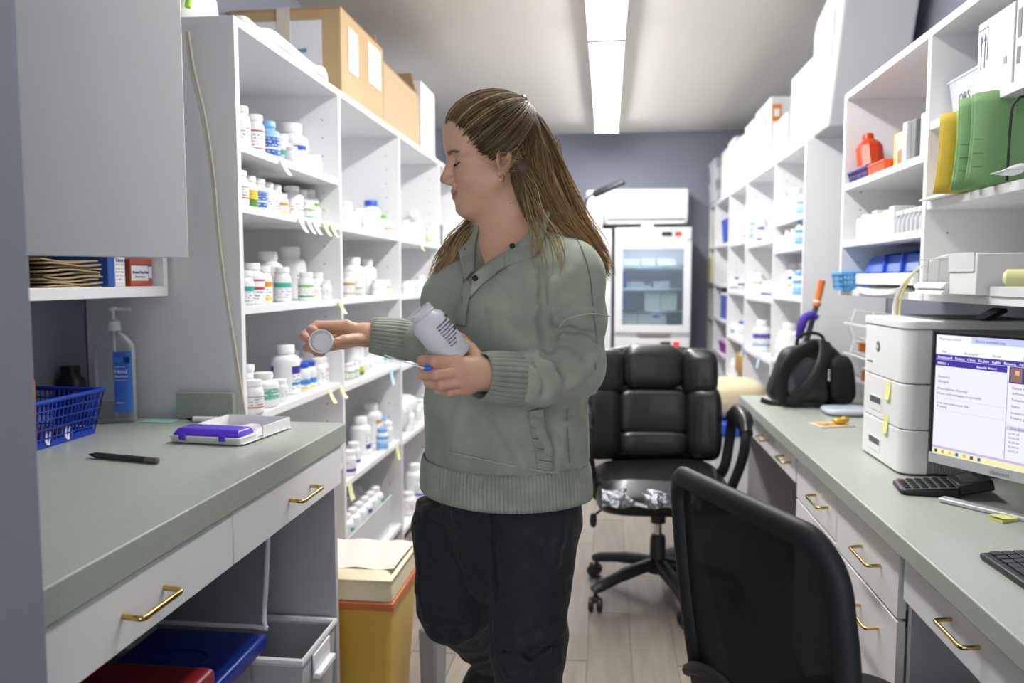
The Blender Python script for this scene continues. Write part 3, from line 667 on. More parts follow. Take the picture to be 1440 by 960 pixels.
# ================================================================ BACKPACK + folding umbrella
BF = mat('backpack_nylon', '#131417', .5, bump=(60, .5, .004)); BF2 = mat('backpack_panel', '#33353a', .28, bump=(14, .6, .01))
bx = thing('backpack', 'black nylon backpack slumped at the far end of the right worktop', 'backpack', (.85, 3.43, .76))
def soft(c, d, e=.6, s=0, amp=.012, fr=22):
    m = MB().pillow(c, d, e, 40)
    def q(x, y, z):
        n = math.sin(fr*x+s)*math.sin(fr*.8*z+2*s)+.5*math.sin(fr*1.9*x+fr*1.3*z+s)
        k = 1+amp*8*n*.3
        k *= 1-.42*max(0, (z-.80)/.25)
        return (c[0]+(x-c[0])*k, c[1]+(y-c[1])*k, max(.7605, c[2]+(z-c[2])*(1+amp*3*n)))
    return bend(m, q)
part('main_compartment', soft((.85, 3.46, .880), (.35, .19, .27), .55, 1, .018), BF, bx, smooth=2)
part('front_pocket', soft((.80, 3.375, .86), (.22, .12, .20), .6, 3, .016), BF2, bx, smooth=2)
part('top_flap', soft((.87, 3.45, .985), (.20, .16, .09), .7, 5), BF, bx, smooth=2)
def strap(pts, w_, name='strap', m_=BF): return part(name, MB().tube(smooth_path(pts, 6), w_/2, 12, flat=.25, up=(0, 1, 0)), m_, bx, smooth=True)
strap([at(1150, 485, Y=3.36), at(1120, 500, Y=3.33), at(1104, 520, Y=3.305), at(1098, 545, Y=3.30), at(1104, 564, Y=3.32)], .055)
strap([at(1160, 480, Y=3.36), at(1158, 505, Y=3.30), at(1140, 540, Y=3.28), at(1110, 566, Y=3.31)], .045)
strap([at(1070, 562, Y=3.40), at(1090, 567, Y=3.36), at(1130, 568, Y=3.31), at(1160, 570, Y=3.31)], .022, 'loose_strap')
strap([at(1120, 485, Y=3.4), at(1124, 473, Y=3.4), at(1140, 468, Y=3.4), at(1155, 472, Y=3.4), at(1160, 485, Y=3.4)], .014, 'grab_handle')
part('side_pocket', soft((.96, 3.42, .87), (.13, .14, .20), .55, 2, .016), BF, bx, smooth=2)
part('zip_pull', MB().pillow(tuple(at(1166, 528, Y=3.335)), (.012, .008, .05), .7, 10), CHROME, bx, smooth=True)
t = thing('folding_umbrella', 'folded umbrella with grey shaft, orange tip and purple cover stuck in the backpack', 'umbrella', tuple(at(1135, 475, Y=3.45)))
a, b, c_ = at(1128, 500, Y=3.45), at(1148, 430, Y=3.45), at(1156, 394, Y=3.45)
part('shaft', MB().tube([a, b], .012, 12), mat('umbrella_grey', '#4b4e55', .5), t, smooth=True)
part('tip', MB().tube([b, b.lerp(c_, .12), b.lerp(c_, .2), b.lerp(c_, .9), c_], [.017, .017, .0135, .0145, .0145], 14), mat('umbrella_orange', '#d4742a', .45), t, smooth=True)
part('band', MB().tube([b.lerp(c_, .15), b.lerp(c_, .22)], .0165, 14), WPL, t, smooth=True)
P = [at(1124, 474, Y=3.43), at(1126, 462, Y=3.42), at(1131, 448, Y=3.42), at(1141, 443, Y=3.42), at(1150, 447, Y=3.42)]
part('cover', MB().tube(smooth_path(P, 5), [.016]*6+[.019]*6+[.018]*5+[.012]*4, 14), mat('umbrella_purple', '#4a2fa0', .6, bump=(60, .4)), t, smooth=2)
# ================================================================ PILL BOTTLES
BOT = mat('bottle_white', '#eeeff2', .32, sss=0); BOTC = glassy('clear_plastic', '#e8ecf0', .22, .12, .35); BOTP = mat('bottle_pale_lilac', '#e6e1ee', .35)
BOTB = mat('bottle_sky_blue', '#86b6e6', .3)
CAPM = {'white': mat('cap_white', '#f1f1f3', .4), 'blue': mat('cap_blue', '#2f57c8', .4), 'green': mat('cap_green', '#6fbf3c', .4), 'sky': mat('cap_sky', '#7fb2ea', .35), 'clear': BOTC}
W_ = '#f3f3f5'
LAB = {
 'plain': ('printed white', [(0, W_)], {}),
 'red': ('red-banded', [(0, W_), (.06, '#b8433e'), (.12, W_), (.84, '#b8433e'), (.92, W_)], {'t0': .2, 't1': .75}),
 'redtag': ('red-tagged', [(0, W_), (.5, '#c9373a'), (.62, W_), (.86, '#b02a55'), (.94, W_)], {'t0': .1, 't1': .45}),
 'teal': ('teal-flashed', [(0, W_), (.6, '#3fae9a'), (.85, W_)], {'t0': .1, 't1': .55, 'text': '#2a56a8'}),
 'green': ('green-banded', [(0, W_), (.08, '#57a85c'), (.2, W_), (.72, '#7cc05a'), (.86, W_)], {'t0': .25, 't1': .7}),
 'greenblock': ('green-block', [(0, W_), (.3, '#6ab59c'), (.85, W_)], {'t0': .35, 't1': .8, 'text': '#e8fff4', 'lines': 5}),
 'yg': ('yellow and green', [(0, '#5c9440'), (.42, '#e2cf3a'), (.8, '#e8b33a'), (.9, W_)], {'t0': .1, 't1': .8}),
 'blue': ('blue', [(0, W_), (.08, '#2d5db4'), (.36, '#e8ecf6'), (.45, '#2d5db4'), (.9, '#a9c4e8')], {'t0': .2, 't1': .85, 'text': '#f0f4ff'}),
 'purple': ('purple-lettered', [(0, W_), (.05, '#b7a6d8'), (.1, W_)], {'text': '#5b3f9a', 't0': .2, 't1': .75}),
 'orange': ('orange and yellow', [(0, '#f0c63c'), (.18, W_), (.66, '#e89030'), (.9, W_)], {'t0': .22, 't1': .6}),
 'navy': ('navy-and-sky', [(0, W_), (.2, '#3f9be0'), (.32, W_), (.62, '#3c3a9c'), (.9, W_)], {'t0': .02, 't1': .6}),
 'bluelow': ('blue-footed', [(0, '#f0d848'), (.12, W_), (.3, '#4a8fd8'), (.62, W_)], {'t0': .1, 't1': .9, 'text': '#2c5fa8'}),
 'sky': ('sky blue', [(0, '#6fb2ea'), (.5, '#bfe0f6'), (.8, '#4a9be0')], {'text': '#ffffff', 't0': .2, 't1': .8}),
 'brown': ('orange-edged', [(0, W_), (.1, '#b9742e'), (.18, W_), (.75, '#c98a2c'), (.92, W_)], {'t0': .2, 't1': .7}),
 'violetlow': ('violet-footed', [(0, W_), (.15, '#5a4ca8'), (.38, W_)], {'t0': .4, 't1': .85}),
 'dot': ('red-dotted', [(0, W_), (.22, '#d85a50'), (.3, W_), (.78, '#3c3c44'), (.82, W_)], {'t0': .35, 't1': .75}),
 'none': (None, None, None)}
KB = {'s': (.022, .068), 'm': (.027, .095), 'mt': (.026, .110), 'l': (.034, .118), 'w': (.040, .112), 'x': (.046, .160), 'xl': (.056, .185), 'sq': (.044, .100), 'v': (.016, .058), 'j': (.055, .165)}
_bm = {}
def bottle_meshes(kind, body, lab, cap):
    r, h = KB[kind]; cr = r*(.80 if kind in 'smvmt' else .62)
    key = (kind, body)
    if key not in _bm:
        bmt = {'w': BOT, 'c': BOTC, 'p': BOTP, 'b': BOTB}[body]
        nn_ = 22 if r > .03 else 16
        _bm[key] = MB().lathe([(r*.9, 0), (r, .004), (r, h*.62), (r*.985, h*.68), (r*.9, h*.745), (cr*.95, h*.80), (cr*.92, h*.9)], nn_).mesh('pill_bottle', bmt, True)
    ck = (kind, 'cap', cap)
    if ck not in _bm: _bm[ck] = MB().lathe([(cr, h*.835), (cr*1.04, h*.84), (cr*1.04, h*.985), (cr*.97, h), (cr*.2, h)], 22).mesh('cap', CAPM[cap], True)
    lk = (kind, 'lab', lab)
    if lab != 'none' and lk not in _bm:
        a0 = .5; z0, z1 = h*.07, h*.635; R = r+.0004
        m = MB().grid(lambda u, v: (R*math.cos(a0+u*4.9), R*math.sin(a0+u*4.9), z0+(z1-z0)*v), 18, 1)
        st = LAB[lab]; _bm[lk] = m.mesh('label', label_mat('label_'+lab, st[1], **st[2]), 2)
    return _bm[key], _bm[ck], _bm.get(lk)
CELLS = {}
def bottle(cell, pxx, z, kind, lab='plain', cap='white', body='w', X=None, inset=.06, side=-1, yref=480):
    """pxx = where along the shelf (picture column of the bottle axis) on the vertical plane X"""
    xp = (-.956-inset) if side < 0 else (.86+inset)
    if X is not None: xp = X
    y = at(pxx, yref, X=xp).y; r_ = KB[kind][0]
    PP = LP if side < 0 else RP; yf = at(pxx, yref, X=-.956 if side < 0 else .86).y; bi = max(i for i, q in enumerate(PP[:-1]) if q <= max(yf, PP[0]))
    y = min(max(y, PP[bi]+.025+r_), PP[bi+1]-.003-r_)
    b, c, l = bottle_meshes(kind, body, lab, cap)
    o = link('pill_bottle', b); o.location = (xp, y, z); o.rotation_euler = (0, 0, (random.uniform(-.7, .7)+2.3 if kind not in ('x', 'xl') else -1.25) if side < 0 else random.uniform(-.7, .7)+2.6)
    link('cap', c, o)
    if l: link('label', l, o)
    sz = {'s': 'small', 'v': 'tiny', 'm': '', 'mt': 'slim', 'l': '', 'w': 'wide', 'x': 'large', 'xl': 'very large', 'sq': 'squat', 'j': 'big jug-like'}[kind]
    bc = {'w': 'white', 'c': 'clear', 'p': 'pale lilac', 'b': 'sky blue'}[body]
    capd = '' if cap in ('white', 'clear') else ', %s cap' % cap
    ld = '' if lab == 'none' else ', %s label' % LAB[lab][0]
    CELLS.setdefault(cell, []).append((pxx, o, (sz+' ' if sz else '')+bc+' bottle'+ld+capd))
    return o
ORD = 'first second third fourth fifth sixth seventh eighth ninth tenth eleventh twelfth thirteenth fourteenth fifteenth sixteenth seventeenth eighteenth nineteenth twentieth'.split()
def label_cells():
    for cell, L in CELLS.items():
        L.sort(key=lambda q: q[0])
        for i, (p, o, d) in enumerate(L):
            tag(o, '%s, %s from left, %s' % (d.strip().replace('sky blue bottle, sky blue label, sky cap', 'sky blue bottle'), ORD[i], cell), 'bottle', 'bottles: '+cell)
LZ1 = LZ[0]; eps = .0006
def fill(cell, z, items, side=-1):
    for it in items:
        k = dict(zip(('kind', 'lab', 'cap', 'body'), it[1:5])); ins = it[5] if len(it) > 5 else .06
        bottle(cell, it[0], z+eps, inset=ins, side=side, **k)
c = 'left bay one, top shelf'
fill(c, 1.638, [(346, 'mt', 'plain', 'white', 'w', .04), (366, 'mt', 'red', 'white', 'w', .05), (384, 'l', 'blue', 'sky', 'b', .07), (402, 'l', 'teal', 'white', 'w', .12), (416, 's', 'plain', 'white', 'w', .06),
    (427, 'm', 'none', 'blue', 'w', .09), (438, 's', 'plain', 'white', 'w', .07), (448, 's', 'plain', 'white', 'w', .05), (455, 'xl', 'plain', 'white', 'p', .15), (436, 'xl', 'none', 'white', 'p', .27)])
c = 'left bay one, second shelf'
fill(c, 1.478, [(341, 'm', 'dot', 'white', 'w', .04), (354, 'm', 'yg', 'white', 'w', .07), (367, 'm', 'blue', 'white', 'w', .07), (379, 'm', 'purple', 'white', 'w', .08), (390, 'm', 'purple', 'white', 'w', .08), (400, 's', 'orange', 'white', 'w', .06),
    (414, 'w', 'plain', 'white', 'w', .10), (428, 'mt', 'redtag', 'white', 'w', .10), (438, 's', 'green', 'white', 'w', .05), (446, 's', 'none', 'green', 'w', .07), (458, 'l', 'green', 'white', 'w', .10), (372, 'l', 'none', 'white', 'w', .2), (400, 'l', 'none', 'white', 'w', .22)])
c = 'left bay one, third shelf'
fill(c, 1.208, [(345, 'm', 'teal', 'white', 'w', .03), (357, 'l', 'redtag', 'white', 'w', .06), (372, 'mt', 'orange', 'white', 'w', .07), (380, 'x', 'redtag', 'white', 'w', .13), (399, 'mt', 'teal', 'white', 'w', .06), (410, 'xl', 'plain', 'white', 'w', .16),
    (432, 'm', 'green', 'white', 'w', .06), (443, 's', 'plain', 'white', 'w', .04), (448, 'm', 'teal', 'white', 'w', .08), (463, 's', 'plain', 'white', 'w', .05)])
c = 'left bay one, fourth shelf'
fill(c, .905, [(346, 'l', 'plain', 'white', 'w', .12), (355, 'm', 'dot', 'white', 'w', .02), (369, 'sq', 'greenblock', 'white', 'w', .05), (393, 's', 'plain', 'white', 'w', .04), (401, 'x', 'navy', 'white', 'w', .09), (424, 'm', 'bluelow', 'blue', 'w', .06), (433, 'm', 'bluelow', 'blue', 'w', .06),
    (446, 'm', 'plain', 'white', 'w', .06), (458, 'm', 'brown', 'white', 'w', .07), (467, 'm', 'plain', 'white', 'w', .07), (432, 'l', 'none', 'white', 'w', .17), (449, 'l', 'none', 'white', 'w', .18), (465, 'l', 'none', 'white', 'w', .18)])
c = 'left bay one, low shelf'
fill(c, .605, [(474, 's', 'plain', 'white', 'w', .05)])
c = 'left bay two, top shelf'
fill(c, 1.478, [(489, 'm', 'plain', 'white', 'w', .03), (499, 's', 'plain', 'white', 'w', .05), (508, 'w', 'none', 'white', 'w', .14), (517, 's', 'plain', 'white', 'w', .05), (528, 'x', 'none', 'blue', 'w', .12), (526, 's', 'plain', 'white', 'w', .04), (536, 's', 'plain', 'white', 'w', .07), (542, 'm', 'none', 'green', 'w', .08), (550, 's', 'orange', 'white', 'w', .08), (556, 's', 'orange', 'white', 'w', .05)])
c = 'left bay two, second shelf'
fill(c, 1.21, [(491, 'm', 'brown', 'white', 'w', .04), (498, 'x', 'none', 'white', 'w', .10), (504, 's', 'green', 'white', 'w', .03), (516, 'x', 'plain', 'white', 'w', .12), (530, 's', 'plain', 'white', 'w', .06), (537, 's', 'purple', 'white', 'w', .06), (544, 's', 'green', 'white', 'w', .06), (551, 's', 'orange', 'white', 'w', .06), (538, 'm', 'none', 'white', 'w', .18)])
c = 'left bay two, third shelf'
fill(c, .885, [(490, 's', 'green', 'white', 'w', .04), (497, 's', 'green', 'white', 'w', .04), (504, 's', 'yg', 'white', 'w', .05), (511, 's', 'plain', 'white', 'w', .05), (518, 's', 'plain', 'white', 'w', .06), (525, 's', 'purple', 'white', 'w', .06), (532, 's', 'plain', 'white', 'w', .06), (539, 's', 'teal', 'white', 'w', .06), (546, 's', 'blue', 'white', 'w', .06), (553, 's', 'plain', 'white', 'w', .06), (494, 'l', 'none', 'green', 'w', .2), (514, 'l', 'none', 'white', 'w', .2)])
c = 'left bay two, fourth shelf'
fill(c, .525, [(488, 'm', 'violetlow', 'white', 'w', .03), (495, 'm', 'violetlow', 'white', 'w', .06), (505, 'x', 'violetlow', 'white', 'w', .10), (519, 'xl', 'brown', 'white', 'w', .13), (535, 'l', 'sky', 'sky', 'w', .08), (543, 'm', 'none', 'white', 'w', .05), (549, 'm', 'plain', 'white', 'w', .07), (556, 'm', 'plain', 'white', 'w', .09), (536, 'm', 'sky', 'sky', 'w', .03)])
for o_ in [q for q in CELLS['left bay two, fourth shelf'][:1]]: pass
c = 'left bay three, top shelf'
fill(c, 1.477, [(571, 'm', 'plain', 'white', 'w', .05), (580, 'm', 'plain', 'white', 'w', .05), (589, 'w', 'plain', 'white', 'w', .08), (597, 'xl', 'none', 'white', 'c', .14), (606, 'm', 'yg', 'white', 'w', .05), (613, 'm', 'plain', 'white', 'w', .05)])
c = 'left bay three, second shelf'
fill(c, 1.205, [(571, 's', 'plain', 'white', 'w', .05), (578, 's', 'purple', 'white', 'w', .05), (585, 's', 'green', 'white', 'w', .05), (592, 'm', 'plain', 'white', 'w', .07), (599, 's', 'plain', 'white', 'w', .05), (606, 's', 'plain', 'white', 'w', .05)])
c = 'left bay three, fourth shelf'
fill(c, .512, [(571, 'w', 'none', 'white', 'w', .05), (580, 'w', 'plain', 'white', 'w', .06), (589, 'w', 'none', 'white', 'w', .06), (598, 'w', 'plain', 'white', 'w', .06)])
c = 'left bay three, bottom shelf'
fill(c, .0746, [(572, 'w', 'plain', 'white', 'w', .05), (580, 'xl', 'none', 'white', 'w', .1), (589, 'w', 'violetlow', 'white', 'w', .06)])
c = 'left bay four, top shelf'
fill(c, 1.477, [(624, 'm', 'plain', 'white', 'w', .05), (630, 'w', 'none', 'white', 'w', .07)])
# clear bin of bottles on bay two's bottom shelf
bn = thing('clear_bin', 'clear plastic bin packed with white bottles, bottom of left bay two', 'bin', (-1.07, 3.2, .121))
def open_bin(parent, x0, x1, y0, y1, z0, z1, m_, t_=.003, rim=.008, tp=.0, rname='rim', wall='bin_wall'):
    a = MB(); b = MB()
    for (u0, v0, u1, v1) in ((x0, y0, x1, y0), (x1, y0, x1, y1), (x1, y1, x0, y1), (x0, y1, x0, y0)):
        a.add([(u0+(tp if u0 == x0 else -tp), v0+(tp if v0 == y0 else -tp), z0), (u1+(tp if u1 == x0 else -tp), v1+(tp if v1 == y0 else -tp), z0), (u1, v1, z1), (u0, v0, z1)], [(0, 1, 2, 3)])
    a.add([(x0+tp, y0+tp, z0), (x1-tp, y0+tp, z0), (x1-tp, y1-tp, z0), (x0+tp, y1-tp, z0)], [(0, 1, 2, 3)])
    o = part(wall, a, m_, parent); so = o.modifiers.new('s', 'SOLIDIFY'); so.thickness = t_
    b.tube([(x0, y0, z1), (x1, y0, z1), (x1, y1, z1), (x0, y1, z1)], rim/2, 8, closed=True); part(rname, b, m_, parent, smooth=True)
    return o
open_bin(bn, -1.33, -.975, 2.87, 3.5, .1215, .29, BOTC, tp=.01)
c = 'in the clear bottom bin'
for lay, i in [(l_, i_) for l_ in (0, 1) for i_ in range(4)]:
    for j in range(7):
        X_ = -1.0-.03-i*.083; Y_ = 2.92+j*.083
        b, cc, l = bottle_meshes('w', 'w', ('plain', 'teal', 'none', 'plain', 'navy')[(i*3+j) % 5], 'white')
        o = link('pill_bottle', b); o.location = (X_, Y_, .1265+.1125*lay); o.rotation_euler = (0, 0, -1.2+.3*random.random()); link('cap', cc, o)
        if l: link('label', l, o)
        tag(o, 'white bottle, %s layer, %s row, %s from the near end, in the clear bin' % (('lower', 'upper')[lay], ('front', 'second', 'third', 'rear')[i], ORD[j]), 'bottle', 'bottles in the clear bottom bin')
# right far shelving
c = 'right nearest bay, top shelf'
fill(c, 1.573, [(1103, 's', 'orange', 'white', 'w', .05), (1113, 'x', 'none', 'white', 'w', .08), (1124, 'm', 'sky', 'white', 'w', .03)], 1)
c = 'right nearest bay, second shelf'
fill(c, 1.433, [(1100, 's', 'plain', 'white', 'w', .05), (1107, 'm', 'plain', 'white', 'w', .05), (1115, 'm', 'plain', 'white', 'w', .05), (1124, 'l', 'sky', 'sky', 'w', .04)], 1)
c = 'right nearest bay, third shelf'
fill(c, 1.199, [(1097, 'l', 'plain', 'white', 'w', .08), (1104, 'x', 'none', 'white', 'w', .1), (1112, 'm', 'brown', 'blue', 'w', .05), (1121, 'l', 'sky', 'sky', 'w', .04), (1129, 'x', 'none', 'white', 'c', .1)], 1)
c = 'right nearest bay, fourth shelf'
fill(c, .87, [(1106, 'xl', 'none', 'white', 'w', .08), (1097, 'm', 'plain', 'white', 'w', .04)], 1)
c = 'right second bay, top shelf'
fill(c, 1.493, [(1058, 'x', 'none', 'white', 'w', .08), (1066, 'm', 'violetlow', 'blue', 'w', .04), (1074, 's', 'plain', 'white', 'w', .05), (1083, 'm', 'plain', 'white', 'w', .05)], 1)
c = 'right second bay, second shelf'
fill(c, 1.176, [(1056, 's', 'plain', 'white', 'w', .04), (1066, 's', 'plain', 'white', 'w', .05), (1076, 'm', 'violetlow', 'white', 'w', .04), (1084, 'm', 'violetlow', 'white', 'w', .05)], 1)
c = 'right second bay, third shelf'
fill(c, .85, [(1072, 'xl', 'navy', 'white', 'w', .07), (1060, 'x', 'none', 'white', 'w', .12)], 1)
c = 'right third bay, top shelf'
fill(c, 1.53, [(1030, 'm', 'plain', 'white', 'w', .05), (1038, 'l', 'plain', 'white', 'w', .05), (1046, 'm', 'sky', 'sky', 'w', .04)], 1)
c = 'right third bay, second shelf'
fill(c, 1.199, [(1029, 'm', 'violetlow', 'white', 'w', .04), (1035, 'm', 'violetlow', 'blue', 'w', .05), (1042, 'm', 'navy', 'white', 'w', .04), (1046, 'l', 'green', 'white', 'w', .08)], 1)
c = 'right third bay, third shelf'
fill(c, .88, [(1032, 'm', 'bluelow', 'white', 'w', .05), (1038, 'm', 'plain', 'white', 'w', .05), (1043, 'l', 'plain', 'blue', 'w', .05)], 1)
c = 'right third bay, fourth shelf'
fill(c, .6, [(1034, 'l', 'none', 'white', 'w', .05), (1042, 'm', 'violetlow', 'white', 'w', .05)], 1)
label_cells()
# ================================================================ CARTONS
def carton(x0, y0, z0, x1, y1, z1, label, m_=None, name='box', cat='box', group=None, lid=True, bevel=.002):
    t = part(name, MB().box((x0, y0, z0), (x1, y1, z1)), m_ or BXW, None, bevel=bevel)
    return tag(t, label, cat, group)
zt = 1.9556
# big cardboard box on the left shelving
t = thing('cardboard_box', 'largest brown cardboard box on the left shelving, white label with blue lettering', 'box', (-1.18, 3.1, zt))
part('carton_body', MB().box((-1.39, 2.87, zt), (-.965, 3.42, zt+.305)), CARD, t, bevel=.003)
part('top_flap', MB().box((-1.39, 2.865, zt+.303), (-.965, 3.14, zt+.307)), CARD, t)
part('top_flap', MB().box((-1.39, 3.146, zt+.303), (-.965, 3.42, zt+.307)), CARD, t)
part('shipping_label', MB().box((-1.295, 2.8665, zt+.03), (-1.037, 2.869, zt+.262)), mat('label_paper', '#dfe3ea', .6), t)
part('packing_tape', MB().box((-1.205, 2.863, zt+.175), (-1.155, 2.8665, zt+.308)), mat('clear_tape', '#d6cabc', .15), t)
text_part('label_lettering', 'customer angels', .0215, (-1.232, 2.862, zt+.15), (1, 0, 0), (0, 0, 1), mat('ink_teal', '#3b93ad', .6), t, bold=.0008)
part('side_label', MB().box((-.9635, 2.95, zt+.10), (-.962, 3.06, zt+.26)), PAPER, t)
part('side_label', MB().box((-.9635, 3.20, zt+.12), (-.962, 3.37, zt+.28)), PAPER, t)
# second, open box
t = thing('cardboard_box', 'open brown cardboard box behind the largest one on the left shelving', 'box', (-1.18, 3.8, zt))
yb0, yb1, zb = 3.46, 4.12, zt+.27
for a, b in (((-1.38, yb0, zt), (-.975, yb0+.006, zb)), ((-1.38, yb1-.006, zt), (-.975, yb1, zb)), ((-.981, yb0+.006, zt), (-.975, yb1-.006, zb)), ((-1.38, yb0+.006, zt), (-1.374, yb1-.006, zb)), ((-1.374, yb0+.006, zt), (-.981, yb1-.006, zt+.006))):
    part('carton_wall', MB().box(a, b), mat('card_tan', '#b59c7c', .8, bump=(90, .15, .002)), t)
m = MB().add([(-1.37, yb0, zb), (-.985, yb0, zb), (-1.0, yb0-.03, zb+.10), (-1.35, yb0-.03, zb+.10)], [(0, 1, 2, 3)]); o = part('flap', m, CARD, t); o.modifiers.new('s', 'SOLIDIFY').thickness = .004
m = MB().add([(-1.37, yb1, zb), (-.985, yb1, zb), (-1.0, yb1-.06, zb+.10), (-1.35, yb1-.06, zb+.10)], [(0, 1, 2, 3)]); o = part('flap', m, CARD, t); o.modifiers.new('s', 'SOLIDIFY').thickness = .004
m = MB().add([(-.976, yb0+.01, zb), (-.976, yb1-.01, zb), (-1.03, yb1-.04, zb-.10), (-1.03, yb0+.04, zb-.10)], [(0, 1, 2, 3)]); o = part('flap', m, CARD, t); o.modifiers.new('s', 'SOLIDIFY').thickness = .004
t = carton(-1.33, 4.17, zt, -.975, 4.5, zt+.36, 'tall white carton with green mark, last of the boxes on the left shelving')
part('green_mark', MB().box((-.9745, 4.27, zt+.1), (-.973, 4.31, zt+.26)), mat('mark_green', '#b8d977', .6), t)
# white bag with green edge and papers at the near end of the shelf top
t = part('white_bag', MB().pillow((-1.19, 2.12, zt+.075), (.2, .28, .15), .7, 24), mat('bag_white', '#eceeea', .5), None, smooth=2); tag(t, 'white bag with lime green edge on top of the near shelving end', 'bag')
part('green_trim', MB().tube([(-1.09, 2.02, zt+.03), (-1.085, 2.03, zt+.09), (-1.09, 2.04, zt+.15)], .008, 8), mat('lime', '#9ad12e', .5), t, smooth=True)
m = bend(MB().pillow((-1.0, 2.44, zt+.020), (.085, .68, .038), .55, 40), lambda x, y, z: (x+.006*math.sin(22*y), y, zt+.0005+(z-zt)*(1+.25*math.sin(31*y)))); t = part('paper_roll', m, PAPER, None, smooth=2); tag(t, 'flattened white wrap on the shelving top before the largest cardboard box', 'paper')
# boxes on the right far shelving
zr = 1.8956
def prism_x(m, poly, x0, x1, mi=0):
    n = len(poly); return m.add([(x, y, z) for x in (x0, x1) for y, z in poly], [tuple(range(n)), tuple(range(2*n-1, n-1, -1))]+[(i, n+i, n+(i+1) % n, (i+1) % n) for i in range(n)], mi)
FOAM = mat('foam_white', '#cdced2', .6, bump=(200, .05))
t = part('foam_panel', prism_x(MB(), [(3.42, zr), (3.695, zr), (3.695, 2.34), (3.65, 2.385), (3.25, 2.50), (3.195, 2.49)], .885, 1.165), FOAM, None, bevel=.012, seg=3)
tag(t, 'big grey-white foam block tilted towards the camera on top of the right shelving', 'foam block')
part('handle_slot', prism_x(MB(), [(3.38, 2.16), (3.40, 2.16), (3.37, 2.34), (3.35, 2.34)], .882, .886), mat('slot_grey', '#b4b5bb', .7), t)
t = carton(.885, 3.70, zr, 1.19, 4.10, 2.25, 'white carton directly behind the tilted foam block on the right shelving', FOAM)
part('slot', MB().box((.8835, 3.95, 2.08), (.885, 3.965, 2.15)), MATS['slot_grey'], t)
t = carton(.885, 4.17, zr, 1.1, 4.5, 2.11, 'small white carton behind the two big ones on the right shelving')
part('grey_stripe', MB().box((.8835, 4.25, 2.0), (.885, 4.40, 2.03)), MATS['slot_grey'], t)
t = carton(.88, 4.56, zr, 1.18, 5.02, 2.27, 'tall white box with an orange square on the right shelving')
part('orange_square', MB().box((.885, 4.558, 2.14), (.935, 4.56, 2.23)), mat('orange_print', '#e0892c', .6), t)
part('white_square', MB().box((.895, 4.5565, 2.165), (.925, 4.558, 2.205)), WPL, t)
for i, (y0, y1, h) in enumerate(((5.07, 5.38, .36), (5.42, 5.76, .33), (5.80, 6.12, .38), (6.17, 6.45, .36))):
    t = carton(.88, y0, zr, 1.15, y1, zr+h, 'white carton atop the right shelving, %s of four narrow ones' % ('nearest', 'second nearest', 'third nearest', 'farthest')[i])
    part('peach_stripe', MB().box((.8785, y0+.03, zr+.06), (.88, y0+.07, zr+h-.12)), mat('peach_print', '#f0d3b4', .6), t)
for i in range(2):
    t = thing('storage_tub', 'clear storage tub atop the right shelving by the back wall, %s of two' % ('lower', 'upper')[i], 'tub', (.93, 6.7, zr+.17*i))
    open_bin(t, .84, 1.12, 6.50, 6.9, zr+.002+.17*i, zr+.15+.17*i, BOTC, tp=.01, rim=.014)
    part('tub_lid', MB().box((.835, 6.495, zr+.155+.17*i), (1.125, 6.905, zr+.168+.17*i)), BOTC, t, bevel=.003)
    part('contents', MB().box((.87, 6.53, zr+.008+.17*i), (1.09, 6.87, zr+.10+.17*i)), PAPER, t)
# ================================================================ THINGS IN THE FAR RIGHT SHELVES
BLB = mat('bin_blue', '#3358b8', .5); PUR = mat('bin_purple', '#6d3aa8', .5); BKC = mat('blue_paper', '#5063a8', .6); MAG = mat('magenta_plastic', '#9a2f9a', .45)
def fbin(x0, y0, z0, x1, y1, z1, m_, label, name='bin'):
    t = thing(name, label, name.replace('_', ' '), ((x0+x1)/2, (y0+y1)/2, z0)); open_bin(t, x0, x1, y0, y1, z0, z1, m_, tp=.012, rim=.012); return t
fbin(.87, 5.95, 1.548, 1.15, 6.3, 1.72, BLB, 'blue plastic bin on the top shelf of the fourth right shelving bay')
for i in range(9):
    y = 5.94+i*.055
    t = part('folder', MB().box((.875+.01*(i % 3), y, 1.0), (1.12, y+.045, 1.18+.02*((i*7) % 3))), (BKC, mat('purple_paper', '#6a62a8', .6), PAPER)[(i*5) % 3], None); t.location.z = -.0195
    tag(t, '%s folder, %s from the near end, on the blue files shelf at the far right' % (('blue', 'purple', 'white')[(i*5) % 3], ORD[i]), 'folder', 'folders on the far right shelving')
t = part('black_folder', MB().box((.90, 5.95, 1.192), (1.15, 6.4, 1.215)), BLACKP, None); tag(t, 'black folder lying across the tops of the blue folders', 'folder')
for i in range(4):
    t = part('folder', MB().box((.84, 6.66+i*.06, 1.2505), (1.1, 6.70+i*.06, 1.46)), mat('cream_folder', '#dfdcb4', .7), None)
    tag(t, 'cream folder, %s from the near end, in the farthest right shelving bay' % ORD[i], 'folder', 'cream folders in the farthest bay')
    t = part('folder', MB().box((.88, 6.66+i*.06, 1.5505), (1.1, 6.70+i*.06, 1.72)), MATS['cream_folder'], None)
    tag(t, 'cream folder, %s from the near end, on the top shelf of the farthest bay' % ORD[i], 'folder', 'cream folders on the farthest top shelf')
t = fbin(.87, 5.93, .7205, 1.1, 6.35, .80, MAG, 'magenta bin on the lower shelf of the fourth right shelving bay')
t = part('package', MB().box((.89, 5.98, .8), (1.08, 6.28, .87)), mat('lilac_pack', '#cdb9da', .6), None, bevel=.01); t.location.z = -.045; tag(t, 'lilac package lying in the magenta bin', 'package')
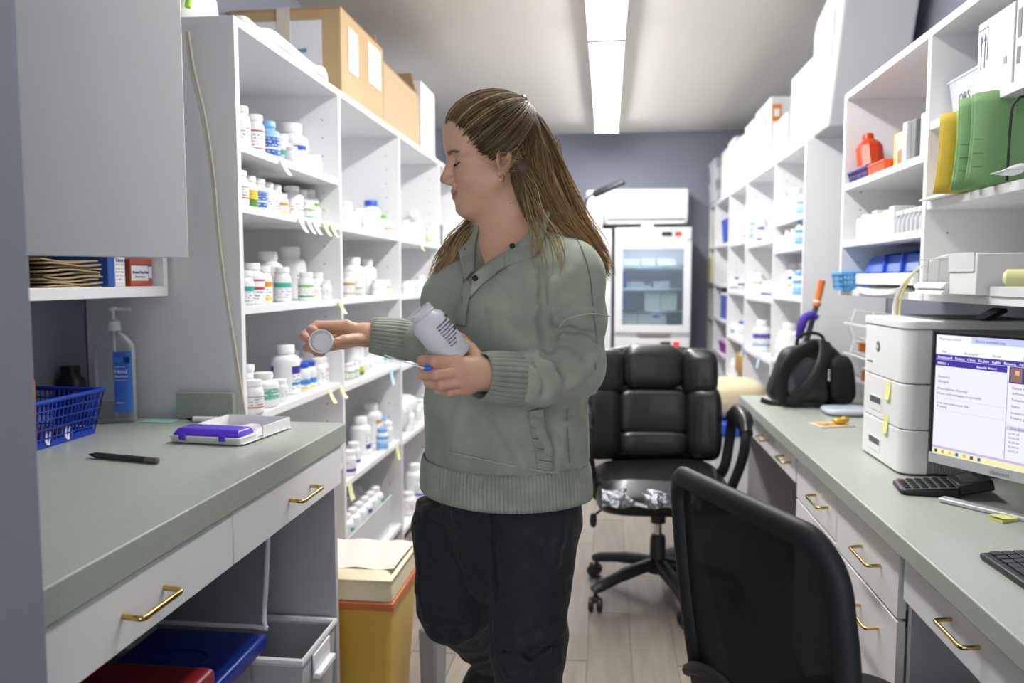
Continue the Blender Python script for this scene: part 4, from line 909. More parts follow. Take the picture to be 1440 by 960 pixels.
t = part('paper_bundle', MB().pillow((1.0, 6.1, .905), (.22, .4, .066), .6, 18), mat('cream_wrap', '#d8cfae', .7), None, smooth=2); t.location.z = -.01+.02; tag(t, 'cream paper bundle wedged above the magenta bin', 'bundle')
t = part('paper_bag', MB().pillow((1.0, 5.5, .61+.10), (.24, .44, .2), .55, 22), mat('kraft_paper', '#b08a52', .8, bump=(30, .8, .01)), None, smooth=2); t.location.z = -.006; tag(t, 'brown kraft bag on a low shelf of the right shelving', 'bag')
t = thing('storage_box', 'white storage box with bright blue lid on the floor beside the right shelving', 'storage box', (.70, 4.4, 0))
part('box_body', MB().box((.56, 4.2, .001), (.84, 4.62, .47)), mat('box_milky', '#d9dbe0', .4), t, bevel=.01); part('lid', MB().box((.545, 4.185, .47), (.85, 4.635, .535)), mat('lid_blue', '#2f55d0', .4), t, bevel=.008)
t = part('beige_sack', MB().pillow((.70, 4.42, .64), (.30, .40, .21), .6, 24), mat('beige_cloth', '#cdbf9e', .9, bump=(40, .5, .006)), None, smooth=2); tag(t, 'soft beige sack resting on the blue-lidded storage box', 'sack')
# ================================================================ RIGHT WALL-HUNG SHELVING CONTENTS
RBT = mat('orange_red_plastic', '#d8481c', .3, trans=.25); PRB = mat('basket_violet', '#5d5391', .5)
t = thing('red_bottle', 'tilted orange-red plastic jar on the top shelf of the right wall shelving', 'bottle', (.95, 3.0, 1.6256))
M_ = Matrix.Translation((.925, 2.985, 1.662)) @ Matrix.Rotation(math.radians(-20), 4, 'X')
part('jar_body', MB().lathe([(.044, 0), (.046, .004), (.046, .085), (.036, .105), (.02, .118), (.018, .122)], 10, 0, M_), RBT, t)
part('screw_neck', MB().lathe([(.019, .12), (.019, .14), (.016, .142)], 18, 0, M_), RBT, t, smooth=True)
def basket(t, x0, x1, y0, y1, z0, z1, m_, nx=8, ny=8, nz=4, tp=.01, bw=.003):
    """open grid basket: rim, base and walls of crossing bars"""
    def P(fx, fy, fz): k = tp*(1-fz); return Vector((x0+k+(x1-x0-2*k)*fx, y0+k+(y1-y0-2*k)*fy, z0+(z1-z0)*fz))
    part('rim', MB().tube([P(0, 0, 1), P(1, 0, 1), P(1, 1, 1), P(0, 1, 1)], bw*1.7, 8, closed=True), m_, t, smooth=True)
    part('basket_floor', MB().box(tuple(P(0, 0, 0)), tuple(P(1, 1, 0)+Vector((0, 0, .002)))), m_, t)
    for (a, b, n) in (((0, 0), (1, 0), nx), ((1, 0), (1, 1), ny), ((1, 1), (0, 1), nx), ((0, 1), (0, 0), ny)):
        m = MB()
        for i in range(n+1): f = i/n; x, y = a[0]+(b[0]-a[0])*f, a[1]+(b[1]-a[1])*f; m.bar(P(x, y, 0), P(x, y, 1), bw, bw)
        for j in range(nz+1): m.bar(P(a[0], a[1], j/nz), P(b[0], b[1], j/nz), bw, bw)
        m.bar(P(a[0], a[1], .07), P(b[0], b[1], .07), bw, (z1-z0)*.14)
        part('grid_wall', m, m_, t)
t = thing('small_basket', 'small purple basket under the orange-red jar, right wall shelving', 'basket', (.92, 2.98, 1.6256)); basket(t, .875, .945, 2.87, 3.075, 1.6256, 1.665, PRB, 3, 8, 2, .006, .004)
t = thing('red_tray', 'low orange-red tray beside the purple basket, right wall shelving', 'tray', (.92, 2.8, 1.6256)); open_bin(t, .875, .96, 2.70, 2.865, 1.6256, 1.66, mat('tray_red', '#e0562c', .4), tp=.004, rim=.006)
t = carton(.90, 2.60, 1.6256, .96, 2.69, 1.735, 'yellow and white box with orange print behind the red tray', mat('box_yellow', '#f3cf3a', .5))
part('white_panel', MB().box((.8985, 2.625, 1.64), (.9, 2.665, 1.73)), WPL, t); part('orange_panel', MB().box((.897, 2.60, 1.6256), (.8985, 2.65, 1.68)), mat('orange_print2', '#e8743a', .5), t)
t = carton(.97, 2.72, 1.6256, 1.03, 2.77, 1.755, 'tall yellow carton with blue top, right wall shelving', mat('box_yellow2', '#f4d866', .5)); part('blue_top', MB().box((.969, 2.719, 1.745), (1.031, 2.771, 1.757)), BLB, t)
for i, (y0, y1, h, m_) in enumerate(((2.545, 2.575, .125, BXW), (2.50, 2.535, .125, mat('box_darkgrey', '#77787a', .5)), (2.42, 2.49, .135, mat('box_lightgrey', '#c9c9c8', .5)), (2.345, 2.41, .14, BXW))):
    carton(.885+.01*i, y0, 1.6256, .98, y1, 1.6256+h, '%s upright carton, %s of four beside the divider, right wall shelving' % (('thin white', 'thin dark grey', 'light grey', 'white')[i], ('first', 'second', 'third', 'last')[i]), m_)
for i in range(4): part('white_vial', MB().lathe([(.012, 0), (.012, .022), (.008, .026)], 12, 0, Matrix.Translation((.91, 2.895+i*.035, 1.6295))), BOT, None, smooth=True)
for i, o in enumerate([q for q in C.objects if q.name.startswith('white_vial')]): tag(o, 'tiny white vial, %s from the near end, inside the small purple basket' % ORD[i], 'vial', 'vials in the purple basket')
# middle shelf
for i in range(7):
    y = 3.0-.055*i; h = (.075, .085, .08, .09, .075, .082, .09)[i]
    carton(.885, y-.045, 1.4186, .95, y, 1.4186+h, 'small white carton, %s from the left, middle shelf of right wall shelving' % ORD[i], (BXW, BXC)[i % 2], group='small cartons on the middle shelf')
for i in range(8):
    y = 2.62-.035*i
    o = part('clear_bottle', MB().lathe([(.016, 0), (.017, .004), (.017, .04), (.008, .055), (.008, .062)], 14, 0, Matrix.Translation((.90, y, 1.4186))), BOTC, None, smooth=True)
    part('stopper', MB().lathe([(.009, .058), (.0095, .07), (.006, .072)], 12, 0, Matrix.Translation((.90, y, 1.4186))), WPL, o, smooth=True)
    tag(o, 'little clear bottle, %s from the left, middle shelf of right wall shelving' % ORD[i], 'bottle', 'little clear bottles on the middle shelf')
t = carton(.95, 2.36, 1.4186, 1.03, 2.44, 1.52, 'white carton behind the little clear bottles, right wall shelving')
t = part('loose_stopper', MB().lathe([(.02, 0), (.02, .018), (.018, .02)], 18, 0, Matrix.Translation((1.0, 2.68, 1.5))), CAPM['blue'], None, smooth=True); t.location = (0, 0, -.0814); tag(t, 'blue stopper lying behind the small white cartons', 'stopper')
# bottom of bay A: blue bin, white tray, sky basket
t = thing('parts_bin', 'royal blue slanted plastic parts bin on the white tray, right wall shelving', 'bin', (.98, 2.65, 1.2426))
RB = mat('royal_blue', '#1d4fc4', .35)
m = MB(); vsx = (2.36, 2.97)
poly = [(.905, 1.30), (.93, 1.358), (1.10, 1.372), (1.10, 1.30)]
for k in range(1):
    m.add([(x, y, z) for y in vsx for x, z in poly], [(0, 1, 2, 3), (7, 6, 5, 4), (0, 4, 5, 1), (1, 5, 6, 2), (2, 6, 7, 3), (0, 3, 7, 4)])
part('bin_body', m, RB, t, bevel=.006)
for k in range(3):
    y = 2.48+.16*k; part('rib', MB().tube([(.899, y-.05, 1.302), (.922, y, 1.357), (1.05, y+.02, 1.372)], .006, 8), RB, t, smooth=True)
t = part('white_tray', MB().box((.868, 2.40, 1.2626), (1.09, 2.93, 1.2986)), mat('tray_white', '#e6e5e0', .5), None, bevel=.003); tag(t, 'white cardboard tray under the royal blue bin', 'tray'); t.location.z = .0
t = thing('papers', 'loose papers sticking out under the white tray, right wall shelving', 'papers', (.95, 2.6, 1.2426))
for k in range(4):
    m = MB().grid(lambda u, v: (.835+.012*k+.2*u, 2.42+.03*k+.42*v, 1.2432+.004*k-(.012 if u < .1 else 0)*math.sin(3.1*v)), 4, 6); o = part('sheet', m, PAPER, t, smooth=2); o.modifiers.new('s', 'SOLIDIFY').thickness = .0015
t = thing('small_basket', 'sky blue basket poking out at the left end below the royal blue bin', 'basket', (.86, 3.0, 1.2426)); basket(t, .83, .93, 2.95, 3.08, 1.2426, 1.30, mat('basket_sky', '#4a9fd8', .45), 4, 5, 3, .006, .004)
# bay B: folders
GF = mat('folder_green', '#7fa873', .6); YF = mat('folder_yellow', '#cfae3a', .6)
def folder(yy, xx, ztop, m_, label, w_=.27, papers=0, bow=.02):
    t = thing('hanging_folder', label, 'folder', (xx+.13, yy, 1.4906))
    for k, dy in ((0, 0), (1, .014)):
        m = MB().grid(lambda u, v: (xx+w_*u-.012*(1-v)**2, yy+dy-bow*math.sin(2.2*(1-v))*(1-u)*.6, 1.4912+(ztop-1.4912-(.006 if (u < .02 and v > .98) else 0))*v), 8, 8)
        o = part('cover', m, m_, t, smooth=2); o.modifiers.new('s', 'SOLIDIFY').thickness = .0016
    if papers:
        for k in range(4):
            m = MB().grid(lambda u, v: (xx+.004+.003*k+(w_-.03)*u-.010*(1-v)**2, yy+.004+.002*k-bow*math.sin(2.2*(1-v))*(1-u)*.6, 1.494+(ztop-1.51)*v), 6, 6); part('sheet', m, PAPER, t, smooth=2)
    for zz in (.2, .35, .5):
        part('index_mark', MB().box((xx-.004+.0*zz, yy-.0035-bow*.55, 1.49+.2*zz), (xx+.018, yy-.0025-bow*.55, 1.4908+.2*zz)), BLACKP, t) if m_ is GF else None
    return t
folder(2.10, .812, 1.690, YF, 'yellow folder standing leftmost beside the shelf divider')
folder(2.045, .83, 1.69, mat('folder_pale_green', '#8fbf70', .6), 'pale green folder between the yellow and the dark green ones', papers=1)
folder(1.995, .812, 1.703, GF, 'green folder holding white papers, just right of the yellow one', papers=1)
folder(1.925, .812, 1.700, GF, 'largest green folder in front, at the right edge of the picture', w_=.3, papers=1)
t = part('wire_divider', MB().tube(smooth_path([(.858, 1.86, 1.492), (.858, 1.855, 1.63), (.866, 1.85, 1.66), (.90, 1.85, 1.67), (1.10, 1.85, 1.67)], 4), .003, 8), BLACKP, None, smooth=True); tag(t, 'black wire book end in front of the largest green folder', 'book end')
t = part('zip_bag', MB().grid(lambda u, v: (.81+.16*u, 1.76+.07*v-.02*u, 1.4925+.012+.035*u*v+.012*math.sin(7*u)*math.sin(6*v)), 10, 8), BOTC, None, smooth=2); t.modifiers.new('s', 'SOLIDIFY').thickness = .002; tag(t, 'crumpled clear plastic bag lying before the green folders', 'bag')
for k in range(5):
    o = part('loose_paper', MB().box((.835+.006*k, 2.12-.02*k, 1.4906+.0022*k), (1.05, 2.29, 1.4926+.0022*k)), PAPER, None)
    tag(o, 'loose white sheet under the yellow folder, %s from the bottom of the pile' % ORD[k], 'paper', 'loose sheets under the yellow folder')
t = thing('plastic_tub', 'milky plastic tub with handwriting beside the white arrow box', 'tub', (1.0, 2.2, 1.7036)); open_bin(t, .90, 1.12, 2.10, 2.29, 1.7036, 1.80, BOTC, tp=.012, rim=.008)
text_part('handwriting', 'ORS', .035, (.905, 2.24, 1.735), (0, -1, 0), (0, 0, 1), PGD, t)
t = carton(.878, 1.905, 1.7036, 1.15, 2.075, 1.885, 'white shipping box with two blue up arrows, upper right shelf')
for k in range(2):
    y = 2.055-.018*k
    m = MB().add([(.8768, y, 1.82), (.8768, y-.004, 1.838), (.8768, y+.004, 1.838), (.8768, y-.001, 1.82), (.8768, y+.007, 1.838), (.8768, y, 1.858), (.8768, y-.007, 1.838)], [(4, 5, 6)])
    m.box((.8766, y-.001, 1.775), (.8776, y+.001, 1.84)); part('arrow_mark', m, mat('arrow_blue', '#3c4a8c', .6), t)
part('arrow_frame', MB().box((.8766, 2.024, 1.866), (.8778, 2.068, 1.868)).box((.8766, 2.024, 1.79), (.8778, 2.025, 1.866)), PGD, t)
part('print_patch', MB().box((.877, 1.93, 1.76), (.8778, 1.945, 1.775)), mat('print_grey', '#8f939c', .6), t)
t = carton(.878, 1.70, 1.7036, 1.15, 1.895, 1.895, 'white box with black framed print at the upper right corner of the picture')
part('print_frame', MB().box((.8768, 1.87, 1.80), (.8778, 1.885, 1.86)).box((.8768, 1.87, 1.745), (.8778, 1.885, 1.78)), PGD, t)
# bottom of bay B: white box, paper pile, cables, roll
t = carton(.835, 1.93, 1.2426, 1.05, 2.075, 1.34, 'white lidded box on the bottom of the right wall shelving, above the printer', bevel=.003)
part('box_lid_flap', MB().box((.832, 1.94, 1.298), (.835, 2.075, 1.342)), mat('flap_grey', '#cfcfd4', .5), t)
for k in range(6):
    o = part('paper_pile', MB().box((.82+.004*(k % 3), 2.08, 1.2426+.005*k), (1.04, 2.27-.01*(k % 2), 1.2471+.005*k)), PAPER, None); tag(o, 'white paper bundle left of the lidded box, %s from the bottom of the pile' % ORD[k], 'paper', 'paper bundles above the printer')
t = part('wire_rack', MB().tube([(.84, 2.28, 1.275), (.84, 2.28, 1.335), (.84, 2.085, 1.335)], .0018, 6).tube([(.84, 2.22, 1.275), (.84, 2.22, 1.335)], .0018, 6).tube([(.84, 2.15, 1.275), (.84, 2.15, 1.335)], .0018, 6), CHROME, None, smooth=True); tag(t, 'thin wire rack frame above the white paper bundles', 'rack'); t.location.z = -.0025
for k, (cc, dx) in enumerate((('#e8e8ea', 0), ('#d8dadf', .006), ('#ddb98e', .014), ('#c9dc90', .03))):
    P = [(.97, 2.17, 1.338+.002*k), (.90, 2.21, 1.345), (.845, 2.26+dx*.2, 1.32), (.818, 2.33-dx, 1.27), (.81, 2.37-dx*1.5, 1.22), (.812, 2.385-dx*1.7, 1.178)]
    t = part('cable', MB().tube(smooth_path(P, 6), .0028, 8), mat('cable_%d' % k, cc, .45), None, smooth=True)
    tag(t, '%s cable looping from the wire rack down to the printer top' % ('white', 'light grey', 'peach', 'lime')[k], 'cable')
t = part('yellow_roll', MB().tube([(.806, 1.745, 1.283), (.812, 1.742, 1.283), (.99, 1.65, 1.283)], [.008, .0175, .0175], 20), mat('roll_yellow', '#e4e1a6', .6), None, smooth=True); tag(t, 'pale yellow roll poking in at the right edge of the picture', 'roll')
t = part('small_carton', MB().box((.86, 1.70, 1.2426), (1.0, 1.92, 1.264)), BXW, None); tag(t, 'flat white carton under the pale yellow roll', 'carton')
# ================================================================ RIGHT WORKTOP, far end
AMB = mat('amber_plastic', '#d97a18', .25, trans=.5); WIRE = mat('white_wire', '#f0f0ee', .4)
t = thing('wire_organizer', 'white wire organizer with clear trays behind the printer, beside the backpack', 'organizer', (1.1, 3.2, .7605))
for z0_, zz in ((.88, 1.0), (1.0, 1.13)):
    for yy in (3.28, 3.52):
        m = MB().tube([(1.065, yy, z0_-.04), (1.03, yy, zz-.04), (1.045, yy, zz+.02), (1.17, yy, zz+.0), (1.17, yy, z0_-.02)], .004, 8, closed=True); part('wire_frame', m, WIRE, t, smooth=True)
    part('clear_tray', MB().box((1.06, 3.26, z0_-.035), (1.19, 3.63, z0_-.03)), BOTC, t)
    part('wire_rail', MB().tube([(1.035, 3.25, zz-.04), (1.035, 3.63, zz-.04)], .004, 8), WIRE, t, smooth=True)
for s_ in (3.25, 3.63): part('upright', MB().cyl((1.17, s_, .7606), (1.17, s_, 1.12), .005, 8), WIRE, t)
part('foot_rail', MB().cyl((1.17, 3.25, .766), (1.17, 3.63, .766), .0055, 8), WIRE, t)
for k, (x, y, z) in enumerate(((1.09, 3.40, .9705), (1.09, 3.46, .9705), (1.10, 3.58, .9705), (1.09, 3.40, .8505), (1.09, 3.50, .8505))):
    o = part('amber_vial', MB().lathe([(.016, 0), (.017, .002), (.017, .045), (.015, .047)], 16, 0, Matrix.Translation((x, y, z))), AMB, None, smooth=True)
    part('vial_cap', MB().lathe([(.018, .045), (.018, .057), (.016, .058)], 16, 0, Matrix.Translation((x, y, z))), CAPM['white'], o, smooth=True)
    tag(o, 'amber vial on the %s tray of the white wire organizer, %s from the near end' % (('upper', 'lower')[k > 2], ORD[k % 3]), 'vial', 'amber vials in the wire organizer')
t = part('plastic_pouch', MB().pillow((.93, 3.18, .775), (.19, .15, .028), .5, 20), mat('pouch_grey', '#c3ccd4', .25, bump=(30, .8, .006)), None, smooth=2); tag(t, 'clear grey plastic pouch in front of the wire organizer', 'pouch')
t = part('photo_card', MB().cbox((0, 0, .002), (.13, .09, .003)), mat('card_cream', '#d9cdb8', .5), None, world=False); t.location = (.80, 2.93, .7606); t.rotation_euler = (0, 0, .3); tag(t, 'small printed card with yellow and brown picture on the worktop left of the printer', 'card')
part('picture_area', MB().cbox((.0, .0, .0038), (.1, .06, .0006)), mat('card_brown', '#9a6a3c', .5, var=(40, '#e6b93c', .4, .6)), t, world=False)
t = part('gold_bow', MB().pillow((0, 0, .012), (.05, .03, .02), .8, 14).pillow((.02, .01, .016), (.03, .03, .02), .8, 12), mat('gold_foil', '#e0b040', .3, .4), None, world=False, smooth=2); t.location = (.83, 2.93, .7648); tag(t, 'small gold bow lying on the printed card', 'bow')
# ================================================================ LEFT CABINET SHELF
t0 = 1.2626
ENV = mat('envelope_tan', '#a08c6a', .7, bump=(60, .3, .003)); 
for k in range(9):
    o = part('envelope', MB().grid(lambda u, v: (-1.32+.14*u+.004*math.sin(3*k), 1.56+.19*v+.008*math.sin(k*2.3), t0+.001+.007*k+.003*math.sin(6*v+k)), 4, 8), ENV, None, smooth=2); o.modifiers.new('s', 'SOLIDIFY').thickness = .004
    o.location.z = .002; tag(o, 'tan envelope in the stack under the open cabinet door, %s from the bottom' % ORD[k], 'envelope', 'envelopes on the cabinet shelf')
t = carton(-1.32, 1.36, t0, -1.19, 1.53, t0+.07, 'dark olive box at the left end of the cabinet shelf', mat('box_olive', '#57503f', .6))
t = carton(-1.34, 1.785, t0, -1.185, 1.85, t0+.085, 'blue and white box between the envelopes and the swab box', mat('box_royal', '#2f59a8', .5))
part('white_side', MB().box((-1.185, 1.81, t0), (-1.1835, 1.85, t0+.084)), BXW, t); text_part('side_lettering', 'Tissue', .014, (-1.1832, 1.812, t0+.06), (0, 1, 0), (0, 0, 1), mat('ink_blue', '#2b3f94', .6), t)
part('side_print', MB().grid(lambda u, v: (-1.1832, 1.812+.034*u, t0+.01+.045*v), 1, 1), label_mat('fine_print', [(0, W_)], t0=0, t1=1, lines=5), t)
t = carton(-1.33, 1.868, t0, -1.18, 1.962, t0+.068, 'red and white box of swabs at the right end of the cabinet shelf', mat('box_salmon', '#b5573f', .5))
part('white_band', MB().box((-1.18, 1.87, t0+.014), (-1.1785, 1.942, t0+.052)), BXW, t); part('blue_line', MB().box((-1.18, 1.87, t0+.052), (-1.1785, 1.96, t0+.055)), mat('line_navy', '#3a3f80', .5), t)
part('end_panel_print', MB().box((-1.18, 1.944, t0+.02), (-1.1785, 1.96, t0+.05)), mat('band_pale', '#d8dcf0', .5), t)
text_part('box_lettering', 'Alcohol Prep Pads', .0095, (-1.1782, 1.873, t0+.032), (0, 1, 0), (0, 0, 1), mat('ink_blue', '#2b3f94'), t, bold=.0002)
text_part('box_lettering', 'Medium, 200 count', .0055, (-1.1782, 1.885, t0+.022), (0, 1, 0), (0, 0, 1), mat('ink_dark', '#44444c', .6), t)
# ================================================================ LEFT WORKTOP
SAN = glassy('sanitizer_plastic', '#dfe6ea', .10, .06, .32); GEL = mat('sanitizer_gel', '#cfd6da', .1, trans=.9, ior=1.36)
t = thing('sanitizer_bottle', 'large clear pump bottle of hand sanitizer with blue label on the left worktop', 'bottle', (-1.262, 1.915, .9106), math.radians(18))
def oval(prof, n=32, mi=0):
    m = MB(); vs = []; fs = []
    for a, b, z in prof:
        for i in range(n):
            th = 2*math.pi*i/n; c_, s_ = math.cos(th), math.sin(th); vs.append((a*math.copysign(abs(c_)**.6, c_), b*math.copysign(abs(s_)**.6, s_), z))
    for j in range(len(prof)-1):
        for i in range(n): k = (i+1) % n; fs.append((j*n+i, j*n+k, (j+1)*n+k, (j+1)*n+i))
    fs.append(tuple(range(n))[::-1]); fs.append(tuple((len(prof)-1)*n+i for i in range(n))); return m.add(vs, fs, mi)
part('bottle_shell', oval([(.044, .026, 0), (.047, .029, .004), (.047, .029, .19), (.044, .027, .205), (.03, .02, .222), (.015, .015, .234), (.0145, .0145, .245)]), SAN, t, world=False, smooth=True)
part('gel', oval([(.0435, .0255, .003), (.0445, .0265, .05)]), GEL, t, world=False, smooth=True)
part('pump_collar', MB().lathe([(.017, .238), (.0175, .24), (.0165, .262), (.008, .266)], 20), mat('pump_clear', '#dfe3e6', .3), t, world=False, smooth=True)
part('pump_head', MB().lathe([(.005, .262), (.005, .288), (.012, .29), (.012, .297), (.006, .299)], 16).bar((0, 0, .294), (.042, 0, .292), .009, .007), MATS['pump_clear'], t, world=False, smooth=True)
part('dip_tube', MB().cyl((0, 0, .01), (0, 0, .24), .003, 8), MATS['pump_clear'], t, world=False)
lm = MB().grid(lambda u, v: (.004+.043*u, -.0295+.004*u**6, .03+.155*v), 6, 1); lab = part('front_label', lm, mat('sanitizer_label', '#2a58c0', .35, var=(8, '#4c86dc', .35, .65)), t, world=False)
part('label_band', MB().box((.006, -.0305, .158), (.026, -.0297, .170)), mat('label_azure', '#2b7fc4', .4), lab, world=False)
part('label_shield', MB().box((.03, -.0305, .156), (.043, -.0297, .172)), mat('label_dark_navy', '#1c2c6a', .4), lab, world=False)
def ltext(s_, sz, x, z):
    o = text_part('label_lettering', s_, sz, (0, 0, 0), (1, 0, 0), (0, 0, 1), WPL, None); o.parent = lab; o.location = (x, -.0302, z)
ltext('Hand', .0140, .006, .130); ltext('Sanitizer', .0092, .006, .119); ltext('Antibacterial', .0048, .007, .1455); ltext('with moisturizer', .0040, .006, .111); ltext('33.8 fl oz', .0055, .008, .052)
t = thing('blue_basket', 'blue plastic grid basket with brown vials at the left end of the left worktop', 'basket', (-1.30, 1.6, .9106)); BB = mat('basket_blue', '#1c3fb0', .4)
basket(t, -1.385, -1.205, 1.42, 1.78, .9106, 1.015, BB, 14, 26, 5, .018, .003)
for k in range(12):
    x = -1.34+.045*(k % 3); y = 1.47+.065*(k//3)
    o = part('amber_vial', MB().tube([(x-.018, y, .930+.0), (x+.022, y+.004, .930)], .0145, 14), mat('amber_dark', '#8a4a22', .3), None, smooth=True); o.location.z = .0005
    part('vial_cap', MB().tube([(x+.022, y+.004, .930), (x+.030, y+.005, .930)], .0155, 14), CAPM['white'] if k % 3 == 2 else mat('amber_dark', '#8a4a22'), o, smooth=True)
    tag(o, 'brown vial lying in the blue basket, column %s from the near end, row %s' % (ORD[k//3], ORD[k % 3]), 'vial', 'brown vials in the blue basket')
t = part('amber_bottle', MB().lathe([(.02, 0), (.021, .003), (.021, .11), (.019, .112)], 20, 0, Matrix.Translation((-1.27, 1.60, .9465))), mat('amber_tall', '#a8702c', .25), None, smooth=True); tag(t, 'tall amber vial standing upright in the blue basket', 'vial')
t = part('black_bottle', oval([(.03, .025, 0), (.032, .027, .004), (.032, .027, .11), (.02, .02, .125), (.02, .02, .148)]), BLACKP, None, world=False, smooth=True); t.location = (-1.365, 1.885, .9106); tag(t, 'black bottle hidden behind the sanitizer on the left worktop', 'bottle')
t = part('teal_card', MB().cbox((0, 0, .0008), (.085, .05, .0012)), mat('card_teal', '#9fd0c8', .6), None, world=False); t.location = (-1.155, 1.935, .9106); t.rotation_euler = (0, 0, -.05); tag(t, 'teal sticky card beside the sanitizer bottle', 'card')
def pen(loc, rz, L_, r_, body, tipm, label, cat, name):
    t = thing(name, label, cat, loc, rz)
    part('barrel', MB().tube([(-L_/2+.02, 0, r_), (L_/2-.03, 0, r_)], r_, 12), body, t, world=False, smooth=True)
    part('tip', MB().tube([(-L_/2, 0, r_), (-L_/2+.02, 0, r_)], [r_*.2, r_], 12), tipm, t, world=False, smooth=True)
    part('end_cap', MB().tube([(L_/2-.03, 0, r_), (L_/2-.002, 0, r_), (L_/2, 0, r_)], [r_*1.05, r_*1.05, r_*.6], 12), tipm if name == 'marker' else mat('smoke_plastic', '#6d6f6c', .3), t, world=False, smooth=True); return t
pen((-1.02, 1.935, .9106), .0, .125, .0075, WPL, BLACKP, 'black and white marker pen lying behind the pill tray', 'marker', 'marker')
pen((-.979, 1.50, .9106), -.21, .18, .0062, mat('pen_smoke', '#3f413f', .25), BLACKP, 'smoky grey ballpoint pen lying across the left worktop', 'pen', 'pen')
t = thing('pill_tray', 'white pill counting tray with purple lidded chute on the left worktop', 'tray', (-.88, 1.78, .9106), math.radians(-6))
WT = mat('tray_offwhite', '#e4e3e6', .35); PL = mat('lid_purple', '#5a36d8', .25, coat=.4)
def trap(a, b, z0_, c_, d_, z1_):   # frustum: (a,b) lower xy corners, (c,d) upper
    return MB().add([(a[0], a[1], z0_), (b[0], a[1], z0_), (b[0], b[1], z0_), (a[0], b[1], z0_), (c_[0], c_[1], z1_), (d_[0], c_[1], z1_), (d_[0], d_[1], z1_), (c_[0], d_[1], z1_)], [(3,2,1,0),(4,5,6,7),(0,1,5,4),(1,2,6,5),(2,3,7,6),(3,0,4,7)])
part('tray_floor', trap((-.075, -.1), (.085, .10), 0, (-.085, -.105), (.095, .11), .004), WT, t, world=False)
for a, b in (((-.078, -.02, .004), (-.078, .108, .004)), ((-.078, .108, .004), (.09, .108, .004)), ((.09, .108, .004), (.09, -.02, .004))):
    part('tray_wall', MB().bar(Vector(a)+Vector((0, 0, .012)), Vector(b)+Vector((0, 0, .012)), .003, .026), WT, t, world=False, bevel=.001)
part('chute', trap((-.085, -.11), (.085, -.045), .001, (-.09, -.115), (.09, -.04), .018), WT, t, world=False, bevel=.003)
ld = part('chute_lid', trap((-.085, -.112), (.085, -.043), .0185, (-.075, -.10), (.078, -.05), .034), PL, t, world=False, bevel=.004)
for x in (-.055, .045): part('hinge', MB().box((x-.006, -.119, .010), (x+.008, -.111, .022)), PL, ld, world=False)
part('slide', MB().bar((-.01, -.03, .014), (.02, .07, .014), .03, .003), WT, t, world=False)
t = part('sale_card', MB().box((-1.22, 2.30, .9056), (-1.02, 2.32, .98)), mat('card_lilac', '#c9cbe0', .5), None); tag(t, 'pale lilac carton lying behind the bottles, fourth shelf of left bay one', 'carton')
# ================================================================ UNDER THE LEFT WORKTOP
MILK = mat('bin_milky', '#b9b9be', .45); RW = mat('rim_white', '#e2e2e8', .35)
t = thing('white_storage_bin', 'open milky storage bin with white rim and side handle under the left worktop', 'bin', (-.93, 1.78, 0))
o = open_bin(t, -1.18, -.688, 1.70, 1.925, .001, .40, MILK, tp=.02, rim=.02, rname='rim'); [c_ for c_ in C.objects if c_.parent == t and c_.name.startswith('rim')][0].data.materials[0] = RW
part('handle', MB().box((-.688, 1.76, .33), (-.668, 1.87, .345)).box((-.688, 1.76, .345), (-.682, 1.87, .39)), RW, t, bevel=.003)
t = thing('storage_tote', 'tote with dark blue lid under the left worktop', 'tote', (-.95, 1.5, 0))
part('tote_body', MB().box((-1.01, 1.42, .001), (-.79, 1.66, .44)), mat('tote_grey', '#8b8b92', .5), t, bevel=.01)
part('lid', MB().box((-1.03, 1.40, .44), (-.763, 1.685, .475)), mat('lid_navy', '#0f2c8c', .35), t, bevel=.008, seg=3)
part('grip_ridge', MB().tube([(-.90+.07*math.cos(a/16*6.283), 1.54+.045*math.sin(a/16*6.283), .4755) for a in range(16)], .003, 6, closed=True), MATS['lid_navy'], t, smooth=True)
t = thing('storage_tote', 'tote with dark red lid nearest the camera under the left worktop', 'tote', (-.9, 1.12, 0))
part('tote_body', MB().box((-1.03, .99, .001), (-.75, 1.34, .52)), mat('tote_smoke', '#5d5558', .5), t, bevel=.01)
part('lid', MB().box((-1.06, .96, .52), (-.722, 1.37, .555)), mat('lid_red', '#7c1c22', .35), t, bevel=.012, seg=3)
LIDC = mat('lid_smoky', '#85858d', .4)
t = thing('storage_tray', 'smoky clear storage tray lid leaning upright with white edge, under the left worktop', 'tray', (-.96, 1.69, .476))
part('lid_panel', MB().add([(-1.17, 1.70, .477), (-.785, 1.70, .477), (-.785, 1.76, .74), (-1.17, 1.76, .74), (-1.17, 1.703, .477), (-.785, 1.703, .477), (-.785, 1.763, .74), (-1.17, 1.763, .74)], [(0, 1, 2, 3), (7, 6, 5, 4), (0, 4, 5, 1), (1, 5, 6, 2), (2, 6, 7, 3), (3, 7, 4, 0)]), LIDC, t)
part('lid_edge', MB().tube(smooth_path([(-1.17, 1.758, .735), (-1.17, 1.70, .49), (-1.15, 1.697, .483), (-.80, 1.697, .483), (-.778, 1.70, .50), (-.785, 1.758, .735)], 3), .006, 8), RW, t, smooth=True)
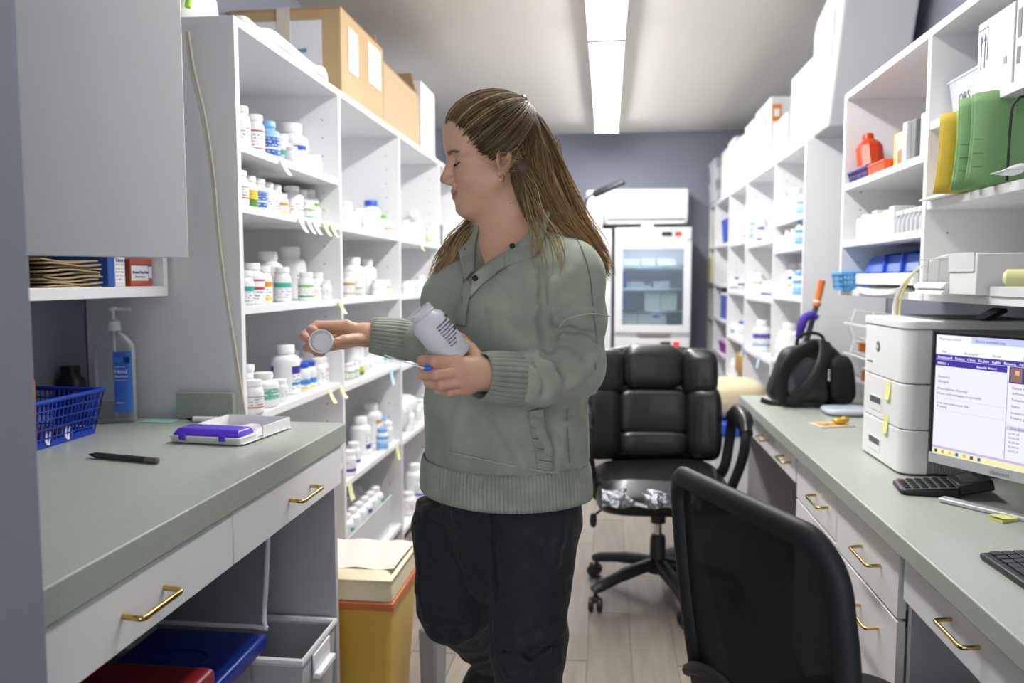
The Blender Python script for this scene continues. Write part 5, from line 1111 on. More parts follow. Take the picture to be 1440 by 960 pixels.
# ================================================================ BIN BESIDE THE COUNTER END
YW = mat('bin_yellow', '#c99a2e', .4, var=(3, '#d8b860', .3, .7)); YLID = mat('bin_cream', '#e2d5b4', .4); ORB = mat('bag_orange', '#c4693c', .4)
t = thing('waste_bin', 'yellow medical waste bin with cream lid and orange liner, left of the woman', 'bin', (-.77, 2.2, 0))
part('bin_body', trap((-.93, 2.09), (-.60, 2.34), .001, (-.945, 2.07), (-.578, 2.36), .385), YW, t, bevel=.012, seg=3)
part('liner_band', trap((-.949, 2.062), (-.572, 2.366), .372, (-.949, 2.062), (-.572, 2.366), .395), ORB, t, bevel=.004)
part('lid_skirt', trap((-.945, 2.066), (-.576, 2.362), .395, (-.945, 2.07), (-.58, 2.36), .455), YLID, t, bevel=.006)
part('lid_top', trap((-.95, 2.06), (-.572, 2.368), .455, (-.93, 2.09), (-.60, 2.34), .475), YLID, t, bevel=.006)
part('lid_film', MB().grid(lambda u, v: (-.94+.36*u, 2.10+.24*v, .478+.003*math.sin(20*u+3*v)), 20, 6), mat('film_milky', '#e8e2d8', .2), t, smooth=2)
t = part('grey_bin', trap((-.53, 2.20), (-.485, 2.34), .001, (-.535, 2.19), (-.48, 2.36), .27), mat('bin_grey', '#8a8c8e', .5), None, bevel=.01); tag(t, 'narrow grey bin standing between the yellow bin and the woman', 'bin')
# rolled white things and blue bag in left bay three
t = fbin(-1.2, 3.75, .8686, -.975, 4.1, .95, WPL, 'white basket on the third shelf of left bay three'); 
t = fbin(-1.35, 3.8, .9686+.0, -1.21, 4.3, 1.05, BLB, 'blue bin at the rear of left bay three'); t.location.z = .8686; 
for ch_ in C.objects:
    if ch_.parent == t: ch_.location.z = -.1
for k in range(3):
    carton(-1.15+.005*k, 4.13+.02*k, .8686+.032*k, -.98, 4.38, .8986+.032*k, 'white flat carton in left bay three, %s from the bottom' % ORD[k], group='flat cartons in bay three')
t = part('dark_device', MB().box((-.99, 4.56, 1.4776), (-.965, 4.66, 1.60)), mat('device_dark', '#4d555a', .5), None, bevel=.004); tag(t, 'dark grey device on the shelf just left of the woman\'s face', 'device')
t = part('white_bag', MB().pillow((-1.08, 3.95, .60), (.2, .45, .16), .6, 22), mat('bag_plastic', '#dedfe3', .3, bump=(25, .9, .02)), None, smooth=2); t.location.z = .0; tag(t, 'crumpled white plastic bag in left bay three', 'bag')
# ================================================================ IMPLICIT SURFACES for the figure
def V3(p): return np.array([p[0], p[1], p[2]], float)
def seg_d(P, a, b, ra, rb):
    ab = b-a; L2 = max(float(ab @ ab), 1e-12); t = np.clip(((P-a) @ ab)/L2, 0, 1)
    return np.linalg.norm(P-a-t[..., None]*ab, axis=-1)-(ra+(rb-ra)*t)
class SDF:
    def __init__(s): s.pr = []
    def cone(s, a, b, ra, rb=None, k=.01, op='u'):
        rb = ra if rb is None else rb; a, b = V3(a), V3(b); r = max(ra, rb)+k*2+.01
        s.pr.append((lambda P: seg_d(P, a, b, ra, rb), np.minimum(a, b)-r, np.maximum(a, b)+r, k, op)); return s
    def ell(s, c, r, R=None, k=.01, op='u'):
        c = V3(c); r = V3(r); Rm = np.eye(3) if R is None else np.array(R)
        def f(P):
            q = (P-c) @ Rm; k0 = np.linalg.norm(q/r, axis=-1); k1 = np.linalg.norm(q/(r*r), axis=-1)+1e-9
            return k0*(k0-1)/k1
        m = max(r)+k*2+.01; s.pr.append((f, c-m, c+m, k, op)); return s
    def fn(s, f, lo, hi, k=.01, op='u'): s.pr.append((f, V3(lo), V3(hi), k, op)); return s
    def ev(s, P):
        d = np.full(P.shape[:-1], .5)
        for f, lo, hi, k, op in s.pr:
            m = np.all((P > lo) & (P < hi), axis=-1)
            if not m.any(): continue
            d[m] = s.mix(d[m], f(P[m]), k, op)
        return d
    @staticmethod
    def mix(a, b, k, op):
        if op == 'u':
            h = np.maximum(k-np.abs(a-b), 0)/k; return np.minimum(a, b)-h*h*k*.25
        if op == 's':
            h = np.maximum(k-np.abs(a+b), 0)/k; return np.maximum(a, -b)+h*h*k*.25
        if op == 'd': return a+b          # displacement
    def grid(s, lo, hi, h):
        lo, hi = V3(lo), V3(hi); n = np.ceil((hi-lo)/h).astype(int)+1
        ax = [lo[i]+h*np.arange(n[i]) for i in range(3)]
        d = np.full(tuple(n), .5)
        for f, a, b, k, op in s.pr:
            i0 = [max(0, int((a[i]-lo[i])/h)) for i in range(3)]; i1 = [min(n[i], int((b[i]-lo[i])/h)+2) for i in range(3)]
            if any(i1[i] <= i0[i] for i in range(3)): continue
            sl = tuple(slice(i0[i], i1[i]) for i in range(3))
            G = np.stack(np.meshgrid(*[ax[i][sl[i]] for i in range(3)], indexing='ij'), -1)
            d[sl] = s.mix(d[sl], f(G), k, op)
        return lo, h, d
    def hit(s, x, y, t0=.9, t1=2.3):    # first surface point seen through picture position (x, y)
        o = V3((0, 0, CAMZ)); r = V3(fw*FPX+rt*(x-720)-upv*(y-480)); r /= r @ V3(fw)
        ts = np.arange(t0, t1, .002); dd = s.ev(o+ts[:, None]*r); i = np.argmax(dd < 0)
        if not (dd < 0).any(): i = int(np.argmin(dd)); return o+ts[i]*r
        return o+(ts[i-1]+.002*dd[i-1]/(dd[i-1]-dd[i]+1e-9))*r
    def nrm(s, p):
        e = .003; g = np.array([s.ev(np.array([p+e*d]))[0]-s.ev(np.array([p-e*d]))[0] for d in np.eye(3)]); return g/(np.linalg.norm(g)+1e-9)
def nets(lo, h, d):
    """naive surface nets -> vertices, quads"""
    s = d < 0; nx, ny, nz = [q-1 for q in d.shape]
    cnt = np.zeros((nx, ny, nz), np.int8)
    for i in (0, 1):
        for j in (0, 1):
            for k in (0, 1): cnt += s[i:i+nx, j:j+ny, k:k+nz]
    act = (cnt > 0) & (cnt < 8); I = np.argwhere(act); idx = -np.ones(act.shape, np.int64); idx[act] = np.arange(len(I))
    acc = np.zeros((len(I), 3)); w = np.zeros(len(I))
    cs = [(i, j, k) for i in (0, 1) for j in (0, 1) for k in (0, 1)]
    for a in cs:
        for ax_ in range(3):
            if a[ax_]: continue
            b = list(a); b[ax_] = 1
            da = d[I[:, 0]+a[0], I[:, 1]+a[1], I[:, 2]+a[2]]; db = d[I[:, 0]+b[0], I[:, 1]+b[1], I[:, 2]+b[2]]
            m = (da < 0) != (db < 0); t = np.where(m, da/np.where(m, da-db, 1), 0)
            p = np.array(a, float)[None].repeat(len(I), 0); p[:, ax_] += t
            acc[m] += p[m]; w[m] += 1
    V = (I+acc/w[:, None])*h+lo; F = []
    for ax_ in range(3):
        sh = [slice(0, None)]*3; a = [slice(1, -1)]*3; b = [slice(1, -1)]*3; a[ax_] = slice(0, -1); b[ax_] = slice(1, None)
        sa, sb = s[tuple(a)], s[tuple(b)]; E = np.argwhere(sa != sb)
        if not len(E): continue
        flip = sa[E[:, 0], E[:, 1], E[:, 2]]; E = E.copy()
        u, v = [(1, 2), (2, 0), (0, 1)][ax_]; off = np.ones(3, int); off[ax_] = 0; E = E+off
        def cell(du, dv): q = E.copy(); q[:, u] -= du; q[:, v] -= dv; return idx[q[:, 0], q[:, 1], q[:, 2]]
        Q = np.stack([cell(1, 1), cell(0, 1), cell(0, 0), cell(1, 0)], 1); Q[~flip] = Q[~flip][:, ::-1]; F.append(Q)
    return V, np.concatenate(F)
def np_mesh(name, V, F, mats, parent, cols=None, smooth=True):
    me = bpy.data.meshes.new(name); inv = wmat(parent).inverted() if parent is not None else Matrix.Identity(4)
    A = np.array(inv); V = V @ A[:3, :3].T+A[:3, 3]
    k = F.shape[1]; me.vertices.add(len(V)); me.vertices.foreach_set('co', V.astype(np.float32).ravel())
    me.loops.add(F.size); me.loops.foreach_set('vertex_index', F.astype(np.int32).ravel())
    me.polygons.add(len(F)); me.polygons.foreach_set('loop_start', np.arange(0, F.size, k, dtype=np.int32)); me.polygons.foreach_set('loop_total', np.full(len(F), k, np.int32))
    me.update(calc_edges=True); me.validate()
    if smooth: me.polygons.foreach_set('use_smooth', [True]*len(me.polygons))
    for m in mats: me.materials.append(m)
    if cols is not None:
        at_ = me.color_attributes.new('tint', 'FLOAT_COLOR', 'POINT'); at_.data.foreach_set('color', np.concatenate([cols, np.ones((len(cols), 1))], 1).astype(np.float32).ravel())
    o = bpy.data.objects.new(name, me); C.objects.link(o); o.parent = parent; return o
def A(x, y, Y): return V3(at(x, y, Y=Y))
# ---------------------------------------------------------------- figure: frames
woman = thing('person', 'woman with long brown half-up hair in green henley sweatshirt holding a white bottle', 'person', (-.19, 1.6, 0))
th = math.radians(40); FW = np.array([-math.sin(th), -math.cos(th), 0]); LT = np.array([math.cos(th), -math.sin(th), 0]); UP = np.array([0, 0, 1.])
TC = np.array([-.188, 1.585, 0])      # torso axis
def tl(u, v, z): return TC+LT*u+FW*v+UP*z
be, ti, ro = math.radians(17), math.radians(7.5), math.radians(7); HS = .965
hf0 = np.array([-math.cos(be), -math.sin(be), 0]); hl = np.cross(UP, hf0); hf = hf0*math.cos(ti)-UP*math.sin(ti); hu = np.cross(hf, hl)
hl, hu = hl*math.cos(ro)-hu*math.sin(ro), hu*math.cos(ro)+hl*math.sin(ro)
HO = A(692, 220, 1.545)
def hd(x, y, z): return HO+HS*(hf*x+hl*y+hu*z)
HR = np.stack([hf, hl, hu], 1)
def rotm(axis, deg): return np.array(Matrix.Rotation(math.radians(deg), 3, axis))
# ---------------------------------------------------------------- head, neck, chest
S = SDF()
def he(c, r, k=.01, op='u', R=None): S.ell(hd(*c), [q*HS for q in r], HR if R is None else HR @ R, k*HS, op)
def hc(a, b, ra, rb=None, k=.01, op='u'): S.cone(hd(*a), hd(*b), ra*HS, None if rb is None else rb*HS, k*HS, op)
he((-.006, 0, .038), (.093, .073, .077))
he((.039, 0, .045), (.053, .058, .056), .02)
he((.032, 0, -.028), (.050, .057, .062), .02)
he((.025, 0, -.068), (.054, .047, .036), .02)
for s_ in (-1, 1):
    he((.048, s_*.033, -.036), (.031, .028, .030), .02)
    hc((-.002, s_*.055, -.04), (.055, s_*.018, -.094), .016, .013, .03)
    hc((.077, s_*.014, .021), (.062, s_*.046, .017), .010, .008, .016)
he((.0605, 0, -.096), (.024, .025, .0175), .014)
he((.016, 0, -.094), (.048, .040, .020), .022)
he((.057, 0, -.066), (.026, .033, .028), .02)
for s_ in (-1, 1):
    he((.092, s_*.031, .002), (.016, .018, .012), .012, 's')
    he((.063, s_*.031, -.003), (.0145, .0155, .0125), .004)
hc((.080, 0, .008), (.096, 0, -.027), .0075, .0085, .014)
he((.0985, 0, -.0345), (.0112, .0098, .0090), .008)
for s_ in (-1, 1):
    he((.0895, s_*.0125, -.0395), (.0115, .0078, .0080), .006)
    hc((.083, s_*.019, -.043), (.066, s_*.033, -.066), .0016, .0010, .009, 's')
    he((.094, s_*.007, -.0475), (.004, .0032, .003), .002, 's')
he((.0805, 0, -.0598), (.0100, .022, .0056), .006); he((.0790, 0, -.0722), (.0105, .020, .0070), .005)
for s_ in (-1, 1): hc((.0900, 0, -.0660), (.078, s_*.015, -.0652), .0014, .0014, .003, 's'); hc((.078, s_*.015, -.0652), (.064, s_*.0285, -.0585), .0014, .0010, .003, 's')
hc((.088, 0, -.0845), (.078, 0, -.085), .004, .004, .01, 's')
for s_ in (-1, 1):     # ears
    Re = rotm('Y', -12) @ rotm('Z', s_*18)
    he((-.010, s_*.075, -.008), (.017, .0075, .030), .004, R=Re)
    he((-.007, s_*.083, -.004), (.0115, .0078, .021), .003, 's', R=Re)
    hc((.002, s_*.077, .002), (-.012, s_*.0795, .008), .0022, .002, .003)
    he((.003, s_*.078, -.010), (.0045, .004, .006), .003)
    he((-.002, s_*.0755, -.034), (.0085, .0045, .0085), .004)
NB = tl(0, .0, 1.375); NT = hd(-.022, 0, -.055)
S.cone(NT, NB, .052, .054, .02)
S.cone(hd(-.026, 0, -.085), tl(0, .016, 1.36), .036, .034, .03)
def torso(axes, n=2.2, lo=.8, hi=1.42, u0=0):
    Z = [a[0] for a in axes]
    def f(P):
        q = P-TC; u = q @ LT; v = q @ FW; z = P[..., 2]
        a = np.interp(z, Z, [t[1] for t in axes]); b = np.interp(z, Z, [t[2] for t in axes]); v0 = np.interp(z, Z, [t[3] for t in axes]); uc = np.interp(z, Z, [t[4] if len(t) > 4 else 0 for t in axes])
        k = ((np.abs(u-uc)/a)**n+(np.abs(v-v0)/b)**n)**(1/n)
        return np.maximum((k-1)*np.minimum(a, b), np.maximum(z-hi, lo-z))
    return f
lo_, hi_ = TC+np.array([-.3, -.3, .8]), TC+np.array([.3, .3, 1.5])
S.fn(torso([(.8, .16, .11, 0), (1.2, .165, .115, .005), (1.28, .155, .112, .005), (1.33, .145, .09, .0), (1.37, .10, .065, 0), (1.40, .06, .055, 0)], 2.2, 1.12, 1.405), lo_, hi_, .05)
lo, h, d = S.grid((HO+np.array([-.16, -.17, -.34])), (HO+np.array([.16, .17, .16])), .0022)
V1, F1 = nets(lo, h, d)
# ---------------------------------------------------------------- hands
def hand(wr, palm, fingers, thumb, pr=.012, extra=()):
    """wr: (point, radius) list of the wrist; palm: chain list of cones; fingers: list of joint lists with radii"""
    H = SDF()
    for a, b, ra, rb, k in palm: H.cone(a, b, ra, rb, k)
    for J, R in fingers+[thumb]:
        f = SDF()
        for i in range(len(J)-1): f.cone(J[i], J[i+1], R[i], R[i+1], .003)
        J_ = np.array(J); f0 = f
        H.fn((lambda ff: (lambda P: ff.ev(P)))(f0), J_.min(0)-.03, J_.max(0)+.03, .0035)
    return H
# left hand (near), cupping the base of the bottle
def L(x, y, Y): return A(x, y, Y)
wl = L(690, 528, 1.335)
mcp = [L(641, 508, 1.297), L(646, 523, 1.290), L(651, 536, 1.295), L(657, 546, 1.305)]
palmL = [(wl, L(668, 520, 1.318), .026, .024, .02)]
for m_ in mcp: palmL.append((L(676, 526, 1.322), m_, .019, .0125, .014))
fl = [([mcp[0], L(612, 508, 1.278), L(594, 507, 1.300), L(597, 508, 1.322)], [.0110, .0098, .0086, .0074]),
      ([mcp[1], L(614, 527, 1.272), L(595, 527, 1.293), L(598, 524, 1.316)], [.0112, .0100, .0088, .0076]),
      ([mcp[2], L(622, 541, 1.278), L(603, 538, 1.296), L(606, 533, 1.318)], [.0108, .0095, .0084, .0072]),
      ([mcp[3], L(634, 551, 1.292), L(617, 547, 1.304), L(618, 541, 1.320)], [.0098, .0086, .0076, .0066])]
tl_ = ([L(674, 512, 1.335), L(661, 492, 1.345), L(648, 478, 1.352), L(640, 470, 1.352)], [.0165, .0130, .0112, .0088])
HL_ = hand(None, palmL, fl, tl_)
HL_.cone(L(714, 531, 1.36), wl, .026, .025, .01)
lo, h, d = HL_.grid(L(640, 520, 1.32)-np.array([.1, .075, .09]), L(640, 520, 1.32)+np.array([.13, .085, .10]), .0016)
V2, F2 = nets(lo, h, d)
# right hand (far), holding the cap towards the camera
wr_ = L(520, 471, 1.655)
mr = [L(487, 457, 1.640), L(482, 463, 1.662), L(481, 474, 1.680), L(484, 484, 1.690)]
palmR = [(L(540, 472, 1.66), wr_, .0255, .0235, .02)]
for m_ in mr: palmR.append((L(514, 471, 1.655), m_, .018, .0118, .014))
fr = [([mr[0], L(446, 457, 1.612), L(437, 463, 1.598), L(452, 470, 1.592), ], [.0108, .0096, .0084, .0076]),
      ([mr[1], L(438, 464, 1.640), L(427, 472, 1.622), L(438, 482, 1.612)], [.0110, .0098, .0086, .0076]),
      ([mr[2], L(440, 480, 1.655), L(431, 489, 1.640), L(441, 493, 1.628)], [.0106, .0094, .0082, .0072]),
      ([mr[3], L(452, 491, 1.668), L(445, 496, 1.655), L(453, 497, 1.64)], [.0096, .0084, .0074, .0066])]
tr_ = ([L(510, 478, 1.640), L(497, 477, 1.612), L(484, 478, 1.592), L(474, 480, 1.580)], [.0150, .0125, .0108, .0088])
HR_ = hand(None, palmR, fr, tr_)
lo, h, d = HR_.grid(L(480, 475, 1.63)-np.array([.11, .085, .07]), L(480, 475, 1.63)+np.array([.12, .085, .07]), .0017)
V3_, F3 = nets(lo, h, d)
# ---------------------------------------------------------------- skin colours (lips, blush, brows are the skin's own colour; shade in the ears is painted in)
skin = np.array(lin('#d6a88e')[:3]); lip = np.array(lin('#bb7a70')[:3]); red_ = np.array(lin('#cb8d80')[:3]); pale = np.array(lin('#d2ab99')[:3])
def tint(V, base=None):
    c = np.tile(skin, (len(V), 1)); q = ((V-HO) @ HR)/HS
    def blob(cn, r, col, a=1, p=2):
        nonlocal c
        k = np.clip(1-np.linalg.norm((q-np.array(cn))/np.array(r), axis=1)**p, 0, 1)[:, None]*a; c = c*(1-k)+col*k
    for s_ in (-1, 1): blob((.06, s_*.042, -.035), (.035, .03, .03), red_, .45)
    blob((.104, 0, -.036), (.016, .016, .014), red_, .5)
    ay = np.abs(q[:, 1])/.0295; half = .0122*np.clip(1-ay**2, 0, 1)**.6; k = np.clip((half-np.abs(q[:, 2]+.0658-.0062*ay**2))/.0022, 0, 1)*(q[:, 0] > .045)*(ay < 1); c = c*(1-k[:, None])+lip*k[:, None]
    for s_ in (-1, 1): blob((-.008, s_*.076, -.01), (.03, .02, .035), red_, .6); blob((-.005, s_*.079, -.006), (.010, .012, .017), np.array(lin('#9c5f52')[:3]), .75); blob((.072, s_*.031, -.002), (.016, .02, .011), np.array(lin('#b98478')[:3]), .5)  # ear hollows tinted darker: shade put into the skin colour
    return c
def tint_h(V, tips):
    c = np.tile(skin, (len(V), 1))
    for t in tips:
        k = np.clip(1-np.linalg.norm(V-t, axis=1)/.022, 0, 1)[:, None]*.7; c = c*(1-k)+red_*k
    return c
Vb = np.concatenate([V1, V2, V3_]); Fb = np.concatenate([F1, F2+len(V1), F3+len(V1)+len(V2)])
cb_ = np.concatenate([tint(V1), tint_h(V2, [f[0][1] for f in fl]+[f[0][0] for f in fl]), tint_h(V3_, [f[0][2] for f in fr]+[f[0][3] for f in fr])])
SK = mat('skin', '#d3a792', .45, bump=(420, .10, .0006), sss=.12)
nt = SK.node_tree; an = nd(nt, 'ShaderNodeAttribute', attribute_name='tint'); nt.links.new(an.outputs['Color'], nt.nodes['Principled BSDF'].inputs['Base Color'])
body = np_mesh('body', Vb, Fb, [SK], woman, cb_)
# fingernails
NAIL = mat('nail', '#d9ada0', .2)
for J, R in fr[:2]+[tr_]:
    tip = J[-1]; dr_ = (J[-1]-J[-2]); dr_ /= np.linalg.norm(dr_); n_ = np.array([0, -1, .3]); n_ -= dr_*(n_ @ dr_); n_ /= np.linalg.norm(n_)
    if J is tr_[0]: n_ = np.array([.1, -.7, .7]); n_ -= dr_*(n_ @ dr_); n_ /= np.linalg.norm(n_)
    part('fingernail', MB().pillow((0, 0, 0), (.011, .0085, .002), .7, 12, 0, Matrix(np.vstack([np.column_stack([dr_, np.cross(n_, dr_), n_, tip+n_*R[-1]*.93]), [0, 0, 0, 1]]).tolist())), NAIL, body, smooth=2)
# ---------------------------------------------------------------- sweatshirt
SW = mat('sage_fleece', '#868c7e', .92, bump=(700, .35, .0008), var=(9, '#a1a999', .35, .7), sheen=.25)
SWR = mat('sage_rib', '#8a9083', .92, bump=(600, .3, .0008), var=(14, '#a9b0a2', .4, .75), sheen=.2)
SWS = mat('sage_seam', '#6f776a', .95, bump=(900, .5, .001)); SWL = mat('sage_worn', '#b4baac', .95, bump=(600, .4, .001))
T = SDF()
AX = [(.87, .160, .126, .013, -.007), (.93, .178, .143, .014, -.006), (1.02, .176, .143, .016, -.003), (1.12, .172, .140, .018), (1.20, .176, .142, .02), (1.27, .176, .130, .016), (1.31, .158, .110, .008), (1.345, .128, .090, .0), (1.375, .094, .075, -.004), (1.40, .072, .066, -.006)]
T.fn(torso(AX, 2.25, .885, 1.412), lo_, hi_, .02)
shL, elL = tl(.143, -.01, 1.284), A(806, 512, 1.475); cuL = A(737, 534, 1.395)
shR, elR = tl(-.146, -.01, 1.290), A(655, 500, 1.71); cuR = A(580, 478, 1.675)
T.cone(tl(.085, 0, 1.306), shL, .056, .060, .05); T.cone(tl(-.085, 0, 1.306), shR, .056, .060, .05)
mL = shL*.5+elL*.5
T.cone(shL, mL, .060, .061, .03); T.cone(mL, elL, .061, .056, .02); T.cone(elL, cuL, .056, .047, .03)
T.cone(shR, elR, .060, .056, .03); T.cone(elR, cuR, .054, .044, .03)
T.ell(tl(.035, .105, 1.235), (.06, .06, .06), None, .05); T.ell(tl(-.05, .105, 1.235), (.06, .06, .06), None, .05)
for a, b in ((cuL, A(748, 536, 1.40)),): T.cone(a, b, .047, .051, .012)
# folds: ridges and creases laid over the cloth
def ridge(pts, r, k=.016, op='u', sink=.5, tmax=2.3):
    H_ = [T0.hit(x, y) for x, y in pts]
    for a, b in zip(H_, H_[1:]):
        if np.linalg.norm(a-b) > .09: continue
        na, nb = T0.nrm(a), T0.nrm(b); s_ = -sink*r if op == 'u' else sink*r*.2
        T.cone(a+na*s_, b+nb*s_, r, r, k, op)
T0 = SDF(); T0.pr = list(T.pr)
for pts, r in (([(742, 500), (757, 522), (758, 545), (747, 562)], .007), ([(757, 497), (776, 512), (784, 535), (775, 558)], .008), ([(770, 487), (795, 497), (812, 515)], .008),
               ([(765, 472), (792, 470), (822, 482), (842, 500)], .007), ([(770, 455), (800, 440), (830, 436)], .006), ([(785, 470), (812, 455), (846, 456)], .006), ([(764, 430), (780, 400), (800, 385)], .006),
               ([(640, 470), (650, 560), (640, 620)], .006), ([(700, 590), (720, 620), (735, 655)], .006), ([(760, 600), (775, 630), (780, 655)], .006), ([(800, 590), (790, 620), (800, 648)], .006),
               ([(610, 440), (615, 520), (606, 600)], .006), ([(720, 380), (745, 372), (762, 385)], .006), ([(690, 430), (700, 470), (695, 510)], .005), ([(808, 540), (825, 520), (838, 490)], .006)):
    ridge(pts, r*1.35, .013)
for pts, r in (([(766, 452), (772, 470), (770, 488)], .011), ([(762, 380), (764, 420), (766, 452)], .006), ([(750, 508), (766, 530), (764, 552)], .004), ([(765, 500), (788, 518), (795, 540)], .004),
               ([(748, 575), (770, 585), (800, 582), (825, 570)], .006), ([(775, 465), (805, 463), (835, 470)], .004), ([(668, 450), (672, 520), (665, 590)], .004), ([(780, 655), (782, 620), (778, 596)], .004)):
    ridge(pts, r, .012, 's')
# neck opening: polygon in torso (u, z) through the front, and the hole for the neck
def uz(p): q = p-TC; return (q @ LT, p[2])
opn = [uz(T0.hit(x, y)) for x, y in ((668, 384), (671, 345), (678, 315))]
opn_r = [uz(T0.hit(x, y)) for x, y in ((680, 381), (712, 360), (734, 342), (752, 320))]
poly = np.array(opn+[(opn[-1][0]-.01, 1.46), (opn_r[-1][0]+.0, 1.46)]+opn_r[::-1])
def poly_sd(P):
    q = P-TC; u = q @ LT; z = P[..., 2]; v = q @ FW; d = np.full(u.shape, 1e9); ins = np.zeros(u.shape, bool); n = len(poly)
    for i in range(n):
        a, b = poly[i], poly[(i+1) % n]; e = b-a; wx, wz = u-a[0], z-a[1]; t = np.clip((wx*e[0]+wz*e[1])/(e @ e), 0, 1)
        d = np.minimum(d, np.hypot(wx-e[0]*t, wz-e[1]*t)); c_ = ((a[1] > z) != (b[1] > z)) & (u < (b[0]-a[0])*(z-a[1])/(b[1]-a[1]+1e-12)+a[0]); ins ^= c_
    sd = np.where(ins, -d, d); return np.maximum(sd, .01-v)
T.fn(poly_sd, TC+np.array([-.3, -.3, 1.25]), TC+np.array([.3, .3, 1.5]), .004, 's')
T.cone(tl(0, .005, 1.385), NT, .058, .064, .006, 's')
def noise_d(P):
    x, y, z = P[..., 0], P[..., 1], P[..., 2]
    n = np.sin(31*x+19*z+2*np.sin(14*y+9*z))*np.sin(23*y-17*z+1.7*np.sin(21*x)); n2 = np.sin(71*x+40*y+2*np.sin(33*z))*np.sin(58*z-49*x+1.5*np.sin(40*y))
    return .0023*n+.0009*n2
T.fn(noise_d, TC-np.array([.6, .6, -.8]), TC+np.array([.6, .6, 1.5]), 1, 'd')
lo, h, d = T.grid((-.47, 1.28, .87), (.03, 1.87, 1.43), .0034)
Vs, Fs = nets(lo, h, d); sweater = np_mesh('sweatshirt', Vs, Fs, [SW], woman)
# ribbed hem band and cuffs: real ribs
def ribbed(fn, nrib, nv, amp, name, parent, closed=True, label=None):
    """fn(a, v) -> (point, normal), a in 0..1 around"""
    per = 6; n = nrib*per; vs = np.zeros((nv+1, n, 3))
    for j in range(nv+1):
        for i in range(n):
            p, nn_ = fn(i/n, j/nv); vs[j, i] = p+nn_*amp*(abs(math.cos(math.pi*i/per))**.7-.5)*min(1, 4*(1-j/nv)+.3, 4*j/nv+.3)
    F = [(j*n+i, j*n+(i+1) % n, (j+1)*n+(i+1) % n, (j+1)*n+i) for j in range(nv) for i in range(n)]
    o = np_mesh(name, vs.reshape(-1, 3), np.array(F), [SWR], parent); so = o.modifiers.new('s', 'SOLIDIFY'); so.thickness = .003; so.offset = -1
    return o
def hem(a, v):
    t = 2*math.pi*a; z = .853+.068*v
    A_ = .184-.007*v+.002*math.sin(math.pi*v)**.5; B_ = .143-.004*v+.002*math.sin(math.pi*v)**.5
    c_, s_ = math.cos(t), math.sin(t); e = 2/2.25; u = (A_+.003)*math.copysign(abs(c_)**e, c_)-.010; w_ = B_*math.copysign(abs(s_)**e, s_)+.013
    n_ = LT*c_/A_+FW*s_/B_; n_ /= np.linalg.norm(n_); return tl(u, w_, z+.004*math.sin(2*t+1)), n_
ribbed(hem, 124, 8, .0034, 'hem_band', sweater)
def cuff(p0, p1, r0, r1, fl_=.8):
    ax_ = (p1-p0)/np.linalg.norm(p1-p0); x_ = np.cross(ax_, UP); x_ /= np.linalg.norm(x_); y_ = np.cross(ax_, x_)
    def f(a, v):
        t = -2*math.pi*a; r = r0+(r1-r0)*v+.003*math.sin(math.pi*v); n_ = x_*math.cos(t)+y_*math.sin(t)
        return p0+(p1-p0)*v+x_*math.cos(t)*r*fl_+y_*math.sin(t)*r, n_
    return f
ribbed(cuff(A(744, 535, 1.398), A(676, 529, 1.322), .043, .038), 30, 8, .0032, 'cuff', sweater)
ribbed(cuff(A(588, 480, 1.678), A(522, 471, 1.655), .040, .034, .85), 30, 8, .0032, 'cuff', sweater)
def strip_mesh(name, la, lb, lift_a, lift_b, m_, nv=6, th_=.004, n=4, rib=0):
    """cloth band between two polylines given in picture positions, lying on the sweatshirt"""
    PA = smooth_path([T0.hit(*q) if len(q) == 2 else A(*q) for q in la], n); PB = smooth_path([T0.hit(*q) if len(q) == 2 else A(*q) for q in lb], n)
    PA = [Vector(V3(p)+T0.nrm(V3(p))*lift_a) for p in PA]; PB = [Vector(V3(p)+T0.nrm(V3(p))*lift_b) for p in PB]
    m = MB(); k = len(PA)
    def g(u, v):
        x = u*(k-1); i = min(int(x), k-2); t = x-i; a = PA[i].lerp(PA[i+1], t); b = PB[i].lerp(PB[i+1], t)
        p = a.lerp(b, v); nn_ = ((PA[i+1]-PA[i]).cross(b-a)).normalized()
        return p+nn_*(.003*math.sin(math.pi*v)+(rib*abs(math.sin(u*rib_n*math.pi)) if rib else 0))*sgn_
    m.grid(g, (k-1)*(6 if rib else 2), nv); o = part(name, m, m_, sweater, smooth=2); so = o.modifiers.new('s', 'SOLIDIFY'); so.thickness = th_; so.offset = 0; return o
rib_n = 26; sgn_ = -1
strip_mesh('collar', [(668, 390), (678, 381), (696, 368), (714, 357), (734, 341), (750, 319), (760, 291, 1.53)], [(664, 416), (677, 403), (695, 389), (710, 378), (752, 362), (764, 338), (773, 302, 1.50)], .005, .003, SWR, 6, .005, 5, .0012)
sgn_ = 1; rib_n = 1
strip_mesh('collar', [(669, 384), (670, 365), (671, 345), (676, 325), (682, 305)], [(658, 398), (651, 368), (649, 345), (655, 322), (668, 300)], .007, .010, SW, 6, .004)
strip_mesh('placket', [(655, 390), (650, 415), (645, 435), (641, 454)], [(667, 405), (661, 420), (658, 436), (656, 457)], .003, .003, SW, 5, .004)
def seam(pts, name='seam', r=.0011, m_=None, lift=.0008, zig=0):
    P = [T.hit(x, y) for x, y in pts]; Q = smooth_path(P, 6); out = []
    for i, p in enumerate(Q):
        q = V3(p); q = q+T0.nrm(q)*(lift+.0012); out.append(Vector(q)+Vector((0, 0, zig*(.0012 if i % 2 else -.0012))))
    return part(name, MB().tube(out, r, 6), m_ or SWS, sweater, smooth=True)
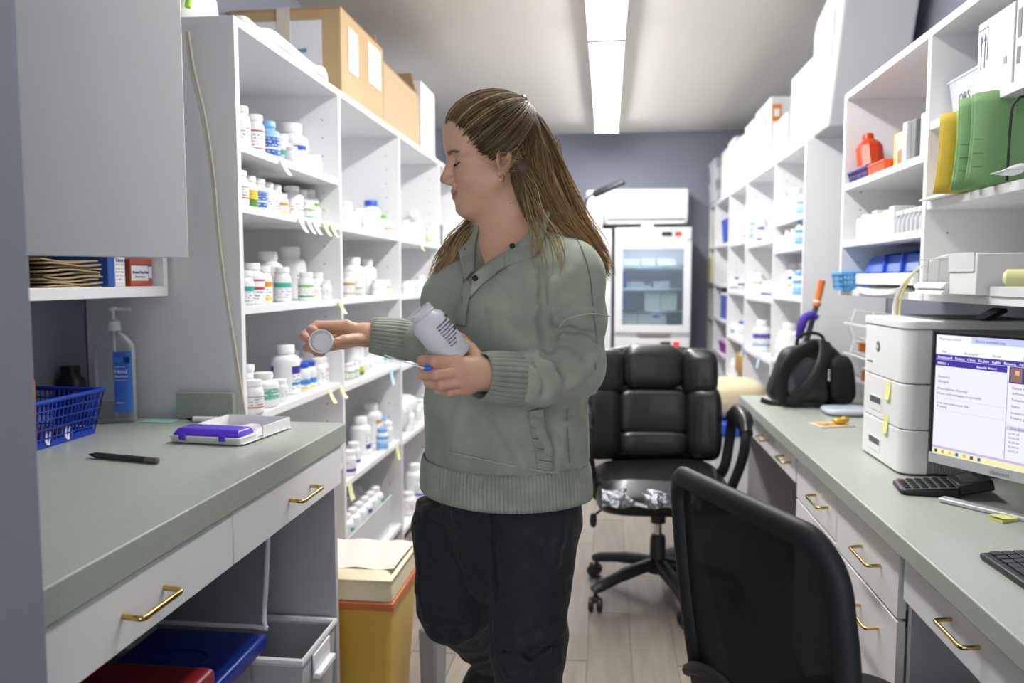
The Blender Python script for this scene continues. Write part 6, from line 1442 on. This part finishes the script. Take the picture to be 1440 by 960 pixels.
seam([(793, 312), (806, 330), (818, 352), (828, 385), (832, 420), (834, 442)], r=.0010); seam([(787, 460), (795, 450), (812, 444), (834, 441), (856, 445)], zig=.3, m_=SWL, r=.0012); seam([(834, 442), (838, 480), (836, 520)])
seam([(703, 373), (690, 387), (676, 403), (662, 420)], m_=SWS, zig=.6); seam([(646, 433), (659, 434)]); seam([(644, 436), (657, 455)]); seam([(658, 436), (642, 454)]); seam([(641, 456), (656, 458)], m_=SWS)
seam([(595, 628), (640, 637), (700, 650), (750, 660), (790, 664), (824, 651)], m_=SWL, zig=.5); seam([(796, 575), (797, 610), (800, 650)])
PK = [(742, 578), (746, 600), (752, 630), (756, 658)]; PK2 = [(762, 574), (766, 600), (773, 632), (777, 660)]
rib_n = 34; sgn_ = -1; strip_mesh('pocket_trim', PK, PK2, .003, .004, SWR, 4, .003, 6, .0016)
for x, y in ((723, 351), (671, 396)):
    p = T0.hit(x, y); n_ = T0.nrm(p); c_ = Vector(p+n_*.011); q = Vector(n_).to_track_quat('Z', 'Y').to_matrix().to_4x4(); Mx = Matrix.Translation(c_) @ q
    part('button', MB().lathe([(.0052, -.002), (.0056, 0), (.0052, .002), (.003, .0016), (.001, .0014)], 16, 0, Mx), mat('button_dark', '#3a3d3a', .3, .5), sweater, smooth=True)
for x, y in ((659, 360), (655, 397), (653, 422)):
    p = T0.hit(x, y); n_ = T0.nrm(p); part('buttonhole', MB().pillow(tuple(p+n_*(.013 if y < 380 else .0075)), (.003, .003, .013), .8, 10), SWS, sweater, smooth=True)
# ---------------------------------------------------------------- trousers and shoes
TR = mat('charcoal_twill', '#202127', .8, bump=(14, .8, .02), var=(7, '#24252b', .4, .7), sheen=.04)
G = SDF()
G.fn(torso([(.62, .02, .03, .0, -.01), (.68, .07, .06, .0, -.01), (.75, .14, .10, 0, -.005), (.80, .158, .118, .004), (.88, .150, .114, .006)], 2.3, .62, .885), TC+np.array([-.3, -.3, .5]), TC+np.array([.3, .3, .95]), .06)
hpL, knL, anL = A(750, 745, 1.50), A(742, 905, 1.50), A(752, 1150, 1.52)
hpR, knR, anR = A(636, 740, 1.66), A(638, 850, 1.66), A(703, 934, 1.98)
G.cone(hpL, knL, .088, .071, .02); G.cone(knL, anL, .071, .052, .03); G.cone(A(692, 730, 1.585), A(690, 805, 1.585), .075, .055, .05)
G.cone(hpR, knR, .088, .077, .02); G.cone(knR, anR, .074, .048, .03)
G0 = SDF(); G0.pr = list(G.pr); T0b = T0
def ridge2(pts, r, k=.014, op='u'):
    H_ = [G0.hit(x, y) for x, y in pts]
    for a, b in zip(H_, H_[1:]):
        if np.linalg.norm(a-b) > .1: continue
        G.cone(a-G0.nrm(a)*r*.4, b-G0.nrm(b)*r*.4, r, r, k, op)
for pts in ([(700, 900), (730, 908), (765, 895), (790, 880)], [(705, 925), (740, 930), (775, 915)], [(700, 880), (725, 885), (745, 878)], [(715, 945), (750, 948), (785, 930)], [(600, 870), (630, 886), (660, 890), (685, 875)], [(595, 850), (620, 862), (650, 868)], [(640, 900), (665, 905), (690, 895)],
            [(590, 705), (600, 720), (625, 728)], [(640, 690), (643, 710), (642, 728)], [(760, 760), (775, 790), (770, 820)], [(790, 730), (785, 760), (775, 790)], [(588, 760), (592, 800), (590, 830)]):
    ridge2(pts, .011)
for pts in ([(705, 914), (745, 920), (785, 900)], [(608, 878), (640, 893), (675, 890)], [(690, 700), (694, 760), (697, 820), (702, 850)]): ridge2(pts, .004, .012, 's')
def nz(P):
    x, y, z = P[..., 0], P[..., 1], P[..., 2]; lowk = np.clip((.78-z)/.2, 0.25, 1)
    return lowk*(.0026*np.sin(48*z+13*x+2.2*np.sin(17*x+9*y))*np.sin(21*y+11*x)+.0014*np.sin(95*z-40*x+2*np.sin(30*y)))
G.fn(nz, (-1, 1, .05), (.5, 2.5, 1), 1, 'd')
lo, h, d = G.grid((-.52, 1.33, .06), (.02, 2.05, .90), .0045); Vt, Ft = nets(lo, h, d); trousers = np_mesh('trousers', Vt, Ft, [TR], woman)
def gseam(pts, r=.0012):
    P = [Vector(G0.hit(x, y)+G0.nrm(G0.hit(x, y))*.003) for x, y in pts]; part('seam', MB().tube(smooth_path(P, 6), r, 6), mat('charcoal_seam', '#17181c', .9), trousers, smooth=True)
gseam([(592, 720), (590, 760), (589, 810)]); gseam([(584, 722), (600, 722), (620, 730)]); gseam([(690, 705), (693, 750), (697, 800), (700, 845)])
SHOE = mat('shoe_dark', '#1c1d20', .6)
for an, dr_, nm in ((anL, FW, 0), (anR, FW, 1)):
    f0 = np.array([an[0], an[1], 0]); ang = math.atan2(dr_[1], dr_[0]); M_ = Matrix.Translation(f0) @ Matrix.Rotation(ang, 4, 'Z')
    if nm: M_ = Matrix.Translation((an[0], an[1], an[2]-.085)) @ Matrix.Rotation(ang, 4, 'Z') @ Matrix.Rotation(math.radians(52), 4, 'Y') @ Matrix.Translation((.02, 0, -.02))
    o = part('shoe', MB().pillow((.055, 0, .055), (.26, .095, .09), .6, 24, 0, M_).pillow((-.02, 0, .09), (.12, .085, .12), .7, 20, 0, M_), SHOE, woman, smooth=2)
    part('sole', MB().pillow((.055, 0, .014), (.275, .10, .028), .4, 24, 0, M_), WPL, o, smooth=2)
    part('sock', MB().tube([Vector(an), Vector((M_ @ Vector((-.03, 0, .10))))], .038, 12), SHOE, o, smooth=True)
# ---------------------------------------------------------------- held things
bz_ = L(640, 500, 1.322); bt = L(589, 436, 1.300); axb = (bt-bz_)/np.linalg.norm(bt-bz_)
Mb = Matrix.Translation(Vector(bz_)) @ Vector(axb).to_track_quat('Z', 'Y').to_matrix().to_4x4()
hb = float(np.linalg.norm(bt-bz_)); rb_ = .0305
o = part('open_bottle', MB().lathe([(rb_*.9, -.004), (rb_, .0), (rb_, hb*.70), (rb_*.96, hb*.77), (rb_*.74, hb*.845), (rb_*.70, hb*.87), (rb_*.74, hb*.885), (rb_*.70, hb*.90), (rb_*.74, hb*.915), (rb_*.70, hb*.93), (rb_*.72, hb), (rb_*.62, hb), (rb_*.60, hb*.86), (rb_*.85, hb*.76), (rb_*.9, .01)], 40, 0, Mb), mat('bottle_held', '#dddbe2', .35), None, smooth=True)
tag(o, 'open white plastic bottle the woman tilts in her left hand, with small black print', 'bottle')
PRN = mat('print_black', '#2b2b33', .6)
def on_bottle(s_, size, a0, z0):   # print wrapped letter line around the bottle
    cu = bpy.data.curves.new('t', 'FONT'); cu.body = s_; cu.size = size; cu.extrude = .0001; cu.offset = .0001; ob = bpy.data.objects.new('t', cu); me = bpy.data.meshes.new_from_object(ob)
    for v in me.vertices:
        a = a0+v.co.x/rb_; v.co = Mb @ Vector(((rb_+.0004+v.co.z)*math.cos(a), (rb_+.0004+v.co.z)*math.sin(a), z0+v.co.y))
    me.materials.clear(); me.materials.append(PRN); bpy.data.objects.remove(ob); bpy.data.curves.remove(cu); me.name = 'print'; link('print', me, o)
# angle that faces the camera
vc = (Mb.inverted().to_3x3() @ (Vector((0, 0, CAMZ))-Vector(bz_))); ac = math.atan2(vc.y, vc.x)
for i, (s_, sz) in enumerate((('USUAL DOSAGE:', .0042), ('See accompanying', .0042), ('prescribing information.', .0036), ('Store at 20-25 C, dry.', .0036), ('Dispense in tight, light', .0036), ('resistant container.', .0036), ('NDC 0185', .0040), ('Rx only', .0046))): on_bottle(s_, sz, ac+.12, hb*(.60-.055*i))
for i, s_ in enumerate(('TABLETS', '10 mg', '500')): on_bottle(s_, .0085, ac+1.02, hb*(.62-.12*i))
o2 = part('bottle_cap', MB(), WPL, None)
bpy.data.objects.remove(o2)
cc_ = L(452, 480, 1.566); cn = V3((.10, -.93, .22)); cn /= np.linalg.norm(cn); Mc = Matrix.Translation(Vector(cc_)) @ Vector(cn).to_track_quat('Z', 'Y').to_matrix().to_4x4()
o2 = part('bottle_cap', MB().lathe([(.0215, -.012), (.0240, -.010), (.0246, .006), (.0220, .006), (.0210, -.006), (.010, -.007), (.001, -.007)], 40, 0, Mc), WPL, None, smooth=True)
part('liner_ring', MB().lathe([(.0205, -.0068), (.0205, -.0058), (.0185, -.0055), (.0185, -.0066)], 36, 0, Mc, cap=False), mat('liner_grey', '#cfcfd2', .5), o2, smooth=True)
tag(o2, 'white bottle cap held up in the woman\'s right hand, inside facing the camera', 'cap')
sp = thing('counting_spatula', 'metal pill counting spatula with bright blue handle between the woman\'s fingers', 'spatula', tuple(L(600, 515, 1.283)))
a, b, c_, d_ = [Vector(L(*q)) for q in ((541, 499, 1.262), (560, 506, 1.268), (597, 517, 1.277), (640, 520, 1.300))]
part('blade', MB().bar(a, b, .012, .0016, up=(0, 0, 1)).bar(b, c_, .008, .0016), mat('brushed_steel', '#9a9c9f', .28, .9), sp)
part('handle', MB().tube([c_, c_.lerp(d_, .25), c_.lerp(d_, .5), d_], [.0045, .0062, .0055, .0045], 12), mat('handle_blue', '#1a6fe0', .35), sp, smooth=True)
# ---------------------------------------------------------------- face details
BR = mat('brow_hair', '#8a6e5a', .85); LASH = mat('lash', '#2a1f1a', .7)
def head_surf(x, y, z, lift=0):     # push a head-local point onto the face surface along +x
    p = hd(x, y, z); o_ = p+hf*.04; ts = np.arange(0, .09, .0005); dd = S.ev(o_-ts[:, None]*hf); i = int(np.argmax(dd < 0)); return o_-ts[i]*hf+hf*lift
m = MB(); r2 = random.Random(3)
for s_ in (-1, 1):
    for i in range(110):
        t = r2.random(); y = .012+.036*t; z = .0125+.0055*math.sin(2.2*t)-.003*t*t+r2.uniform(-.0034, .0034)*(1-.5*t)
        p = head_surf(.07, s_*y, z, .0006); q = head_surf(.07, s_*(y+.006), z+.0016, .0008)
        m.tube([p, Vector(p).lerp(Vector(q), .5), q], [.00045, .0004, .0001], 4)
part('eyebrow', m, BR, body, smooth=True)
m = MB()
for s_ in (-1, 1):
    lid = [head_surf(.06, s_*(.0175+.027*t), -.0068-.0030*math.sin(math.pi*t)+.0035*t, .0003) for t in np.linspace(0, 1, 14)]
    m.tube(lid, .0010, 6)
    for i in range(26):
        t = i/25; p = head_surf(.06, s_*(.0185+.026*t), -.0070-.0030*math.sin(math.pi*t)+.0035*t, .0003); q = p+hf*.0055*HS-hu*.0035*HS+hl*s_*(.0015+.003*t)
        m.tube([p, Vector(p).lerp(Vector(q), .6)-Vector(hu*.0006), q], [.00035, .00025, .00006], 4)
part('eyelashes', m, LASH, body, smooth=True)
m = MB()
for s_ in (-1, 1): m.tube([head_surf(.06, s_*(.018+.027*t), .0035+.0026*math.sin(math.pi*t), -.0002) for t in np.linspace(0, 1, 12)], .0004, 5)
part('lid_crease', m, mat('crease', '#8f6355', .7), body, smooth=True)
m = MB()
for s_ in (-1, 1): m.tube([head_surf(.05, s_*.0275*t, -.0660+.0066*t*t, .0002) for t in np.linspace(0, 1, 9)], [.0009]*6+[.0007, .0005, .0003], 5)
part('mouth_line', m, mat('mouth_shade', '#6e3f3b', .6), body, smooth=True)  # dark line paints the shade in the crease between the lips
# earring: small gold hoop
ep = hd(-.001, .082, -.043); er = []
for i in range(20): a_ = 2*math.pi*i/20; er.append(Vector(ep+hf*.0035*math.cos(a_)+hu*.0075*math.sin(a_)))
part('earring', MB().tube(er, .0009, 8, closed=True), mat('gold', '#d8b070', .2, 1), body, smooth=True)
part('mole', MB().pillow(tuple(S.hit(717.5, 286)), (.0022, .0022, .0022), .8, 8), mat('mole_brown', '#6a4636', .7), body)
# ---------------------------------------------------------------- hair
HB = [np.array(lin(c)[:3]) for c in ('#4a3829', '#66503a', '#866b4a', '#a5875c', '#c8a976')]
GOLD = np.array(lin('#b38c58')[:3]); hair_v = []; hair_f = []; hair_c = []; hn = 0
def strand(P, r, col, col2):
    """tapered 4-sided hair lock along points P"""
    global hn
    P = np.array(P); n = len(P); t = np.gradient(P, axis=0); t /= np.linalg.norm(t, axis=1)[:, None]+1e-9
    a = np.array([.3, -.8, .5]); x = np.cross(t, a); x /= np.linalg.norm(x, axis=1)[:, None]+1e-9; y = np.cross(t, x)
    s = np.linspace(0, 1, n); R = r*np.minimum(np.minimum(1, (1-s)*4+.12), s*4.5+.04)
    ring = np.stack([P+x*R[:, None], P+y*R[:, None], P-x*R[:, None], P-y*R[:, None]], 1).reshape(-1, 3)
    i = np.arange(n-1)[:, None]*4; j = np.arange(4)[None]; k = (j+1) % 4
    f = np.stack([i+j, i+k, i+4+k, i+4+j], -1).reshape(-1, 4)+hn
    hair_v.append(ring); hair_f.append(f); hair_c.append(np.repeat(col*(1-s[:, None])+col2*s[:, None], 4, 0)); hn += n*4
def cr(P, n):
    P = np.array(P); k = len(P); x = np.linspace(0, k-1-1e-6, n); i = x.astype(int); t = (x-i)[:, None]; g = lambda q: P[np.clip(q, 0, k-1)]
    p0, p1, p2, p3 = g(i-1), g(i), g(i+1), g(i+2); return .5*((2*p1)+(p2-p0)*t+(2*p0-5*p1+4*p2-p3)*t*t+(3*p1-p0-3*p2+p3)*t**3)
HCc = np.array([-.006, 0, .038]); HRr = np.array([.093, .073, .077])
TIE = np.array([-.072, 0, .090])
def on_skull(dv, lift):
    dv = dv/np.linalg.norm(dv); s_ = 1/np.linalg.norm(dv/(HRr+lift)); return HCc+dv*s_
def pick(): 
    q = rng.random(); return HB[0] if q < .18 else HB[1] if q < .45 else HB[2] if q < .78 else HB[3] if q < .95 else HB[4]
line = [(.090, 0, .066), (.086, .022, .064), (.074, .042, .056), (.060, .056, .040), (.048, .065, .018), (.034, .071, .000), (.022, .074, -.014), (.010, .0755, -.012), (.004, .076, .012), (-.012, .076, .024), (-.028, .074, .016)]
for s_ in (1, -1):
    LN = cr([(x, s_*y, z) for x, y, z in line], 200)
    for q in range(620 if s_ > 0 else 260):
        i = int(rng.integers(0, 200)); st = LN[i]+rng.normal(0, .0038, 3)-np.array([.008*rng.random(), 0, 0]); d0_ = st-HCc; t_end = TIE-HCc+np.array([0, s_*.010*rng.random(), 0])+rng.normal(0, .003, 3)
        d0_ /= np.linalg.norm(d0_); t1_ = t_end/np.linalg.norm(t_end); lf = .003+.006*rng.random()
        pts = []
        sag = (i/199)**1.2
        for t in np.linspace(0, 1, 13):
            dv = d0_*(1-t)+t1_*t; dv[2] -= (.34*sag)*math.sin(math.pi*t)*.35; dv[1] += s_*.18*math.sin(math.pi*t)*(.4+.6*sag)
            pts.append(on_skull(dv, lf*min(1, t*5+.1)+.006*math.sin(math.pi*t)))
        pts[-1] = TIE+rng.normal(0, .003, 3)
        c = (pick() if rng.random() < .85-.35*min(1, i/110) else HB[1])*(1.0-.25*min(1, max(0, (i-30)/60))); strand([hd(*p) for p in pts], .0008+.0006*rng.random(), c*.72, c*1.05)
# mass of hair behind: guides from skull back and tie downwards
def grp(starts, guide, n, spread, r=.0011, c2=None, wav=.004, pts=20, frizz=.0):
    Gd = np.array(guide)
    for q in range(n):
        st = starts[int(rng.integers(0, len(starts)))]+rng.normal(0, .004, 3)
        o1 = np.clip(rng.normal(0, 1, 3), -1.6, 1.6); ln = rng.uniform(.78, 1.0); P = [st]
        for j in range(1, len(Gd)):
            sp_ = spread[j]; P.append(Gd[j]+o1*sp_*np.array([1, .8, .7])+rng.normal(0, .0025, 3))
        Q = cr(P, pts); m_ = max(6, int(pts*ln)); Q = Q[:m_]; ph = rng.uniform(0, 6.28); tt = np.linspace(0, 1, m_)
        Q = Q+np.stack([np.sin(tt*9+ph), np.cos(tt*7+ph), .5*np.sin(tt*8+2*ph)], 1)*wav*tt[:, None]
        c = pick(); e = (c*.5+(GOLD if c2 is None else c2)*.5); strand(Q, r*rng.uniform(.7, 1.3), c*.6, e)
tie_w = hd(*TIE)
backst = [hd(*on_skull(np.array([-math.cos(a)*math.cos(b), math.sin(a)*math.cos(b), math.sin(b)]), .003)) for a in np.linspace(-1.4, 1.35, 16) for b in np.linspace(-.9, .25, 8)]
neard = [hd(*on_skull(np.array([-math.cos(a)*math.cos(b), math.sin(a)*math.cos(b), math.sin(b)]), .004)) for a in np.linspace(.5, 1.42, 10) for b in np.linspace(-.8, .45, 8)]
GB = [tie_w, A(758, 200, 1.60), A(768, 255, 1.60), A(782, 300, 1.60), A(812, 335, 1.585), A(838, 368, 1.57), A(856, 392, 1.56)]
GB2 = [tie_w, A(733, 238, 1.505), A(745, 272, 1.515), A(764, 306, 1.525), A(795, 340, 1.53), A(825, 370, 1.535), A(850, 396, 1.54)]
GB3 = [tie_w, A(749, 185, 1.535), A(757, 225, 1.525), A(768, 268, 1.525), A(790, 310, 1.53), A(820, 350, 1.54), A(850, 390, 1.545)]
grp([tie_w+hf*-.004], [tie_w, A(754, 178, 1.575), A(774, 225, 1.585), A(790, 270, 1.59), A(812, 315, 1.58), A(840, 355, 1.565), A(860, 390, 1.555)], 380, [0, .008, .012, .014, .014, .012, .009])
grp([tie_w+hf*-.003], GB3, 520, [0, .007, .012, .013, .013, .012, .009])
backlow = [q for q in backst if q[2] < HO[2]+.02]
grp(backlow, GB, 420, [0, .016, .020, .020, .02, .015, .009])
grp(neard, GB2, 620, [0, .010, .014, .015, .016, .013, .009])
# wisps over the near shoulder
fs_ = [hd(-.02, .077, -.01), hd(-.03, .072, -.03), hd(-.028, .07, -.045)]
grp(fs_, [fs_[0], A(738, 262, 1.475), A(748, 300, 1.45), A(757, 335, 1.425), A(763, 370, 1.415), A(770, 405, 1.41)], 20, [0, .006, .009, .010, .011, .010], .0007, HB[4])
grp(fs_, [fs_[0], A(740, 262, 1.48), A(758, 300, 1.45), A(780, 335, 1.42), A(786, 370, 1.41), A(772, 398, 1.405)], 12, [0, .006, .008, .007, .006, .006], .0007, HB[4])
# lock over the far shoulder, in front of her right chest
fr_ = [hd(-.04, -.06, -.03), hd(-.03, -.066, -.04), hd(-.045, -.05, -.05)]
grp(fr_, [fr_[0], A(682, 292, 1.612), A(667, 318, 1.575), A(647, 345, 1.54), A(627, 380, 1.53), A(608, 410, 1.53)], 460, [0, .008, .010, .012, .012, .010], .0011, HB[4], .005)
# loose fine hairs
for q in range(24):
    i = int(rng.integers(60, 170)); LNn = cr([(x, y, z) for x, y, z in line], 200); st = LNn[i]
    P = [hd(*(st+np.array([-.0, .002, 0]))), hd(*(st+np.array([-.01, .008, -.008])+rng.normal(0, .004, 3))), hd(*(st+np.array([-.03, .009, -.012])+rng.normal(0, .006, 3))), hd(*(st+np.array([-.05, .004, .004])+rng.normal(0, .008, 3)))]
    strand(cr(P, 10), .00035, HB[3], HB[4])
HAIRM = mat('hair', '#4d3a29', .5, coords='Object'); nt = HAIRM.node_tree; an = nd(nt, 'ShaderNodeAttribute', attribute_name='tint'); nt.links.new(an.outputs['Color'], nt.nodes['Principled BSDF'].inputs['Base Color'])
nt.nodes['Principled BSDF'].inputs['Specular IOR Level'].default_value = .38
hairo = np_mesh('hair', np.concatenate(hair_v), np.concatenate(hair_f), [HAIRM], woman, np.concatenate(hair_c))
# under-mass so that no gaps show between the locks
U = SDF(); q_ = HR
U.ell(hd(-.010, 0, .040), np.array([.094, .0755, .0805])*HS, HR, .01)
for cc1, rr1 in (((.09, 0, -.03), (.06, .12, .082)), ((.045, 0, -.075), (.075, .12, .085)), ((.082, 0, .02), (.034, .055, .055)), ((.02, .082, -.055), (.045, .03, .068)), ((.02, -.082, -.055), (.045, .03, .068))):
    U.ell(hd(*cc1), np.array(rr1)*HS, HR, .006, 's')
prev = hd(-.055, .0, .0)
for q, r_ in zip((GB[1], GB[2], GB[3], GB[4], GB[5]), (.022, .024, .022, .017, .010)):
    U.cone(prev, q, r_, r_, .02); prev = q
prev = hd(-.045, .045, .0)
for q, r_ in zip(GB2[1:5], (.017, .018, .015, .010)): U.cone(prev, q, r_, r_, .02); prev = q
prev = hd(-.03, -.045, -.04)
for q, r_ in zip((A(682, 292, 1.615), A(667, 318, 1.58), A(647, 345, 1.545), A(630, 378, 1.535)), (.010, .012, .011, .006)): U.cone(prev, q, r_, r_, .015); prev = q
lo, h, d = U.grid(HO-np.array([.17, .2, .26]), HO+np.array([.26, .2, .16]), .003); Vu, Fu = nets(lo, h, d)
um = np_mesh('hair_base', Vu, Fu, [mat('hair_dark', '#55422e', .55, bump=(240, .8, .002, (1, 1, .15)))], hairo)
tp_ = Vector(tie_w)-Vector(hf)*.003
ring = [tp_+Vector(hl)*.014*math.cos(6.283*i/14)+Vector(hu)*.014*math.sin(6.283*i/14)+Vector(hu)*.003 for i in range(14)]
part('hair_tie', MB().tube(ring, .0055, 8, closed=True), BLACKP, hairo, smooth=True)
